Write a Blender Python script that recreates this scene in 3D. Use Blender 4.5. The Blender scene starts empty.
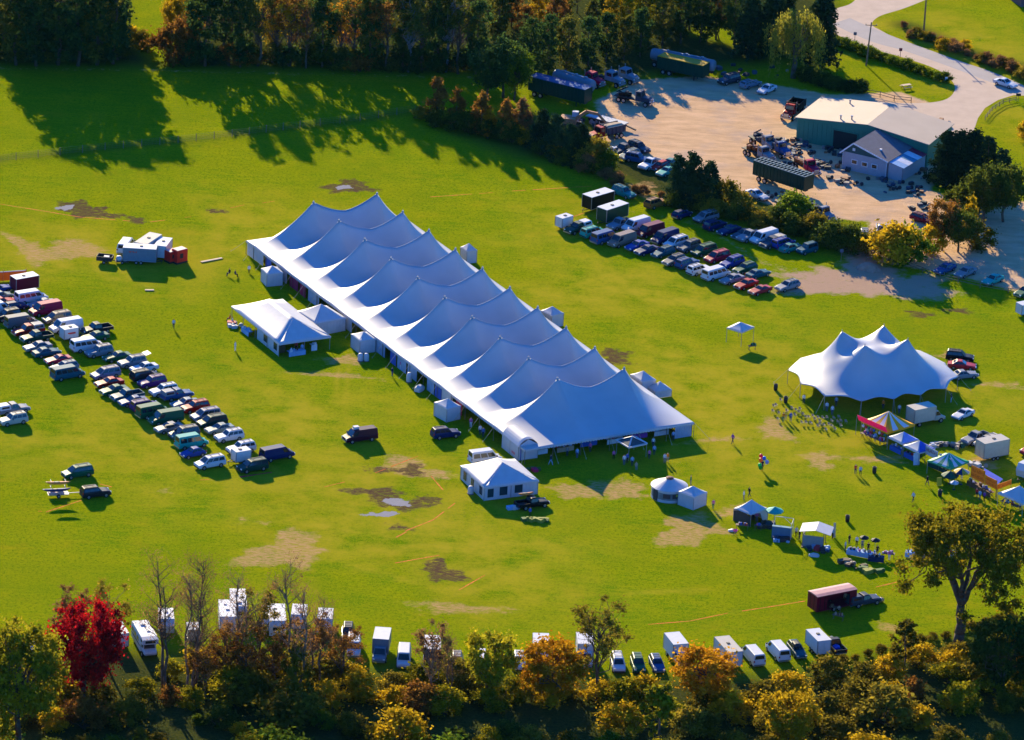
import bpy, bmesh, math, random
import numpy as np
from mathutils import Vector, Matrix
from mathutils.geometry import tessellate_polygon
random.seed(7)
R = math.radians
scene = bpy.context.scene
COL = scene.collection
# ---------------------------------------------------------------- camera
PITCH, FPX, ROLL, DIST = 0.377742405, 5899.6317, 0.05236097, 958.15581
CAM = Vector((0, -DIST*math.cos(PITCH), DIST*math.sin(PITCH)))
FW = Vector((0, math.cos(PITCH), -math.sin(PITCH)))
_up = Vector((0, math.sin(PITCH), math.cos(PITCH))); _rt = Vector((1, 0, 0))
RT = math.cos(ROLL)*_rt + math.sin(ROLL)*_up
UP = -math.sin(ROLL)*_rt + math.cos(ROLL)*_up
cd = bpy.data.cameras.new('camera'); cam = bpy.data.objects.new('camera', cd); COL.objects.link(cam)
m = Matrix((RT, UP, -FW)).transposed().to_4x4(); m.translation = CAM; cam.matrix_world = m
cd.sensor_width = 36; cd.sensor_fit = 'HORIZONTAL'; cd.lens = FPX/1024*36; cd.clip_start = 5; cd.clip_end = 20000
scene.camera = cam

def G(px, py, z=0.0):
    """ground survey: the point at height z seen at photo pixel px, py"""
    d = FW*FPX + RT*(px-512) - UP*(py-370)
    return CAM + d*((z-CAM.z)/d.z)
def G2(px, py, z=0.0):
    p = G(px, py, z); return (p.x, p.y)
def heading(px, py, dx, dy):
    a = G(px, py); b = G(px+dx*6, py+dy*6); return math.atan2(b.y-a.y, b.x-a.x)

# ---------------------------------------------------------------- materials
_M = {}
def nd(nt, t, **kw):
    n = nt.nodes.new(t)
    for k, v in kw.items():
        if hasattr(n, k): setattr(n, k, v)
        else: n.inputs[k].default_value = v
    return n
def mat(name, col, rough=.6, spec=.4, metal=0, coat=0, var=.12, scale=1.5, sheen=0, trans=0):
    """plain surface with a little uneven tone"""
    if name in _M: return _M[name]
    M = bpy.data.materials.new(name); M.use_nodes = True; nt = M.node_tree
    b = nt.nodes['Principled BSDF']; L = nt.links
    b.inputs['Roughness'].default_value = rough; b.inputs['Metallic'].default_value = metal
    b.inputs['Specular IOR Level'].default_value = spec; b.inputs['Coat Weight'].default_value = coat
    b.inputs['Coat Roughness'].default_value = .08
    if var > 0:
        tc = nd(nt, 'ShaderNodeTexCoord'); nz = nd(nt, 'ShaderNodeTexNoise'); nz.inputs['Scale'].default_value = scale; nz.inputs['Detail'].default_value = 4
        L.new(tc.outputs['Object'], nz.inputs['Vector'])
        mp = nd(nt, 'ShaderNodeMapRange'); mp.inputs['From Min'].default_value = .3; mp.inputs['From Max'].default_value = .7
        mp.inputs['To Min'].default_value = 1-var; mp.inputs['To Max'].default_value = 1+var
        L.new(nz.outputs['Fac'], mp.inputs['Value'])
        mx = nd(nt, 'ShaderNodeVectorMath', operation='SCALE'); mx.inputs[0].default_value = col[:3]
        L.new(mp.outputs['Result'], mx.inputs['Scale']); L.new(mx.outputs[0], b.inputs['Base Color'])
    else:
        b.inputs['Base Color'].default_value = (*col[:3], 1)
    if trans > 0:
        out = nt.nodes['Material Output']; tr = nd(nt, 'ShaderNodeBsdfTranslucent'); tr.inputs['Color'].default_value = (*[min(1, c*1.1) for c in col[:3]], 1)
        ms = nd(nt, 'ShaderNodeMixShader'); ms.inputs['Fac'].default_value = trans
        L.new(b.outputs[0], ms.inputs[1]); L.new(tr.outputs[0], ms.inputs[2]); L.new(ms.outputs[0], out.inputs['Surface'])
    _M[name] = M; return M
def leafmat(name, c1, c2, tr=.5):
    if name in _M: return _M[name]
    M = bpy.data.materials.new(name); M.use_nodes = True; nt = M.node_tree; L = nt.links
    nt.nodes.remove(nt.nodes['Principled BSDF']); out = nt.nodes['Material Output']
    geo = nd(nt, 'ShaderNodeNewGeometry'); nz = nd(nt, 'ShaderNodeTexNoise'); nz.inputs['Scale'].default_value = .45; nz.inputs['Detail'].default_value = 5; nz.inputs['Roughness'].default_value = .7
    L.new(geo.outputs['Position'], nz.inputs['Vector'])
    rp = nd(nt, 'ShaderNodeMapRange'); rp.inputs['From Min'].default_value = .36; rp.inputs['From Max'].default_value = .64
    L.new(nz.outputs['Fac'], rp.inputs['Value'])
    oi = nd(nt, 'ShaderNodeObjectInfo'); isl = geo.outputs['Random Per Island']
    a1 = nd(nt, 'ShaderNodeMath', operation='MULTIPLY_ADD'); a1.inputs[1].default_value = .5; a1.inputs[2].default_value = -.25
    L.new(isl, a1.inputs[0])
    a2 = nd(nt, 'ShaderNodeMath', operation='ADD', use_clamp=True); L.new(rp.outputs['Result'], a2.inputs[0]); L.new(a1.outputs[0], a2.inputs[1])
    mx = nd(nt, 'ShaderNodeMix', data_type='RGBA'); L.new(a2.outputs[0], mx.inputs['Factor'])
    mx.inputs['A'].default_value = (*c1, 1); mx.inputs['B'].default_value = (*c2, 1)
    v = nd(nt, 'ShaderNodeMapRange'); v.inputs['To Min'].default_value = .75; v.inputs['To Max'].default_value = 1.25; L.new(oi.outputs['Random'], v.inputs['Value'])
    sc = nd(nt, 'ShaderNodeVectorMath', operation='SCALE'); L.new(mx.outputs['Result'], sc.inputs[0]); L.new(v.outputs['Result'], sc.inputs['Scale'])
    df = nd(nt, 'ShaderNodeBsdfDiffuse'); tl = nd(nt, 'ShaderNodeBsdfTranslucent'); ms = nd(nt, 'ShaderNodeMixShader'); ms.inputs['Fac'].default_value = tr
    L.new(sc.outputs[0], df.inputs['Color']); L.new(sc.outputs[0], tl.inputs['Color'])
    L.new(df.outputs[0], ms.inputs[1]); L.new(tl.outputs[0], ms.inputs[2]); L.new(ms.outputs[0], out.inputs['Surface'])
    _M[name] = M; return M

GLASS = mat('window_glass', (.012, .018, .022), .06, .6, var=0)
TYRE = mat('tyre_rubber', (.012, .012, .013), .85, .2)
RIM = mat('wheel_rim', (.35, .35, .36), .35, .5, metal=.6)
DARK = mat('dark_plastic', (.018, .018, .02), .6)
LAMPW = mat('headlight_lens', (.75, .75, .72), .12, .6, var=0)
LAMPR = mat('tail_light_lens', (.35, .01, .01), .2, .6, var=0)
CHROME = mat('bumper_metal', (.42, .43, .45), .25, .6, metal=.7)
STEEL = mat('grey_steel', (.28, .29, .31), .45, .5, metal=.5)
WOOD = mat('weathered_wood', (.16, .115, .075), .8, scale=6)
TENT = mat('white_vinyl', (.455, .455, .46), .45, .3, var=.06, scale=.3, trans=.05)
CANVAS = mat('white_canvas', (.48, .48, .485), .6, .3, var=.05, scale=1)
WALLW = mat('white_sidewall', (.5, .5, .52), .55, .3, var=.06, scale=1.2, trans=.05)
BARK = mat('tree_bark', (.11, .075, .05), .9, .1, var=.3, scale=3)
BARKP = mat('pale_bark', (.21, .135, .085), .9, .1, var=.3, scale=3)
_P = {}
def vivid(c):
    hi, lo = max(c), min(c)
    if hi-lo < .5*hi: return [x*(.8 if hi > .55 else .5) for x in c]
    return [min(.8, (x-lo*.8)*.8 if x < hi else x*.8) for x in c]
def paint(c, rough=.32):
    k = tuple(round(x, 3) for x in c)
    if k not in _P: _P[k] = mat('car_paint_%s' % '_'.join('%d' % int(x*999) for x in k), vivid(c), rough+.12, .14, coat=.05, var=.05, scale=2)
    return _P[k]
COLS = dict(white=(.72, .72, .71), silver=(.42, .43, .45), grey=(.2, .21, .22), dark=(.03, .033, .04), black=(.012, .012, .014), navy=(.006, .02, .10),
    blue=(.03, .07, .3), red=(.5, .012, .012), crimson=(.48, .012, .06), maroon=(.17, .008, .03), plum=(.045, .008, .025), green=(.006, .11, .05), darkgreen=(.005, .05, .035), teal=(.006, .22, .2),
    tealblue=(.008, .11, .14), palegreen=(.3, .42, .4), paleblue=(.3, .4, .48), tan=(.42, .3, .22), cream=(.6, .53, .4), gold=(.33, .25, .13), purple=(.1, .05, .17), lilac=(.42, .4, .5),
    brown=(.2, .1, .06), orange=(.6, .2, .03), aqua=(.01, .4, .33), bluegrey=(.08, .15, .24), pink=(.5, .12, .13), yellow=(.6, .38, .03), slate=(.07, .09, .13))
def C(n): return paint(COLS[n])

# ---------------------------------------------------------------- mesh building
class MB:
    def __init__(s): s.v = []; s.f = []; s.m = []; s.b = []
    def add(s, vs, fs, m=0):
        o = len(s.v); s.b.append((o, len(s.f))); s.v += [tuple(v) for v in vs]
        for f in fs: s.f.append(tuple(o+i for i in f)); s.m.append(m)
        return s
    def box(s, cx, cy, cz, sx, sy, sz, m=0, rz=0, taper=1.0):
        c, n = math.cos(rz), math.sin(rz); vs = []
        for z, k in ((-.5, 1), (.5, taper)):
            for x, y in ((-.5, -.5), (.5, -.5), (.5, .5), (-.5, .5)):
                X, Y = x*sx*k, y*sy*k; vs.append((cx+X*c-Y*n, cy+X*n+Y*c, cz+z*sz))
        return s.add(vs, [(3, 2, 1, 0), (4, 5, 6, 7), (0, 1, 5, 4), (1, 2, 6, 5), (2, 3, 7, 6), (3, 0, 4, 7)], m)
    def slab(s, a, b, w, h, m=0, up=(0, 0, 1)):
        """straight bar of cross-section w x h from a to b"""
        a = Vector(a); b = Vector(b); d = (b-a).normalized(); u = Vector(up)
        if abs(d.dot(u)) > .98: u = Vector((1, 0, 0))
        r = d.cross(u).normalized()*w/2; t = r.cross(d).normalized()*h/2
        vs = [a-r-t, a+r-t, a+r+t, a-r+t, b-r-t, b+r-t, b+r+t, b-r+t]
        return s.add(vs, [(3, 2, 1, 0), (4, 5, 6, 7), (0, 1, 5, 4), (1, 2, 6, 5), (2, 3, 7, 6), (3, 0, 4, 7)], m)
    def tube(s, a, b, r0, r1=None, n=8, m=0, capm=None):
        r1 = r0 if r1 is None else r1; a = Vector(a); b = Vector(b); d = (b-a).normalized()
        u = d.orthogonal().normalized(); w = d.cross(u); vs = []
        for p, r in ((a, r0), (b, r1)):
            for i in range(n):
                t = 2*math.pi*i/n; vs.append(p+(u*math.cos(t)+w*math.sin(t))*r)
        s.add(vs, [(i, (i+1) % n, n+(i+1) % n, n+i) for i in range(n)], m)
        k = len(s.v)-2*n; cm = m if capm is None else capm
        s.f += [tuple(k+i for i in reversed(range(n))), tuple(k+n+i for i in range(n))]; s.m += [cm, cm]
        return s
    def path(s, pts, r, n=6, m=0):
        for i in range(len(pts)-1):
            ra = r[i] if isinstance(r, (list, tuple)) else r; rb = r[i+1] if isinstance(r, (list, tuple)) else r
            s.tube(pts[i], pts[i+1], ra, rb, n, m)
        return s
    def lathe(s, c, prof, n=16, m=0, sx=1, sy=1):
        vs = []
        for r, z in prof:
            for i in range(n):
                t = 2*math.pi*i/n; vs.append((c[0]+r*sx*math.cos(t), c[1]+r*sy*math.sin(t), c[2]+z))
        fs = []
        for j in range(len(prof)-1):
            for i in range(n): fs.append((j*n+i, j*n+(i+1) % n, (j+1)*n+(i+1) % n, (j+1)*n+i))
        return s.add(vs, fs, m)
    def ball(s, c, r, m=0, n=10, k=6, sz=1):
        return s.lathe(c, [(max(1e-4, r*math.sin(math.pi*j/k)), -r*sz*math.cos(math.pi*j/k)) for j in range(k+1)], n, m)
    def loft(s, rings, m=0, cap=True):
        n = len(rings[0]); vs = [p for r in rings for p in r]; fs = []
        for j in range(len(rings)-1):
            for i in range(n): fs.append((j*n+i, j*n+(i+1) % n, (j+1)*n+(i+1) % n, (j+1)*n+i))
        if cap: fs += [tuple(reversed(range(n))), tuple((len(rings)-1)*n+i for i in range(n))]
        return s.add(vs, fs, m)
    def quad(s, a, b, c, d, m=0): return s.add([a, b, c, d], [(0, 1, 2, 3)], m)
    def plate(s, pts, t, m=0):
        """polygon given a thickness t along its normal"""
        P = [Vector(p) for p in pts]; nrm = (P[1]-P[0]).cross(P[2]-P[0]).normalized()*t; n = len(P)
        return s.add(P+[p-nrm for p in P], [tuple(range(n)), tuple(reversed(range(n, 2*n)))]+[(i, n+i, n+(i+1) % n, (i+1) % n) for i in range(n)], m)
    def pieces(s):
        out = []; E_ = s.b[1:]+[(len(s.v), len(s.f))]
        for (v0, f0), (v1, f1) in zip(s.b, E_):
            q = MB(); q.v = s.v[v0:v1]; q.f = [tuple(i-v0 for i in f) for f in s.f[f0:f1]]; q.m = s.m[f0:f1]; out.append(q)
        return out
    def mesh(s, name, mats, smooth=False):
        me = bpy.data.meshes.new(name); me.from_pydata(s.v, [], s.f); 
        for x in mats: me.materials.append(x)
        me.polygons.foreach_set('material_index', s.m)
        if smooth: me.polygons.foreach_set('use_smooth', [True]*len(s.f))
        me.validate(); me.update()
        bm = bmesh.new(); bm.from_mesh(me); bmesh.ops.recalc_face_normals(bm, faces=bm.faces); bm.to_mesh(me); bm.free()
        return me
def obj(name, me, parent=None, loc=None, rz=None):
    o = bpy.data.objects.new(name, me); COL.objects.link(o)
    if parent is not None: o.parent = parent
    if loc is not None: o.location = loc
    if rz is not None: o.rotation_euler.z = rz
    return o
def part(name, mb, mats, parent, smooth=False):
    if not isinstance(mats, (list, tuple)): mats = [mats]
    if name in SPLIT and len(mb.b) > 1:
        for q in mb.pieces(): o = obj(name, q.mesh(name, mats, smooth), parent)
        return o
    return obj(name, mb.mesh(name, mats, smooth), parent)
SPLIT = {'bumper', 'door_mirror', 'roof_vent', 'exhaust_stack', 'rear_door', 'window', 'cap_window', 'hatch', 'insulator', 'landing_leg', 'red_mark', 'scrap_piece', 'corner_trim', 'cab_window', 'boom', 'downpipe', 'barge_board', 'post', 'pole', 'peak_collar', 'stripe', 'door_rib', 'end_wall', 'legs', 'door_frame'}
def tag(o, label, cat, group=None):
    o['label'] = label; o['category'] = cat
    if group: o['group'] = group
    return o
def thing(name, label, cat, loc=(0, 0, 0), rz=0, group=None):
    o = obj(name, None, None, loc, rz); o.empty_display_size = .3
    return tag(o, label, cat, group)
def solo(name, label, cat, mb, mats, loc=(0, 0, 0), rz=0, group=None, smooth=False):
    if not isinstance(mats, (list, tuple)): mats = [mats]
    return tag(obj(name, mb.mesh(name, mats, smooth), None, loc, rz), label, cat, group)
def structure(name, me):
    o = obj(name, me); o['kind'] = 'structure'; return o
# ---------------------------------------------------------------- light
SUN_EL, SUN_AZ = R(18.8), R(17.0)      # shadows fall toward +x / -y
sd = Vector((math.sin(SUN_AZ)*math.cos(SUN_EL), -math.cos(SUN_AZ)*math.cos(SUN_EL), -math.sin(SUN_EL)))
sl = bpy.data.lights.new('sun', 'SUN'); sl.energy = 5.0; sl.angle = R(.5); sl.color = (1, .83, .52)
so = obj('sun', sl); so.rotation_euler = sd.to_track_quat('-Z', 'Y').to_euler(); so.location = (-80, 300, 200)
w = bpy.data.worlds.new('World'); scene.world = w; w.use_nodes = True; nt = w.node_tree
sky = nt.nodes.new('ShaderNodeTexSky'); sky.sky_type = 'NISHITA'; sky.sun_disc = False; sky.sun_elevation = SUN_EL; sky.sun_rotation = -SUN_AZ
sky.air_density = 1.0; sky.dust_density = 0; sky.ozone_density = 6.0
bg = nt.nodes['Background']; bg.inputs['Strength'].default_value = .092
tint = nt.nodes.new('ShaderNodeVectorMath'); tint.operation = 'MULTIPLY'; tint.inputs[1].default_value = (.30, .85, 1.55)   # deep autumn blue
nt.links.new(sky.outputs[0], tint.inputs[0]); nt.links.new(tint.outputs[0], bg.inputs['Color'])
vs = scene.view_settings; scene.display_settings.display_device = 'sRGB'
vs.view_transform = 'Standard'; vs.look = 'None'; vs.exposure = 1.26; vs.gamma = 1; vs.use_curve_mapping = False
scene.cycles.max_bounces = 6; scene.cycles.diffuse_bounces = 3; scene.cycles.transparent_max_bounces = 4

# ---------------------------------------------------------------- ground
def dist_poly(X, Y, pts):
    """signed distance to polygon, negative inside"""
    d = np.full(X.shape, 1e9); ins = np.zeros(X.shape, bool); n = len(pts)
    for i in range(n):
        ax, ay = pts[i]; bx, by = pts[(i+1) % n]; ex, ey = bx-ax, by-ay
        t = np.clip(((X-ax)*ex+(Y-ay)*ey)/(ex*ex+ey*ey+1e-9), 0, 1)
        d = np.minimum(d, np.hypot(X-ax-t*ex, Y-ay-t*ey))
        c = ((ay > Y) != (by > Y)) & (X < (bx-ax)*(Y-ay)/(by-ay+1e-12)+ax); ins ^= c
    return np.where(ins, -d, d)
def dist_line(X, Y, pts):
    d = np.full(X.shape, 1e9)
    for (ax, ay), (bx, by) in zip(pts[:-1], pts[1:]):
        ex, ey = bx-ax, by-ay; t = np.clip(((X-ax)*ex+(Y-ay)*ey)/(ex*ex+ey*ey+1e-9), 0, 1)
        d = np.minimum(d, np.hypot(X-ax-t*ex, Y-ay-t*ey))
    return d
def sm(d, w): return np.clip(.5-d/(2*w), 0, 1)
xs = np.concatenate([[-6000, -2500, -1000, -500, -250, -170], np.arange(-128, 128.1, .8), [170, 250, 500, 1000, 2500, 6000]])
ys = np.concatenate([[-2500, -1200, -600, -350, -230], np.arange(-175, 262, 1.1), [300, 400, 700, 1200, 2500, 8000]])
X, Y = np.meshgrid(xs, ys); nx, ny = len(xs), len(ys)
def E(px, py, rx, ry, ang=0):
    """signed elliptic distance around a photo pixel; rx, ry in metres"""
    c = G(px, py); dx, dy = X-c.x, Y-c.y; ca, sa = math.cos(R(ang)), math.sin(R(ang))
    u = (dx*ca+dy*sa)/rx; v = (-dx*sa+dy*ca)/ry; th = np.arctan2(v, u); q = px*.37+py*.73
    k = 1+.26*np.sin(2*th+q)+.22*np.sin(3*th+q*1.7)+.16*np.sin(5*th+q*2.3)+.12*np.sin(9*th+q*3.1)
    return (np.hypot(u, v)/k-1)*min(rx, ry)
PX = lambda *pts: [G2(*p) for p in pts]
sand = sm(dist_poly(X, Y, PX((596, 100), (640, 80), (700, 76), (770, 84), (830, 95), (900, 92), (950, 110), (960, 135), (930, 190), (980, 205), (1040, 200), (1060, 300), (1010, 290), (960, 276), (915, 268), (880, 262), (862, 240), (870, 222), (800, 215), (745, 196), (680, 172), (640, 160), (600, 140))), 2.2)
dirt = np.zeros(X.shape)
for a in [(855, 283, 10, 9, 0), (830, 278, 9, 4, 0), (870, 270, 6, 8, 0), (905, 285, 8, 7, 10)]: dirt = np.maximum(dirt, sm(E(*a), 2.5))
dirt = np.maximum(dirt, .75*sm(dist_line(X, Y, PX((855, 280), (800, 272), (760, 262), (728, 240), (700, 225), (688, 222)))-.9, 1.6))
dirt = np.maximum(dirt, .7*sm(dist_line(X, Y, PX((690, 222), (655, 215), (600, 206)))-.6, 1.5))
brown = np.zeros(X.shape)
for a in [(285, 552, 6.5, 6, 0), (690, 530, 5.5, 5.5, 60), (735, 512, 4.5, 1.8, 30), (580, 492, 4, 3.2, 0), (625, 491, 4, 3, 0), (600, 488, 4, 3, 0), (345, 360, 3, 2.5, 0), (335, 375, 5, 1.5, 0), (892, 628, 2.0, 1.8, 20), (660, 485, 2, 1, 0), (985, 462, 2.5, 2.5, 0), (995, 385, 3, 1.5, 0), (880, 459, 4, 2, 0), (716, 440, 4, 1.2, 20), (775, 430, 3, 4, 0),
          (460, 608, 8, 1.5, 0), (640, 190, 4, 3, 0), (70, 250, 4, 6, 0), (75, 248, 3, 5, 40), (30, 250, 3, 6, 30), (165, 491, 1, .8, 0), (243, 520, .9, .8, 0), (265, 523, .8, .8, 0), (410, 468, 5, 4, 0), (820, 460, 3, 3, 0), (945, 355, 2, 1.5, 0), (1015, 385, 2, 1, 0), (150, 290, 1, .6, 0)]: brown = np.maximum(brown, sm(E(*a), 1.3))
mud = np.zeros(X.shape)
for a in [(85, 210, 3.5, 4, -20), (72, 208, 2.6, 2.8, 0), (105, 215, 3, 2, -20), (137, 220, 2, 1.5, 0), (216, 211, 1.5, 1.4, 0), (347, 186, 3.4, 3.5, 0), (360, 189, 2.5, 2, 0), (614, 356, 2.6, 3.2, -40), (622, 361, 2, 1.6, 0), (443, 572, 3.3, 3.6, 0), (375, 492, 4, 2, 0), (412, 470, 2.6, 2.0, 40), (383, 470, 2.5, 1.4, 0), (430, 500, 1.8, 2, 0), (403, 505, 3.6, 2.2, 10), (400, 527, 3, .9, 0), (385, 499, 3, 2, 0), (920, 314, 3, 1.2, 0), (960, 311, 3, 1, 0)]: mud = np.maximum(mud, sm(E(*a), 1.0))
puddle = np.zeros(X.shape)
for a in [(383, 514, 2.3, 1.2, 15), (397, 502, 3.0, 1.2, 0), (66, 208, 1.4, 1.5, 0), (344, 187, 1.4, 1.2, 0)]: puddle = np.maximum(puddle, sm(E(*a), .5))
wear = np.zeros(X.shape)
for a in [(150, 430, 12, 16, 0), (60, 445, 9, 10, 0), (330, 480, 18, 14, 0), (720, 400, 20, 25, 0), (620, 290, 15, 16, 0), (800, 440, 16, 18, 0), (420, 540, 22, 18, 0), (80, 255, 16, 16, 0), (300, 420, 12, 18, 0), (960, 395, 10, 10, 0), (240, 240, 14, 18, 0), (560, 230, 8, 8, 0), (960, 60, 20, 30, 0), (990, 470, 8, 8, 0), (480, 500, 8, 8, 0)]: wear = np.maximum(wear, sm(E(*a), 9)*.8)
for ln in [((250, 400), (300, 470), (330, 560), (480, 600), (700, 590)), ((420, 560), (330, 470), (345, 360)), ((780, 470), (700, 400), (640, 330)), ((300, 430), (310, 620))]:
    for off in (-.8, .8): wear = np.maximum(wear, .9*sm(dist_line(X+off, Y, PX(*ln))-.35, .6))
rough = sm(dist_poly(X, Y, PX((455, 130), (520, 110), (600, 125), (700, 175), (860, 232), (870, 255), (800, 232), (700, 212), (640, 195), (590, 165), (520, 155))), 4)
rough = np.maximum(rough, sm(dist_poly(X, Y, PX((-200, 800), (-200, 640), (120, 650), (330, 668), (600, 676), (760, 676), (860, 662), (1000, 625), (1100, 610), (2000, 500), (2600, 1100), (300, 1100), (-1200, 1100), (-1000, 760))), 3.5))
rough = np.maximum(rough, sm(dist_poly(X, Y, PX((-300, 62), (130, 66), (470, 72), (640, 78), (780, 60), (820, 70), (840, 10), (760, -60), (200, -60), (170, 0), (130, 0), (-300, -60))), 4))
rough = np.maximum(rough, .9*sm(dist_line(X, Y, PX((905, 25), (925, 33), (960, 50), (1000, 62), (1060, 75)))-2.2, 2))
rough *= 1-sm(dist_poly(X, Y, PX((126, -40), (128, 40), (150, 62), (182, 62), (172, 25), (166, -40))), 2)
rough *= 1-sm(dist_poly(X, Y, PX((690, 34), (700, 24), (760, 22), (770, 42), (730, 46))), 2)
rough = np.maximum(rough, .38*sm(dist_line(X, Y, PX((-40, 164), (16, 157), (60, 154), (105, 148), (178, 141), (232, 135), (300, 127), (360, 120), (415, 111)))-1.6, .8))  # darker green strip along the wire fence
track = .9*sm(dist_line(X, Y, PX((-200, 66), (140, 70), (480, 78), (560, 80)))-1.6, .8)
me = bpy.data.meshes.new('ground')
V = np.stack([X.ravel(), Y.ravel(), np.zeros(X.size)], 1)
ii = np.arange((ny-1)*(nx-1)); r0 = ii//(nx-1)*nx+ii % (nx-1)
F = np.stack([r0, r0+1, r0+1+nx, r0+nx], 1)
me.from_pydata(V.tolist(), [], F.tolist())
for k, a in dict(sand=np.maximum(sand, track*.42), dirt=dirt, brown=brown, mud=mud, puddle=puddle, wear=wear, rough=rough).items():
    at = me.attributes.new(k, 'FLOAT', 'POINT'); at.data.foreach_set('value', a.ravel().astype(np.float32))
GM = bpy.data.materials.new('field_ground'); GM.use_nodes = True; nt = GM.node_tree; L = nt.links; B = nt.nodes['Principled BSDF']
geo = nd(nt, 'ShaderNodeNewGeometry')
def noise_n(scale, det=4, rgh=.6, stretch=None, rot=0):
    n = nd(nt, 'ShaderNodeTexNoise'); n.inputs['Scale'].default_value = scale; n.inputs['Detail'].default_value = det; n.inputs['Roughness'].default_value = rgh
    if stretch:
        mp = nd(nt, 'ShaderNodeMapping'); mp.inputs['Scale'].default_value = stretch; mp.inputs['Rotation'].default_value = (0, 0, rot)
        L.new(geo.outputs['Position'], mp.inputs['Vector']); L.new(mp.outputs[0], n.inputs['Vector'])
    else: L.new(geo.outputs['Position'], n.inputs['Vector'])
    return n.outputs['Fac']
def rng(v, a, b, c=0., d=1.):
    n = nd(nt, 'ShaderNodeMapRange'); n.inputs['From Min'].default_value = a; n.inputs['From Max'].default_value = b; n.inputs['To Min'].default_value = c; n.inputs['To Max'].default_value = d
    L.new(v, n.inputs['Value']); return n.outputs['Result']
def mix(f, a, b):
    n = nd(nt, 'ShaderNodeMix', data_type='RGBA')
    for s, v in (('Factor', f), ('A', a), ('B', b)):
        if isinstance(v, tuple): n.inputs[s].default_value = (*v, 1)
        elif isinstance(v, (int, float)): n.inputs[s].default_value = v
        else: L.new(v, n.inputs[s])
    return n.outputs['Result']
def math_n(op, a, b, clamp=False):
    n = nd(nt, 'ShaderNodeMath', operation=op); n.use_clamp = clamp
    for i, v in enumerate((a, b)):
        if isinstance(v, (int, float)): n.inputs[i].default_value = v
        else: L.new(v, n.inputs[i])
    return n.outputs[0]
def att(nm): 
    n = nd(nt, 'ShaderNodeAttribute'); n.attribute_name = nm; return n.outputs['Fac']
n_big = noise_n(.035, 3); n_mid = noise_n(.16, 4, .65); n_fine = noise_n(1.9, 6, .8); n_streak = noise_n(.7, 5, .7, (.25, 1.6, 1), R(-28)); n_tiny = noise_n(4.5, 3, .7)
g = mix(rng(n_mid, .33, .67), (.08, .195, .002), (.25, .285, .002))
g = mix(rng(n_big, .36, .66, 0, .6), g, (.275, .275, .002))
g = mix(rng(n_streak, .44, .64, 0, .7), g, (.29, .295, .003))
g = mix(rng(n_fine, .47, .60, 0, .8), g, (.06, .135, .003))
g = mix(rng(noise_n(.07, 5, .7), .5, .66, 0, .55), g, (.13, .20, .002))
g = mix(rng(noise_n(.11, 6, .75, (.8, 1.3, 1), R(30)), .55, .68, 0, .5), g, (.33, .26, .01))
g = mix(math_n('MULTIPLY', att('wear'), rng(n_mid, .34, .62)), g, (.38, .30, .02))
g = mix(rng(n_tiny, .5, .64, 0, .65), g, (.34, .32, .008))
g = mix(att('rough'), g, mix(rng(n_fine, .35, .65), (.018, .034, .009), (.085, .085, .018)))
def edged(a, nz, lo=.38, hi=.62, k=.9):
    v = math_n('ADD', att(a), math_n('MULTIPLY', math_n('SUBTRACT', nz, .5), k)); v = math_n('MULTIPLY', rng(v, lo, hi), rng(att(a), 0, .06)); return v
n_p = noise_n(.7, 6, .72); n_p2 = noise_n(2.2, 6, .75, (.35, 1.6, 1), R(-24))
g = mix(math_n('MULTIPLY', edged('brown', n_p, .4, .85, 1.9), rng(n_p2, .40, .55)), g, mix(n_p2, (.40, .22, .08), (.54, .34, .15)))
g = mix(edged('dirt', n_p, .45, .9, 1.6), g, mix(n_p2, (.36, .23, .14), (.5, .34, .22)))
sn = mix(rng(noise_n(.35, 6, .7, (.5, 1.5, 1), R(15)), .35, .65), (.53, .34, .175), (.72, .47, .26))
sn = mix(rng(noise_n(.12, 3), .5, .68, 0, .6), sn, (.42, .32, .25))
sn = mix(rng(n_fine, .55, .75, 0, .45), sn, (.32, .21, .13))
g = mix(edged('sand', n_p, .4, .6, .8), g, sn)
g = mix(math_n('MULTIPLY', edged('mud', n_p, .42, .75, 1.9), rng(n_p2, .38, .5)), g, mix(n_fine, (.05, .03, .018), (.16, .095, .05)))
pud = edged('puddle', n_p, .5, .62, 1.8)
g = mix(pud, g, mix(n_fine, (.26, .25, .25), (.36, .34, .33)))
L.new(g, B.inputs['Base Color']); B.inputs['Specular IOR Level'].default_value = 0
L.new(rng(pud, 0, 1, .95, .45), B.inputs['Roughness'])
bp = nd(nt, 'ShaderNodeBump'); bp.inputs['Strength'].default_value = .6; bp.inputs['Distance'].default_value = .15
L.new(math_n('ADD', n_tiny, math_n('MULTIPLY', n_fine, 1.4)), bp.inputs['Height']); L.new(bp.outputs[0], B.inputs['Normal'])
me.materials.append(GM); structure('ground', me)

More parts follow.
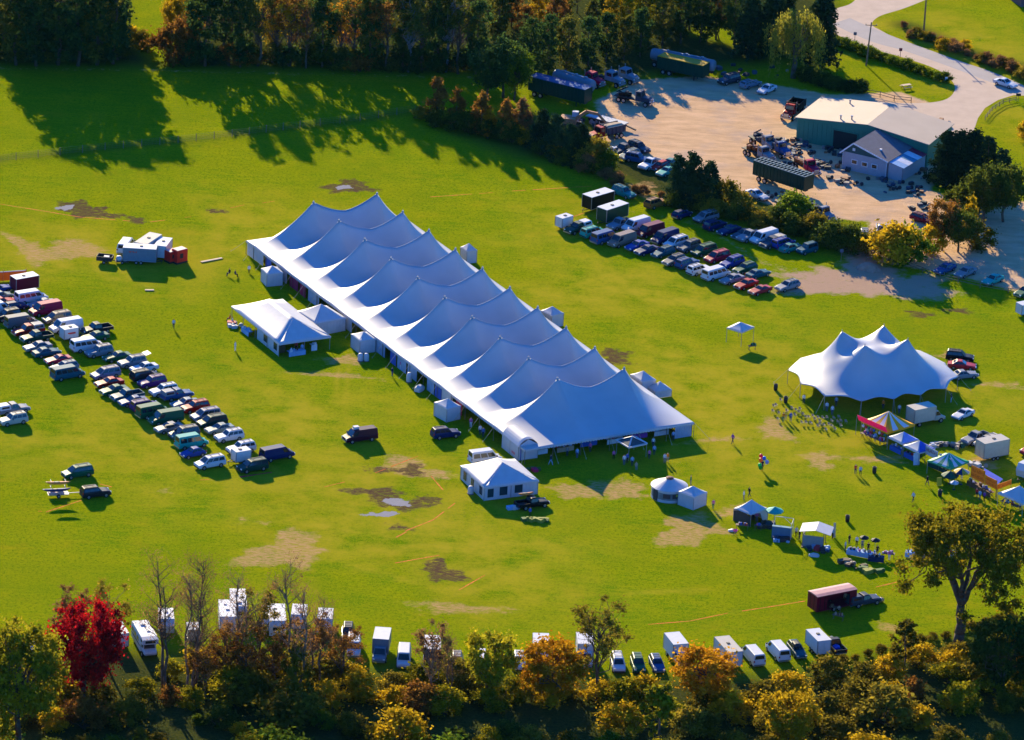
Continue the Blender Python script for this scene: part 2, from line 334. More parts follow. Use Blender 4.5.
# ---------------------------------------------------------------- road and gravel apron
def sheet(name, pix, z, M, sub=0):
    pts = [G(*p) for p in pix]; tri = tessellate_polygon([[Vector((p.x, p.y, 0)) for p in pts]])
    fs_ = []
    for t in tri:
        a, b, c = (pts[i] for i in t); k = (b.x-a.x)*(c.y-a.y)-(b.y-a.y)*(c.x-a.x)
        if abs(k) > 1e-4: fs_.append(tuple(t) if k > 0 else tuple(reversed(t)))
    me = bpy.data.meshes.new(name); me.from_pydata([(p.x, p.y, z) for p in pts], [], fs_)
    me.materials.append(M); return structure(name, me)
def smooth_px(pts, n=6):
    P = [Vector((p[0], p[1])) for p in pts]; out = []
    for i in range(len(P)-1):
        p0 = P[max(i-1, 0)]; p1 = P[i]; p2 = P[i+1]; p3 = P[min(i+2, len(P)-1)]
        for k in range(n):
            t = k/n; q = .5*((2*p1)+(p2-p0)*t+(2*p0-5*p1+4*p2-p3)*t*t+(3*p1-p0-3*p2+p3)*t**3); out.append((q.x, q.y))
    return out+[tuple(P[-1])]
APR = mat('gravel_apron', (.5, .38, .28), .95, .1, var=.07, scale=.4)
ASP = mat('worn_asphalt', (.36, .32, .29), .9, .1, var=.06, scale=.3)
N1 = smooth_px([(1100, 118), (1060, 104), (1000, 76), (960, 62), (905, 42), (880, 30), (872, 24), (880, 16), (905, 8), (940, -6), (1000, -30)])
S1 = smooth_px([(870, -30), (855, 0), (838, 8), (828, 12), (824, 20), (836, 34), (870, 48), (905, 58), (938, 70), (954, 84), (951, 96), (935, 102), (900, 103), (870, 101), (840, 99)])
apron = N1 + S1 + [(840, 118), (930, 140), (962, 140), (974, 130), (978, 118), (985, 108), (998, 100), (1014, 95), (1030, 96), (1100, 122)]
sheet('gravel_apron', apron, .004, APR)
RN = smooth_px([(1100, 116), (1060, 102), (1000, 75), (960, 61), (905, 41), (870, 27), (850, 18)])
RS = smooth_px([(832, 24), (870, 41), (905, 51), (945, 65), (990, 82), (1040, 102), (1100, 130)])
sheet('road', RN+RS, .008, ASP)
# spray-painted marking lines on the grass
OR = mat('orange_spray_paint', (.62, .14, .02), .9, .1, var=.4, scale=3)
RD = mat('red_spray_paint', (.55, .02, .05), .9, .1, var=.4, scale=3)
def line(pts, M=OR, w=.2):
    mb = MB()
    for a, b in zip(pts[:-1], pts[1:]):
        a = G(*a, .006); b = G(*b, .006); d = (b-a).normalized(); n = Vector((-d.y, d.x, 0))*w/2; k = max(2, int((b-a).length/1.2)); prev = None
        for i in range(k):
            if random.random() < .12: continue
            p = a.lerp(b, i/k); q = a.lerp(b, (i+.97)/k); j = n*random.uniform(.6, 1.2)
            mb.quad(p-j, q-j, q+j, p+j)
    structure('marking_line', mb.mesh('marking_line', [M]))
for pts in [((324, 487), (352, 480)), ((375, 473), (418, 456)), ((431, 476), (443, 490)), ((455, 503), (433, 520), (405, 531)), ((391, 540), (412, 529)), ((395, 563), (440, 555)), ((459, 590), (485, 575)), ((200, 480), (229, 478)), ((0, 204), (25, 208), (80, 217), (130, 221)), ((150, 222), (165, 220)), ((178, 218), (198, 216)), ((230, 208), (252, 203)), ((262, 203), (275, 201)), ((430, 197), (500, 192)), ((512, 191), (560, 188), (592, 186)), ((572, 217), (590, 211)), ((640, 625), (690, 621), (728, 613)), ((742, 611), (775, 606)), ((768, 607), (805, 601)), ((876, 587), (897, 582)), ((38, 511), (46, 512), (82, 500)), ((100, 484), (112, 487)), ((845, 515), (850, 517))]: line(pts)
line(((240, 477), (280, 471)), RD, .4)
YL = mat('pale_timber_plank', (.5, .36, .22), .8)
for a, b, nm in [((201, 262), (222, 258), 'pale timber plank lying on grass left of the big tent'), ((145, 290), (154, 290), 'short pale board lying on grass below the generator trailers')]:
    solo('plank', nm, 'plank', MB().slab(G(*a, .1), G(*b, .1), .5, .12), YL)
# ---------------------------------------------------------------- vehicles (front = +x, origin on the ground at the centre)
def body_ring(x, hw, zb, zt):
    s = [(hw*.84, zb), (hw, zb+.16), (hw*1.0, zt-.16), (hw*.95, zt-.04), (hw*.82, zt)]
    return [(x, y, z) for y, z in s]+[(x, -y, z) for y, z in reversed(s)]
def body_mesh(W, zb, prof):
    mb = MB(); mb.loft([body_ring(x, W/2*k, zb+(.1 if i in (0, len(prof)-1) else 0), z) for i, (x, z, k) in enumerate(prof)]); return mb
def frustum(b, t):
    """b, t = (x0, x1, halfwidth, z): corner lists rear-right, front-right, front-left, rear-left"""
    return ([Vector((b[0], -b[2], b[3])), Vector((b[1], -b[2], b[3])), Vector((b[1], b[2], b[3])), Vector((b[0], b[2], b[3]))],
            [Vector((t[0], -t[2], t[3])), Vector((t[1], -t[2], t[3])), Vector((t[1], t[2], t[3])), Vector((t[0], t[2], t[3]))])
def pane(mb, a, b, c, d, u0, u1, v0, v1, off=.014):
    """pane on face a-b (bottom), d-c (top), set proud"""
    P = lambda u, v: a.lerp(b, u).lerp(d.lerp(c, u), v)
    n = (b-a).cross(d-a).normalized()*off; q = [P(u0, v0)+n, P(u1, v0)+n, P(u1, v1)+n, P(u0, v1)+n]
    mb.plate(q, off*.8)
def greenhouse(b, t, H):
    mb = MB(); B_, T_ = frustum(b, t); mb.add(B_+T_, [(0, 1, 5, 4), (1, 2, 6, 5), (2, 3, 7, 6), (3, 0, 4, 7)])
    k = [(T_[0]+Vector((.12, .1, H))), (T_[1]+Vector((-.12, .1, H))), (T_[2]+Vector((-.12, -.1, H))), (T_[3]+Vector((.12, -.1, H)))]
    mb.add(T_+k, [(0, 1, 5, 4), (1, 2, 6, 5), (2, 3, 7, 6), (3, 0, 4, 7), (4, 5, 6, 7)])
    return mb, B_, T_
class Proto:
    """recipe of a vehicle: list of (name, mesh, offset, parent index, paint slot)"""
    def __init__(s): s.parts = []
    def add(s, name, mb, mats, off=(0, 0, 0), parent=None, slot=0, smooth=False):
        if name in SPLIT and isinstance(mb, MB) and len(mb.b) > 1:
            for q in mb.pieces(): k = s.add(name, q.mesh(name, mats, smooth), mats, off, parent, slot)
            return k
        me = mb if isinstance(mb, bpy.types.Mesh) else mb.mesh(name, mats, smooth); s.parts.append((name, me, off, parent, slot)); return len(s.parts)-1
PAINT = mat('vehicle_body', (.5, .5, .5))
_wm = {}
def wheel_mesh(r, w_):
    k = (r, w_)
    if k not in _wm:
        mb = MB().tube((0, -w_/2, 0), (0, w_/2, 0), r, r, 14, 0); mb.tube((0, -w_/2-.012, 0), (0, w_/2+.012, 0), r*.58, r*.58, 10, 1); _wm[k] = mb.mesh('wheel', [TYRE, RIM])
    return _wm[k]
def wheels(P, xs_, W, r=.33, w_=.22):
    for x in xs_:
        for s in (-1, 1): P.add('wheel', wheel_mesh(r, w_), None, (x, s*(W/2-w_/2+.03), r))
def lamps(P, xf, xr, W, zf, zr):
    for s in (-1, 1):
        P.add('headlight', MB().box(xf, s*(W/2-.27), zf, .1, .32, .15), [LAMPW]); P.add('taillight', MB().box(xr, s*(W/2-.16), zr, .08, .18, .24), [LAMPR])
def panes(P, B_, T_, n_side, front=True, rear=True, u=(.04, .96), vtop=.86):
    if front: mb = MB(); pane(mb, B_[1], B_[2], T_[2], T_[1], .07, .93, .08, .9); P.add('windscreen', mb, [GLASS])
    if rear: mb = MB(); pane(mb, B_[3], B_[0], T_[0], T_[3], .1, .9, .25, .88); P.add('rear_window', mb, [GLASS])
    for a, b, c, d in ((B_[0], B_[1], T_[1], T_[0]), (B_[2], B_[3], T_[3], T_[2])):
        mb = MB(); fl = a is B_[2]
        for i in range(n_side):
            u0 = u[0]+(u[1]-u[0])*i/n_side; u1 = u[0]+(u[1]-u[0])*(i+1)/n_side
            if fl: u0, u1 = 1-u1, 1-u0
            pane(mb, a, b, c, d, u0+.015, u1-.015, .12, vtop)
        P.add('side_window', mb, [GLASS])
CARS = dict(  # L, W, H, belt, profile(x,z,k), greenhouse bottom x0,x1, top x0,x1, side panes, wheel x
    sedan=(4.7, 1.8, 1.43, .93, [(-2.35, .72, .86), (-2.28, .92, .92), (-1.5, .97, 1), (.65, .95, 1), (1.6, .86, .98), (2.2, .74, .92), (2.35, .58, .84)], (-1.62, .75), (-.95, .02), 2, (1.42, -1.35)),
    coupe=(4.4, 1.75, 1.32, .88, [(-2.2, .72, .86), (-2.1, .9, .92), (-1.3, .93, 1), (.5, .9, 1), (1.5, .8, .98), (2.05, .66, .92), (2.2, .54, .84)], (-1.6, .6), (-.75, -.1), 1, (1.35, -1.3)),
    hatchback=(4.0, 1.7, 1.45, .93, [(-2.0, .7, .9), (-1.94, .95, .96), (-1.2, .98, 1), (.75, .94, 1), (1.5, .84, .97), (1.88, .72, .92), (2.0, .56, .86)], (-1.95, .85), (-1.5, .15), 2, (1.25, -1.25)),
    wagon=(4.7, 1.8, 1.5, .95, [(-2.35, .7, .9), (-2.28, .95, .95), (-1.5, .98, 1), (.7, .96, 1), (1.6, .87, .98), (2.2, .74, .92), (2.35, .58, .84)], (-2.28, .8), (-1.95, .1), 3, (1.42, -1.38)),
    suv=(4.6, 1.85, 1.75, 1.08, [(-2.3, .8, .92), (-2.24, 1.08, .96), (-1.5, 1.1, 1), (.75, 1.08, 1), (1.65, 1.02, .98), (2.15, .92, .94), (2.3, .68, .88)], (-2.24, .8), (-2.05, .25), 3, (1.42, -1.38)),
    minivan=(4.85, 1.92, 1.76, 1.06, [(-2.42, .75, .92), (-2.36, 1.04, .96), (-1.5, 1.08, 1), (1.1, 1.06, 1), (1.8, .96, .97), (2.3, .8, .91), (2.42, .58, .84)], (-2.36, 1.4), (-2.2, .55), 3, (1.5, -1.45)),
    jeep=(3.9, 1.75, 1.78, 1.05, [(-1.95, .8, .96), (-1.9, 1.05, .98), (-1.2, 1.06, 1), (.5, 1.05, 1), (1.3, 1.02, .9), (1.85, .98, .86), (1.95, .7, .82)], (-1.9, .55), (-1.85, .3), 2, (1.25, -1.2)),
    beetle=(4.05, 1.7, 1.48, .95, [(-2.0, .6, .7), (-1.85, .82, .86), (-1.3, .98, 1), (.7, .95, 1), (1.4, .86, .94), (1.85, .7, .8), (2.02, .52, .66)], (-1.7, .75), (-.85, .15), 2, (1.25, -1.25)))
VANS = dict(  # L, W, H, belt, windows along the side
    van=(5.5, 2.0, 2.08, 1.15, 0), window_van=(5.5, 2.0, 2.08, 1.15, 4), tall_van=(5.7, 2.05, 2.5, 1.2, 0), camper_van=(5.2, 1.9, 2.2, 1.1, 3))
_protos = {}
def proto(kind):
    if kind in _protos: return _protos[kind]
    P = Proto()
    if kind in CARS:
        L_, W, H, bz, prof, gb, gt, ns, wx = CARS[kind]
        P.add('body', body_mesh(W, .24, prof), [PAINT], slot=1, smooth=False)
        mb, B_, T_ = greenhouse((gb[0], gb[1], W/2-.1, bz), (gt[0], gt[1], W/2-.3, H-.05), .05); P.add('cabin', mb, [PAINT], slot=1)
        panes(P, B_, T_, ns); wheels(P, wx, W, .33 if H < 1.6 else .37); lamps(P, L_/2-.06, -L_/2+.03, W, .66 if H < 1.6 else .8, .8 if H < 1.6 else .98)
        P.add('bumper', MB().box(L_/2-.02, 0, .42, .12, W*.82, .2).box(-L_/2+.02, 0, .45, .12, W*.84, .2), [DARK if H > 1.6 else CHROME])
        mb = MB()
        for s in (-1, 1): mb.box(gb[1]-.35, s*(W/2+.06), bz+.06, .12, .16, .12)
        P.add('door_mirror', mb, [DARK])
        if kind in ('suv', 'minivan', 'wagon'):
            mb = MB()
            for s in (-1, 1): mb.slab((gt[0]+.25, s*(W/2-.42), H+.06), (gt[1]-.3, s*(W/2-.42), H+.06), .05, .05)
            for x in (gt[0]+.6, gt[1]-.7): mb.slab((x, -W/2+.42, H+.055), (x, W/2-.42, H+.055), .05, .04)
            P.add('roof_rack', mb, [DARK])
    elif kind in VANS:
        L_, W, H, bz, nw = VANS[kind]
        prof = [(-L_/2, .8, .96), (-L_/2+.06, bz, .98), (-1.5, bz, 1), (1.7, bz, 1), (L_/2-.5, bz-.08, .95), (L_/2-.08, bz-.25, .9), (L_/2, .7, .84)]
        P.add('body', body_mesh(W, .28, prof), [PAINT], slot=1)
        mb, B_, T_ = greenhouse((-L_/2+.06, L_/2-.85, W/2-.02, bz), (-L_/2+.12, L_/2-1.55, W/2-.2, H-.06), .06); P.add('cabin', mb, [PAINT], slot=1)
        if nw: panes(P, B_, T_, nw, vtop=.78)
        else: panes(P, B_, T_, 1, u=(.76, .97), vtop=.8)
        wheels(P, (1.75, -1.65), W, .37); lamps(P, L_/2-.05, -L_/2+.02, W, .8, 1.05)
        P.add('bumper', MB().box(L_/2, 0, .48, .14, W*.86, .2).box(-L_/2, 0, .48, .14, W*.88, .2), [CHROME])
        mb = MB()
        for s in (-1, 1): mb.box(L_/2-1.0, s*(W/2+.1), bz+.2, .14, .2, .24)
        P.add('door_mirror', mb, [DARK])
    elif kind.startswith('pickup'):
        W = 1.95; prof = [(-.72, 1.08, 1), (-.6, 1.1, 1), (.95, 1.08, 1), (1.9, 1.02, .98), (2.5, .92, .95), (2.65, .68, .88)]
        P.add('body', body_mesh(W, .34, prof), [PAINT], slot=1)
        mb, B_, T_ = greenhouse((-.7, 1.0, W/2-.08, 1.08), (-.5, .45, W/2-.26, 1.76), .05); P.add('cabin', mb, [PAINT], slot=1)
        panes(P, B_, T_, 2)
        mb = MB()
        for s in (-1, 1): mb.box(-1.7, s*(W/2-.05), .82, 1.94, .1, .54)
        mb.box(-2.63, 0, .82, .08, W-.2, .54); mb.box(-1.7, 0, .58, 1.9, W-.22, .08)
        b = P.add('bed', mb, [PAINT], slot=1); P.add('bed_liner', MB().box(-1.7, 0, .645, 1.76, W-.24, .04), [DARK], parent=b)
        if kind == 'pickup_cap':
            mb, B2, T2 = greenhouse((-2.6, -.76, W/2-.06, 1.1), (-2.5, -.8, W/2-.2, 1.72), .05); c = P.add('truck_cap', mb, [PAINT], slot=2)
            for a_, b_, c_, d_ in ((B2[0], B2[1], T2[1], T2[0]), (B2[2], B2[3], T2[3], T2[2])):
                q = MB(); pane(q, a_, b_, c_, d_, .12, .88, .3, .8); P.add('cap_window', q, [GLASS], parent=c)
        wheels(P, (1.75, -1.55), W, .39, .25); lamps(P, 2.58, -2.66, W, .82, .9)
        P.add('bumper', MB().box(2.66, 0, .5, .14, W*.9, .2).box(-2.74, 0, .5, .14, W*.9, .18), [CHROME])
        mb = MB()
        for s in (-1, 1): mb.box(.72, s*(W/2+.08), 1.2, .12, .2, .18)
        P.add('door_mirror', mb, [DARK])
    elif kind.startswith('box_truck'):
        Lb = 5.2 if kind == 'box_truck_long' else 4.2; W = 2.3; x0 = -Lb/2-1.0; x1 = Lb/2-1.0
        P.add('cargo_box', MB().box((x0+x1)/2, 0, 1.95, Lb, W, 2.3), [PAINT], slot=1)
        P.add('roof', MB().box((x0+x1)/2, 0, 3.13, Lb+.04, W+.04, .07), [PAINT], slot=2)
        mb = MB()
        for x in (x0, x1):
            for s in (-1, 1): mb.box(x, s*W/2, 1.95, .1, .1, 2.34)
        P.add('corner_trim', mb, [STEEL])
        P.add('rear_door', MB().box(x0-.03, 0, 1.9, .04, W-.3, 2.05), [PAINT], slot=1)
        P.add('body', body_mesh(2.0, .4, [(x1+.02, 1.25, 1), (x1+1.2, 1.22, 1), (x1+1.75, 1.12, .95), (x1+2.05, .95, .9), (x1+2.15, .7, .85)]), [PAINT], slot=1)
        mb, B_, T_ = greenhouse((x1+.04, x1+1.35, .96, 1.24), (x1+.06, x1+.75, .8, 2.1), .05); P.add('cabin', mb, [PAINT], slot=1); panes(P, B_, T_, 1, rear=False)
        P.add('chassis', MB().box((x0+x1)/2, 0, .65, Lb, .9, .25), [DARK]); wheels(P, (x1+1.25, x0+1.2), 2.05, .42, .28); lamps(P, x1+2.1, x0-.02, 2.0, .85, .75)
        P.add('bumper', MB().box(x1+2.16, 0, .5, .14, 1.8, .22), [CHROME])
    elif kind.startswith('trailer') or kind.startswith('camper_trailer'):
        Lb, W, Hb, zb = {'trailer': (4.3, 2.1, 2.1, .5), 'trailer_long': (5.6, 2.3, 2.3, .55), 'trailer_small': (2.6, 1.7, 1.7, .45), 'trailer_tall': (4.8, 2.4, 2.6, .55), 'camper_trailer': (4.8, 2.2, 2.15, .5), 'camper_trailer_long': (7.0, 2.4, 2.4, .55)}[kind]
        if kind.startswith('camper'):
            pr = [(-Lb/2, .1), (-Lb/2, Hb*.7), (-Lb/2+.35, Hb), (Lb/2-.6, Hb), (Lb/2, Hb*.55), (Lb/2-.25, .05), (-Lb/2+.3, 0)]
            P.add('body', MB().loft([[(x, y, zb+z) for x, z in pr] for y in (-W/2, W/2)]), [PAINT], slot=1)
            mb = MB()
            for s in (-1, 1):
                for x in (-Lb*.3, .2, Lb*.3): mb.box(x, s*(W/2+.008), zb+Hb*.58, .8, .03, .55)
            mb.box(-Lb/2-.008, 0, zb+Hb*.5, .03, W*.6, .5); P.add('window', mb, [GLASS])
            P.add('door', MB().box(Lb*.17, -W/2-.012, zb+.95, .65, .03, 1.75), [WALLW])
            P.add('roof_vent', MB().box(-.6, 0, zb+Hb+.08, .5, .5, .16).box(1.2, .3, zb+Hb+.06, .4, .4, .12), [WALLW])
            P.add('stripe', MB().box(0, -W/2-.004, zb+.55, Lb*.86, .02, .16).box(0, W/2+.004, zb+.55, Lb*.86, .02, .16), [PAINT], slot=2)
        else:
            P.add('body', MB().box(0, 0, zb+Hb/2, Lb, W, Hb), [PAINT], slot=1); P.add('roof', MB().box(0, 0, zb+Hb+.03, Lb+.05, W+.05, .07), [PAINT], slot=2)
            mb = MB()
            for x in (-Lb/2, Lb/2):
                for s in (-1, 1): mb.box(x, s*W/2, zb+Hb/2, .09, .09, Hb+.02)
            for s in (-1, 1): mb.box(0, s*W/2, zb+.05, Lb, .06, .1)
            P.add('corner_trim', mb, [STEEL])
            P.add('rear_door', MB().box(-Lb/2-.03, W*.225, zb+Hb/2, .04, W*.4, Hb*.86).box(-Lb/2-.03, -W*.225, zb+Hb/2, .04, W*.4, Hb*.86), [PAINT], slot=1)
            P.add('roof_vent', MB().box(.2, 0, zb+Hb+.12, .45, .45, .14), [DARK])
        P.add('tow_bar', MB().slab((Lb/2, .5, .48), (Lb/2+1.1, 0, .48), .08, .1).slab((Lb/2, -.5, .48), (Lb/2+1.1, 0, .48), .08, .1).tube((Lb/2+.9, 0, 0), (Lb/2+.9, 0, .6), .04), [DARK])
        wheels(P, (-.15,) if Lb < 4 else (.3, -.5), W+.1, .32, .2)
    elif kind.startswith('motorhome'):
        Lb = 7.2; W = 2.35
        pr = [(-Lb/2, .5), (-Lb/2, 2.75), (-Lb/2+.25, 2.95), (2.4, 2.98), (3.3, 2.8), (3.35, 2.1), (2.5, 1.95), (1.9, 1.2), (1.9, .5)]
        P.add('body', MB().loft([[(x, y, z) for x, z in pr] for y in (-W/2, W/2)]), [PAINT], slot=1)
        P.add('bonnet', body_mesh(2.0, .45, [(1.92, 1.25, 1), (2.9, 1.2, .98), (3.5, 1.05, .92), (3.65, .75, .86)]), [PAINT], slot=1)
        mb, B_, T_ = greenhouse((1.92, 2.95, .96, 1.22), (1.94, 2.45, .86, 1.98), .02); P.add('cabin', mb, [PAINT], slot=1); panes(P, B_, T_, 1, rear=False)
        mb = MB()
        for s in (-1, 1):
            for x in (-2.7, -1.2, .4): mb.box(x, s*(W/2+.008), 1.95, 1.0, .03, .6)
            mb.box(2.6, s*(W/2+.008), 2.5, .8, .03, .4)
        mb.box(-Lb/2-.008, 0, 1.9, .03, 1.4, .6); mb.box(3.32, 0, 2.45, .08, 1.5, .4); P.add('window', mb, [GLASS])
        P.add('stripe', MB().box(-.9, -W/2-.004, 1.3, 5.2, .02, .2).box(-.9, W/2+.004, 1.3, 5.2, .02, .2), [PAINT], slot=2)
        P.add('roof_vent', MB().box(-1.9, 0, 3.05, .9, .7, .2).box(.6, .3, 3.03, .5, .5, .14), [WALLW])
        wheels(P, (2.75, -1.9), 2.2, .4, .26); lamps(P, 3.62, -Lb/2-.01, 1.9, .85, 1.1)
    _protos[kind] = P; return P
def instance(P, root, p1, p2=None):
    made = []
    for name, me, off, par, slot in P.parts:
        o = obj(name, me, made[par] if par is not None else root)
        if any(off): o.location = off
        if slot:
            s = o.material_slots[0]; s.link = 'OBJECT'; s.material = p1 if slot == 1 or p2 is None else p2
        made.append(o)
    return made
CAT = dict(sedan='car', coupe='car', hatchback='car', wagon='car', suv='car', minivan='van', jeep='car', beetle='car', van='van', window_van='van', tall_van='van', camper_van='van', pickup='pickup truck', pickup_cap='pickup truck',
    box_truck='truck', box_truck_long='truck', motorhome='motorhome', camper_trailer='camper', camper_trailer_long='camper')
NAME = dict(suv='parked_suv', minivan='parked_minivan', van='parked_van', window_van='parked_van', tall_van='parked_van', camper_van='camper_van', pickup='pickup_truck', pickup_cap='pickup_truck', box_truck='box_truck', box_truck_long='box_truck',
    motorhome='motorhome', camper_trailer='camper_trailer', camper_trailer_long='camper_trailer')
HGT = dict(sedan=1.4, coupe=1.3, hatchback=1.4, wagon=1.5, suv=1.75, minivan=1.75, jeep=1.75, beetle=1.45, van=2.05, window_van=2.05, tall_van=2.45, camper_van=2.15, pickup=1.7, pickup_cap=1.75, box_truck=3.1, box_truck_long=3.1, motorhome=2.95)
def vehicle(kind, px, py, d, col, label, group, col2=None, jit=2.5):
    """px, py: middle of the vehicle in the photo; d: direction its nose points, as seen there"""
    h = HGT.get(kind, 2.6 if kind != 'trailer_small' else 2.1); g = G(px, py, h*.5)
    rz = heading(px, py, *d)+R(random.uniform(-jit, jit))
    name = NAME.get(kind, 'cargo_trailer' if kind.startswith('trailer') else 'parked_car')
    root = thing(name, label, CAT.get(kind, 'trailer'), (g.x, g.y, 0), rz, group); instance(proto(kind), root, C(col), C(col2) if col2 else None); return root
def relabel(rows, where):
    """one phrase per vehicle: its own look, and its neighbours where looks repeat"""
    ds = [r[0] for r in rows]; out = []
    for i, d in enumerate(ds):
        if ds.count(d) == 1: out.append('%s %s' % (d, where))
        elif 0 < i < len(ds)-1: out.append('%s between %s and %s %s' % (d, ds[i-1], ds[i+1], where))
        else: out.append('%s at the %s end, beside %s, %s' % (d, 'far' if i == 0 else 'near', ds[1] if i == 0 else ds[-2], where))
    return out
def row(rows, where, group, dl):
    for r, lab in zip(rows, relabel(rows, where)):
        desc, kind, px, py, sgn, c1, c2 = (list(r)+[None])[:7]
        d = dl if sgn == 'L' else (-dl[0], -dl[1]) if sgn == 'R' else sgn
        vehicle(kind, px, py, d, c1, lab, group, c2)
LL = (-1, .17); RL = (-1, .30)
row([('maroon cargo trailer with white roof', 'trailer', 24.5, 283, 'L', 'maroon', 'white'), ('white crew van', 'window_van', 31, 296, 'R', 'white'), ('silver sedan', 'sedan', 42, 303, 'L', 'silver'), ('crimson van', 'van', 45.5, 308, 'L', 'crimson'),
     ('tan minivan', 'minivan', 57, 317, 'L', 'tan'), ('white cargo van', 'van', 66, 325, 'L', 'white'), ('black pickup', 'pickup', 96.5, 328, 'L', 'dark'), ('small white trailer with a red mark', 'trailer_small', 69, 333.5, 'R', 'white', 'white'), ('dark green sedan', 'sedan', 95, 336, 'L', 'green'),
     ('white passenger van', 'window_van', 87, 344, 'R', 'white'), ('silver SUV', 'suv', 99, 350.5, 'L', 'silver'), ('bright green sedan', 'sedan', 117, 356, 'L', 'green'), ('grey-white SUV with its tailgate open', 'suv', 132, 361, 'L', 'silver'),
     ('white sedan', 'sedan', 144, 367, 'L', 'white'), ('black minivan', 'minivan', 145, 374.5, 'R', 'dark'), ('purple SUV', 'suv', 152, 381, 'L', 'purple'), ('white SUV', 'suv', 163.5, 389.5, 'L', 'white'), ('blue-grey capped pickup', 'pickup_cap', 177, 393.5, 'R', 'bluegrey', 'silver'),
     ('pale blue sedan', 'sedan', 185, 402.5, 'L', 'paleblue'), ('bright red SUV', 'suv', 195, 406, 'L', 'red'), ('pearl minivan', 'minivan', 205.5, 414, 'L', 'lilac'), ('dark green van', 'minivan', 212, 420.5, 'L', 'darkgreen'),
     ('pale green sedan', 'sedan', 219.5, 428, 'L', 'palegreen'), ('cream-white SUV', 'suv', 229, 435, 'L', 'white'), ('white SUV behind a trailer', 'suv', 241, 447, 'L', 'white'), ('small white box trailer', 'trailer_small', 241, 456, 'L', 'white', 'white'),
     ('navy van', 'van', 277, 452.5, 'R', 'navy'), ('dark green minivan', 'minivan', 252.5, 465, 'L', 'darkgreen')], 'in the left lot row nearer the big tent', 'vehicles in the inner row of the left lot', LL)
row([('blue sedan cut by the frame', 'sedan', -2, 288, 'R', 'blue'), ('pale green hatchback', 'hatchback', 1, 295, 'R', 'palegreen'), ('pinkish red sedan', 'sedan', 2, 301, 'R', 'pink'), ('blue hatchback', 'hatchback', 15, 305.5, 'R', 'navy'), ('white-roofed van', 'van', -4, 308, 'R', 'white'),
     ('black SUV', 'suv', 7, 314.5, 'L', 'dark'), ('charcoal van', 'van', 21, 320.5, 'R', 'grey'), ('red pickup with a silver cap', 'pickup_cap', 28, 329.5, 'L', 'red', 'silver'), ('green pickup', 'pickup', 36.5, 336, 'L', 'darkgreen'), ('silver sedan', 'sedan', 37.5, 346, 'L', 'silver'),
     ('dark teal sedan', 'sedan', 46.5, 351.5, 'R', 'tealblue'), ('dark red coupe', 'coupe', 58, 359, 'L', 'crimson'), ('pale blue wagon', 'wagon', 64, 366, 'L', 'paleblue'), ('dark teal van', 'window_van', 67.5, 372, 'R', 'tealblue')],
    'in the far half of the outer left lot row', 'vehicles in the outer row of the left lot', LL)
row([('lilac-white minivan', 'minivan', 105.5, 372.5, 'L', 'lilac'), ('red sedan', 'sedan', 109, 382, 'L', 'red'), ('dark green sedan', 'sedan', 114, 389.5, 'L', 'green'), ('blue-green pickup', 'pickup', 127, 394.5, 'L', 'tealblue'), ('silver-roofed sedan', 'sedan', 133, 400.5, 'L', 'bluegrey'), ('mauve-grey minivan', 'minivan', 145, 404.5, 'R', 'purple'),
     ('green window van', 'window_van', 153, 410, 'R', 'green'), ('white-nosed green van', 'van', 166, 416.5, 'L', 'green'), ('white sedan with a roof box', 'sedan', 169, 427, 'L', 'silver'), ('charcoal minivan', 'minivan', 184, 432, 'L', 'grey'), ('aqua van', 'camper_van', 191.5, 440.5, 'R', 'aqua'),
     ('round bright blue car', 'beetle', 193, 452, 'L', 'blue'), ('white minivan', 'minivan', 210, 461.5, 'L', 'white')], 'in the near half of the outer left lot row', 'vehicles in the outer row of the left lot', LL)
# loads on roofs and open tailgate
g = G(169, 427, 1.4); solo('roof_box', 'dark roof box on top of the white sedan in the left lot', 'roof box', MB().loft([[(x, y*k, z*k) for y, z in ((-.4, 0), (.4, 0), (.38, .3), (.25, .38), (-.25, .38), (-.38, .3))] for x, k in ((-.85, .6), (-.6, 1), (.5, 1), (.85, .5))]), [DARK], (g.x+.1, g.y-.1, 1.5), heading(169, 427, *LL))
o = [x for x in bpy.data.objects if 'tailgate open' in x.get('label', '')][0]; part('tailgate', MB().plate([(-2.1, -.75, 1.78), (-2.1, .75, 1.78), (-3.1, .7, 2.0), (-3.1, -.7, 2.0)], .06), C('white'), o)
# loose vehicles on the left side of the field
for a in [('pickup_cap', 13, 408, (1, -.17), 'silver', 'white pickup with a high cap at the left edge of the photo', None, 'white'), ('suv', 13, 418.5, (-1, .17), 'cream', 'cream SUV beside the capped white pickup at the left edge', None),
          ('minivan', 77.5, 471, (-1, .16), 'green', 'dark green minivan parked alone above the canoe trailer', None), ('suv', 95.5, 491, (1, -.12), 'dark', 'dark SUV with roof rack towing the canoe trailer', None),
          ('van', 360, 434.5, (-1, .14), 'plum', 'dark maroon van standing alone in the middle of the field', None), ('suv', 445.5, 432, (1, -.12), 'navy', 'navy SUV parked beside a white walled canopy and the big tent', None),
          ('camper_van', 485, 456, (1, -.13), 'white', 'beige-white van parked behind the white hip-roofed frame tent', None), ('pickup', 532, 502, (1, -.16), 'black', 'black pickup with an orange kayak on top by the white frame tent', None)]:
    vehicle(a[0], a[1], a[2], a[3], a[4], a[5], a[6], a[7] if len(a) > 7 else None, 0)
o = [x for x in bpy.data.objects if x.get('label', '').startswith('dark maroon van standing')][0]; part('roof_hatch', MB().box(.7, -.1, 2.25, .8, .6, .36).box(.7, -.1, 2.46, .9, .7, .06), WALLW, o)
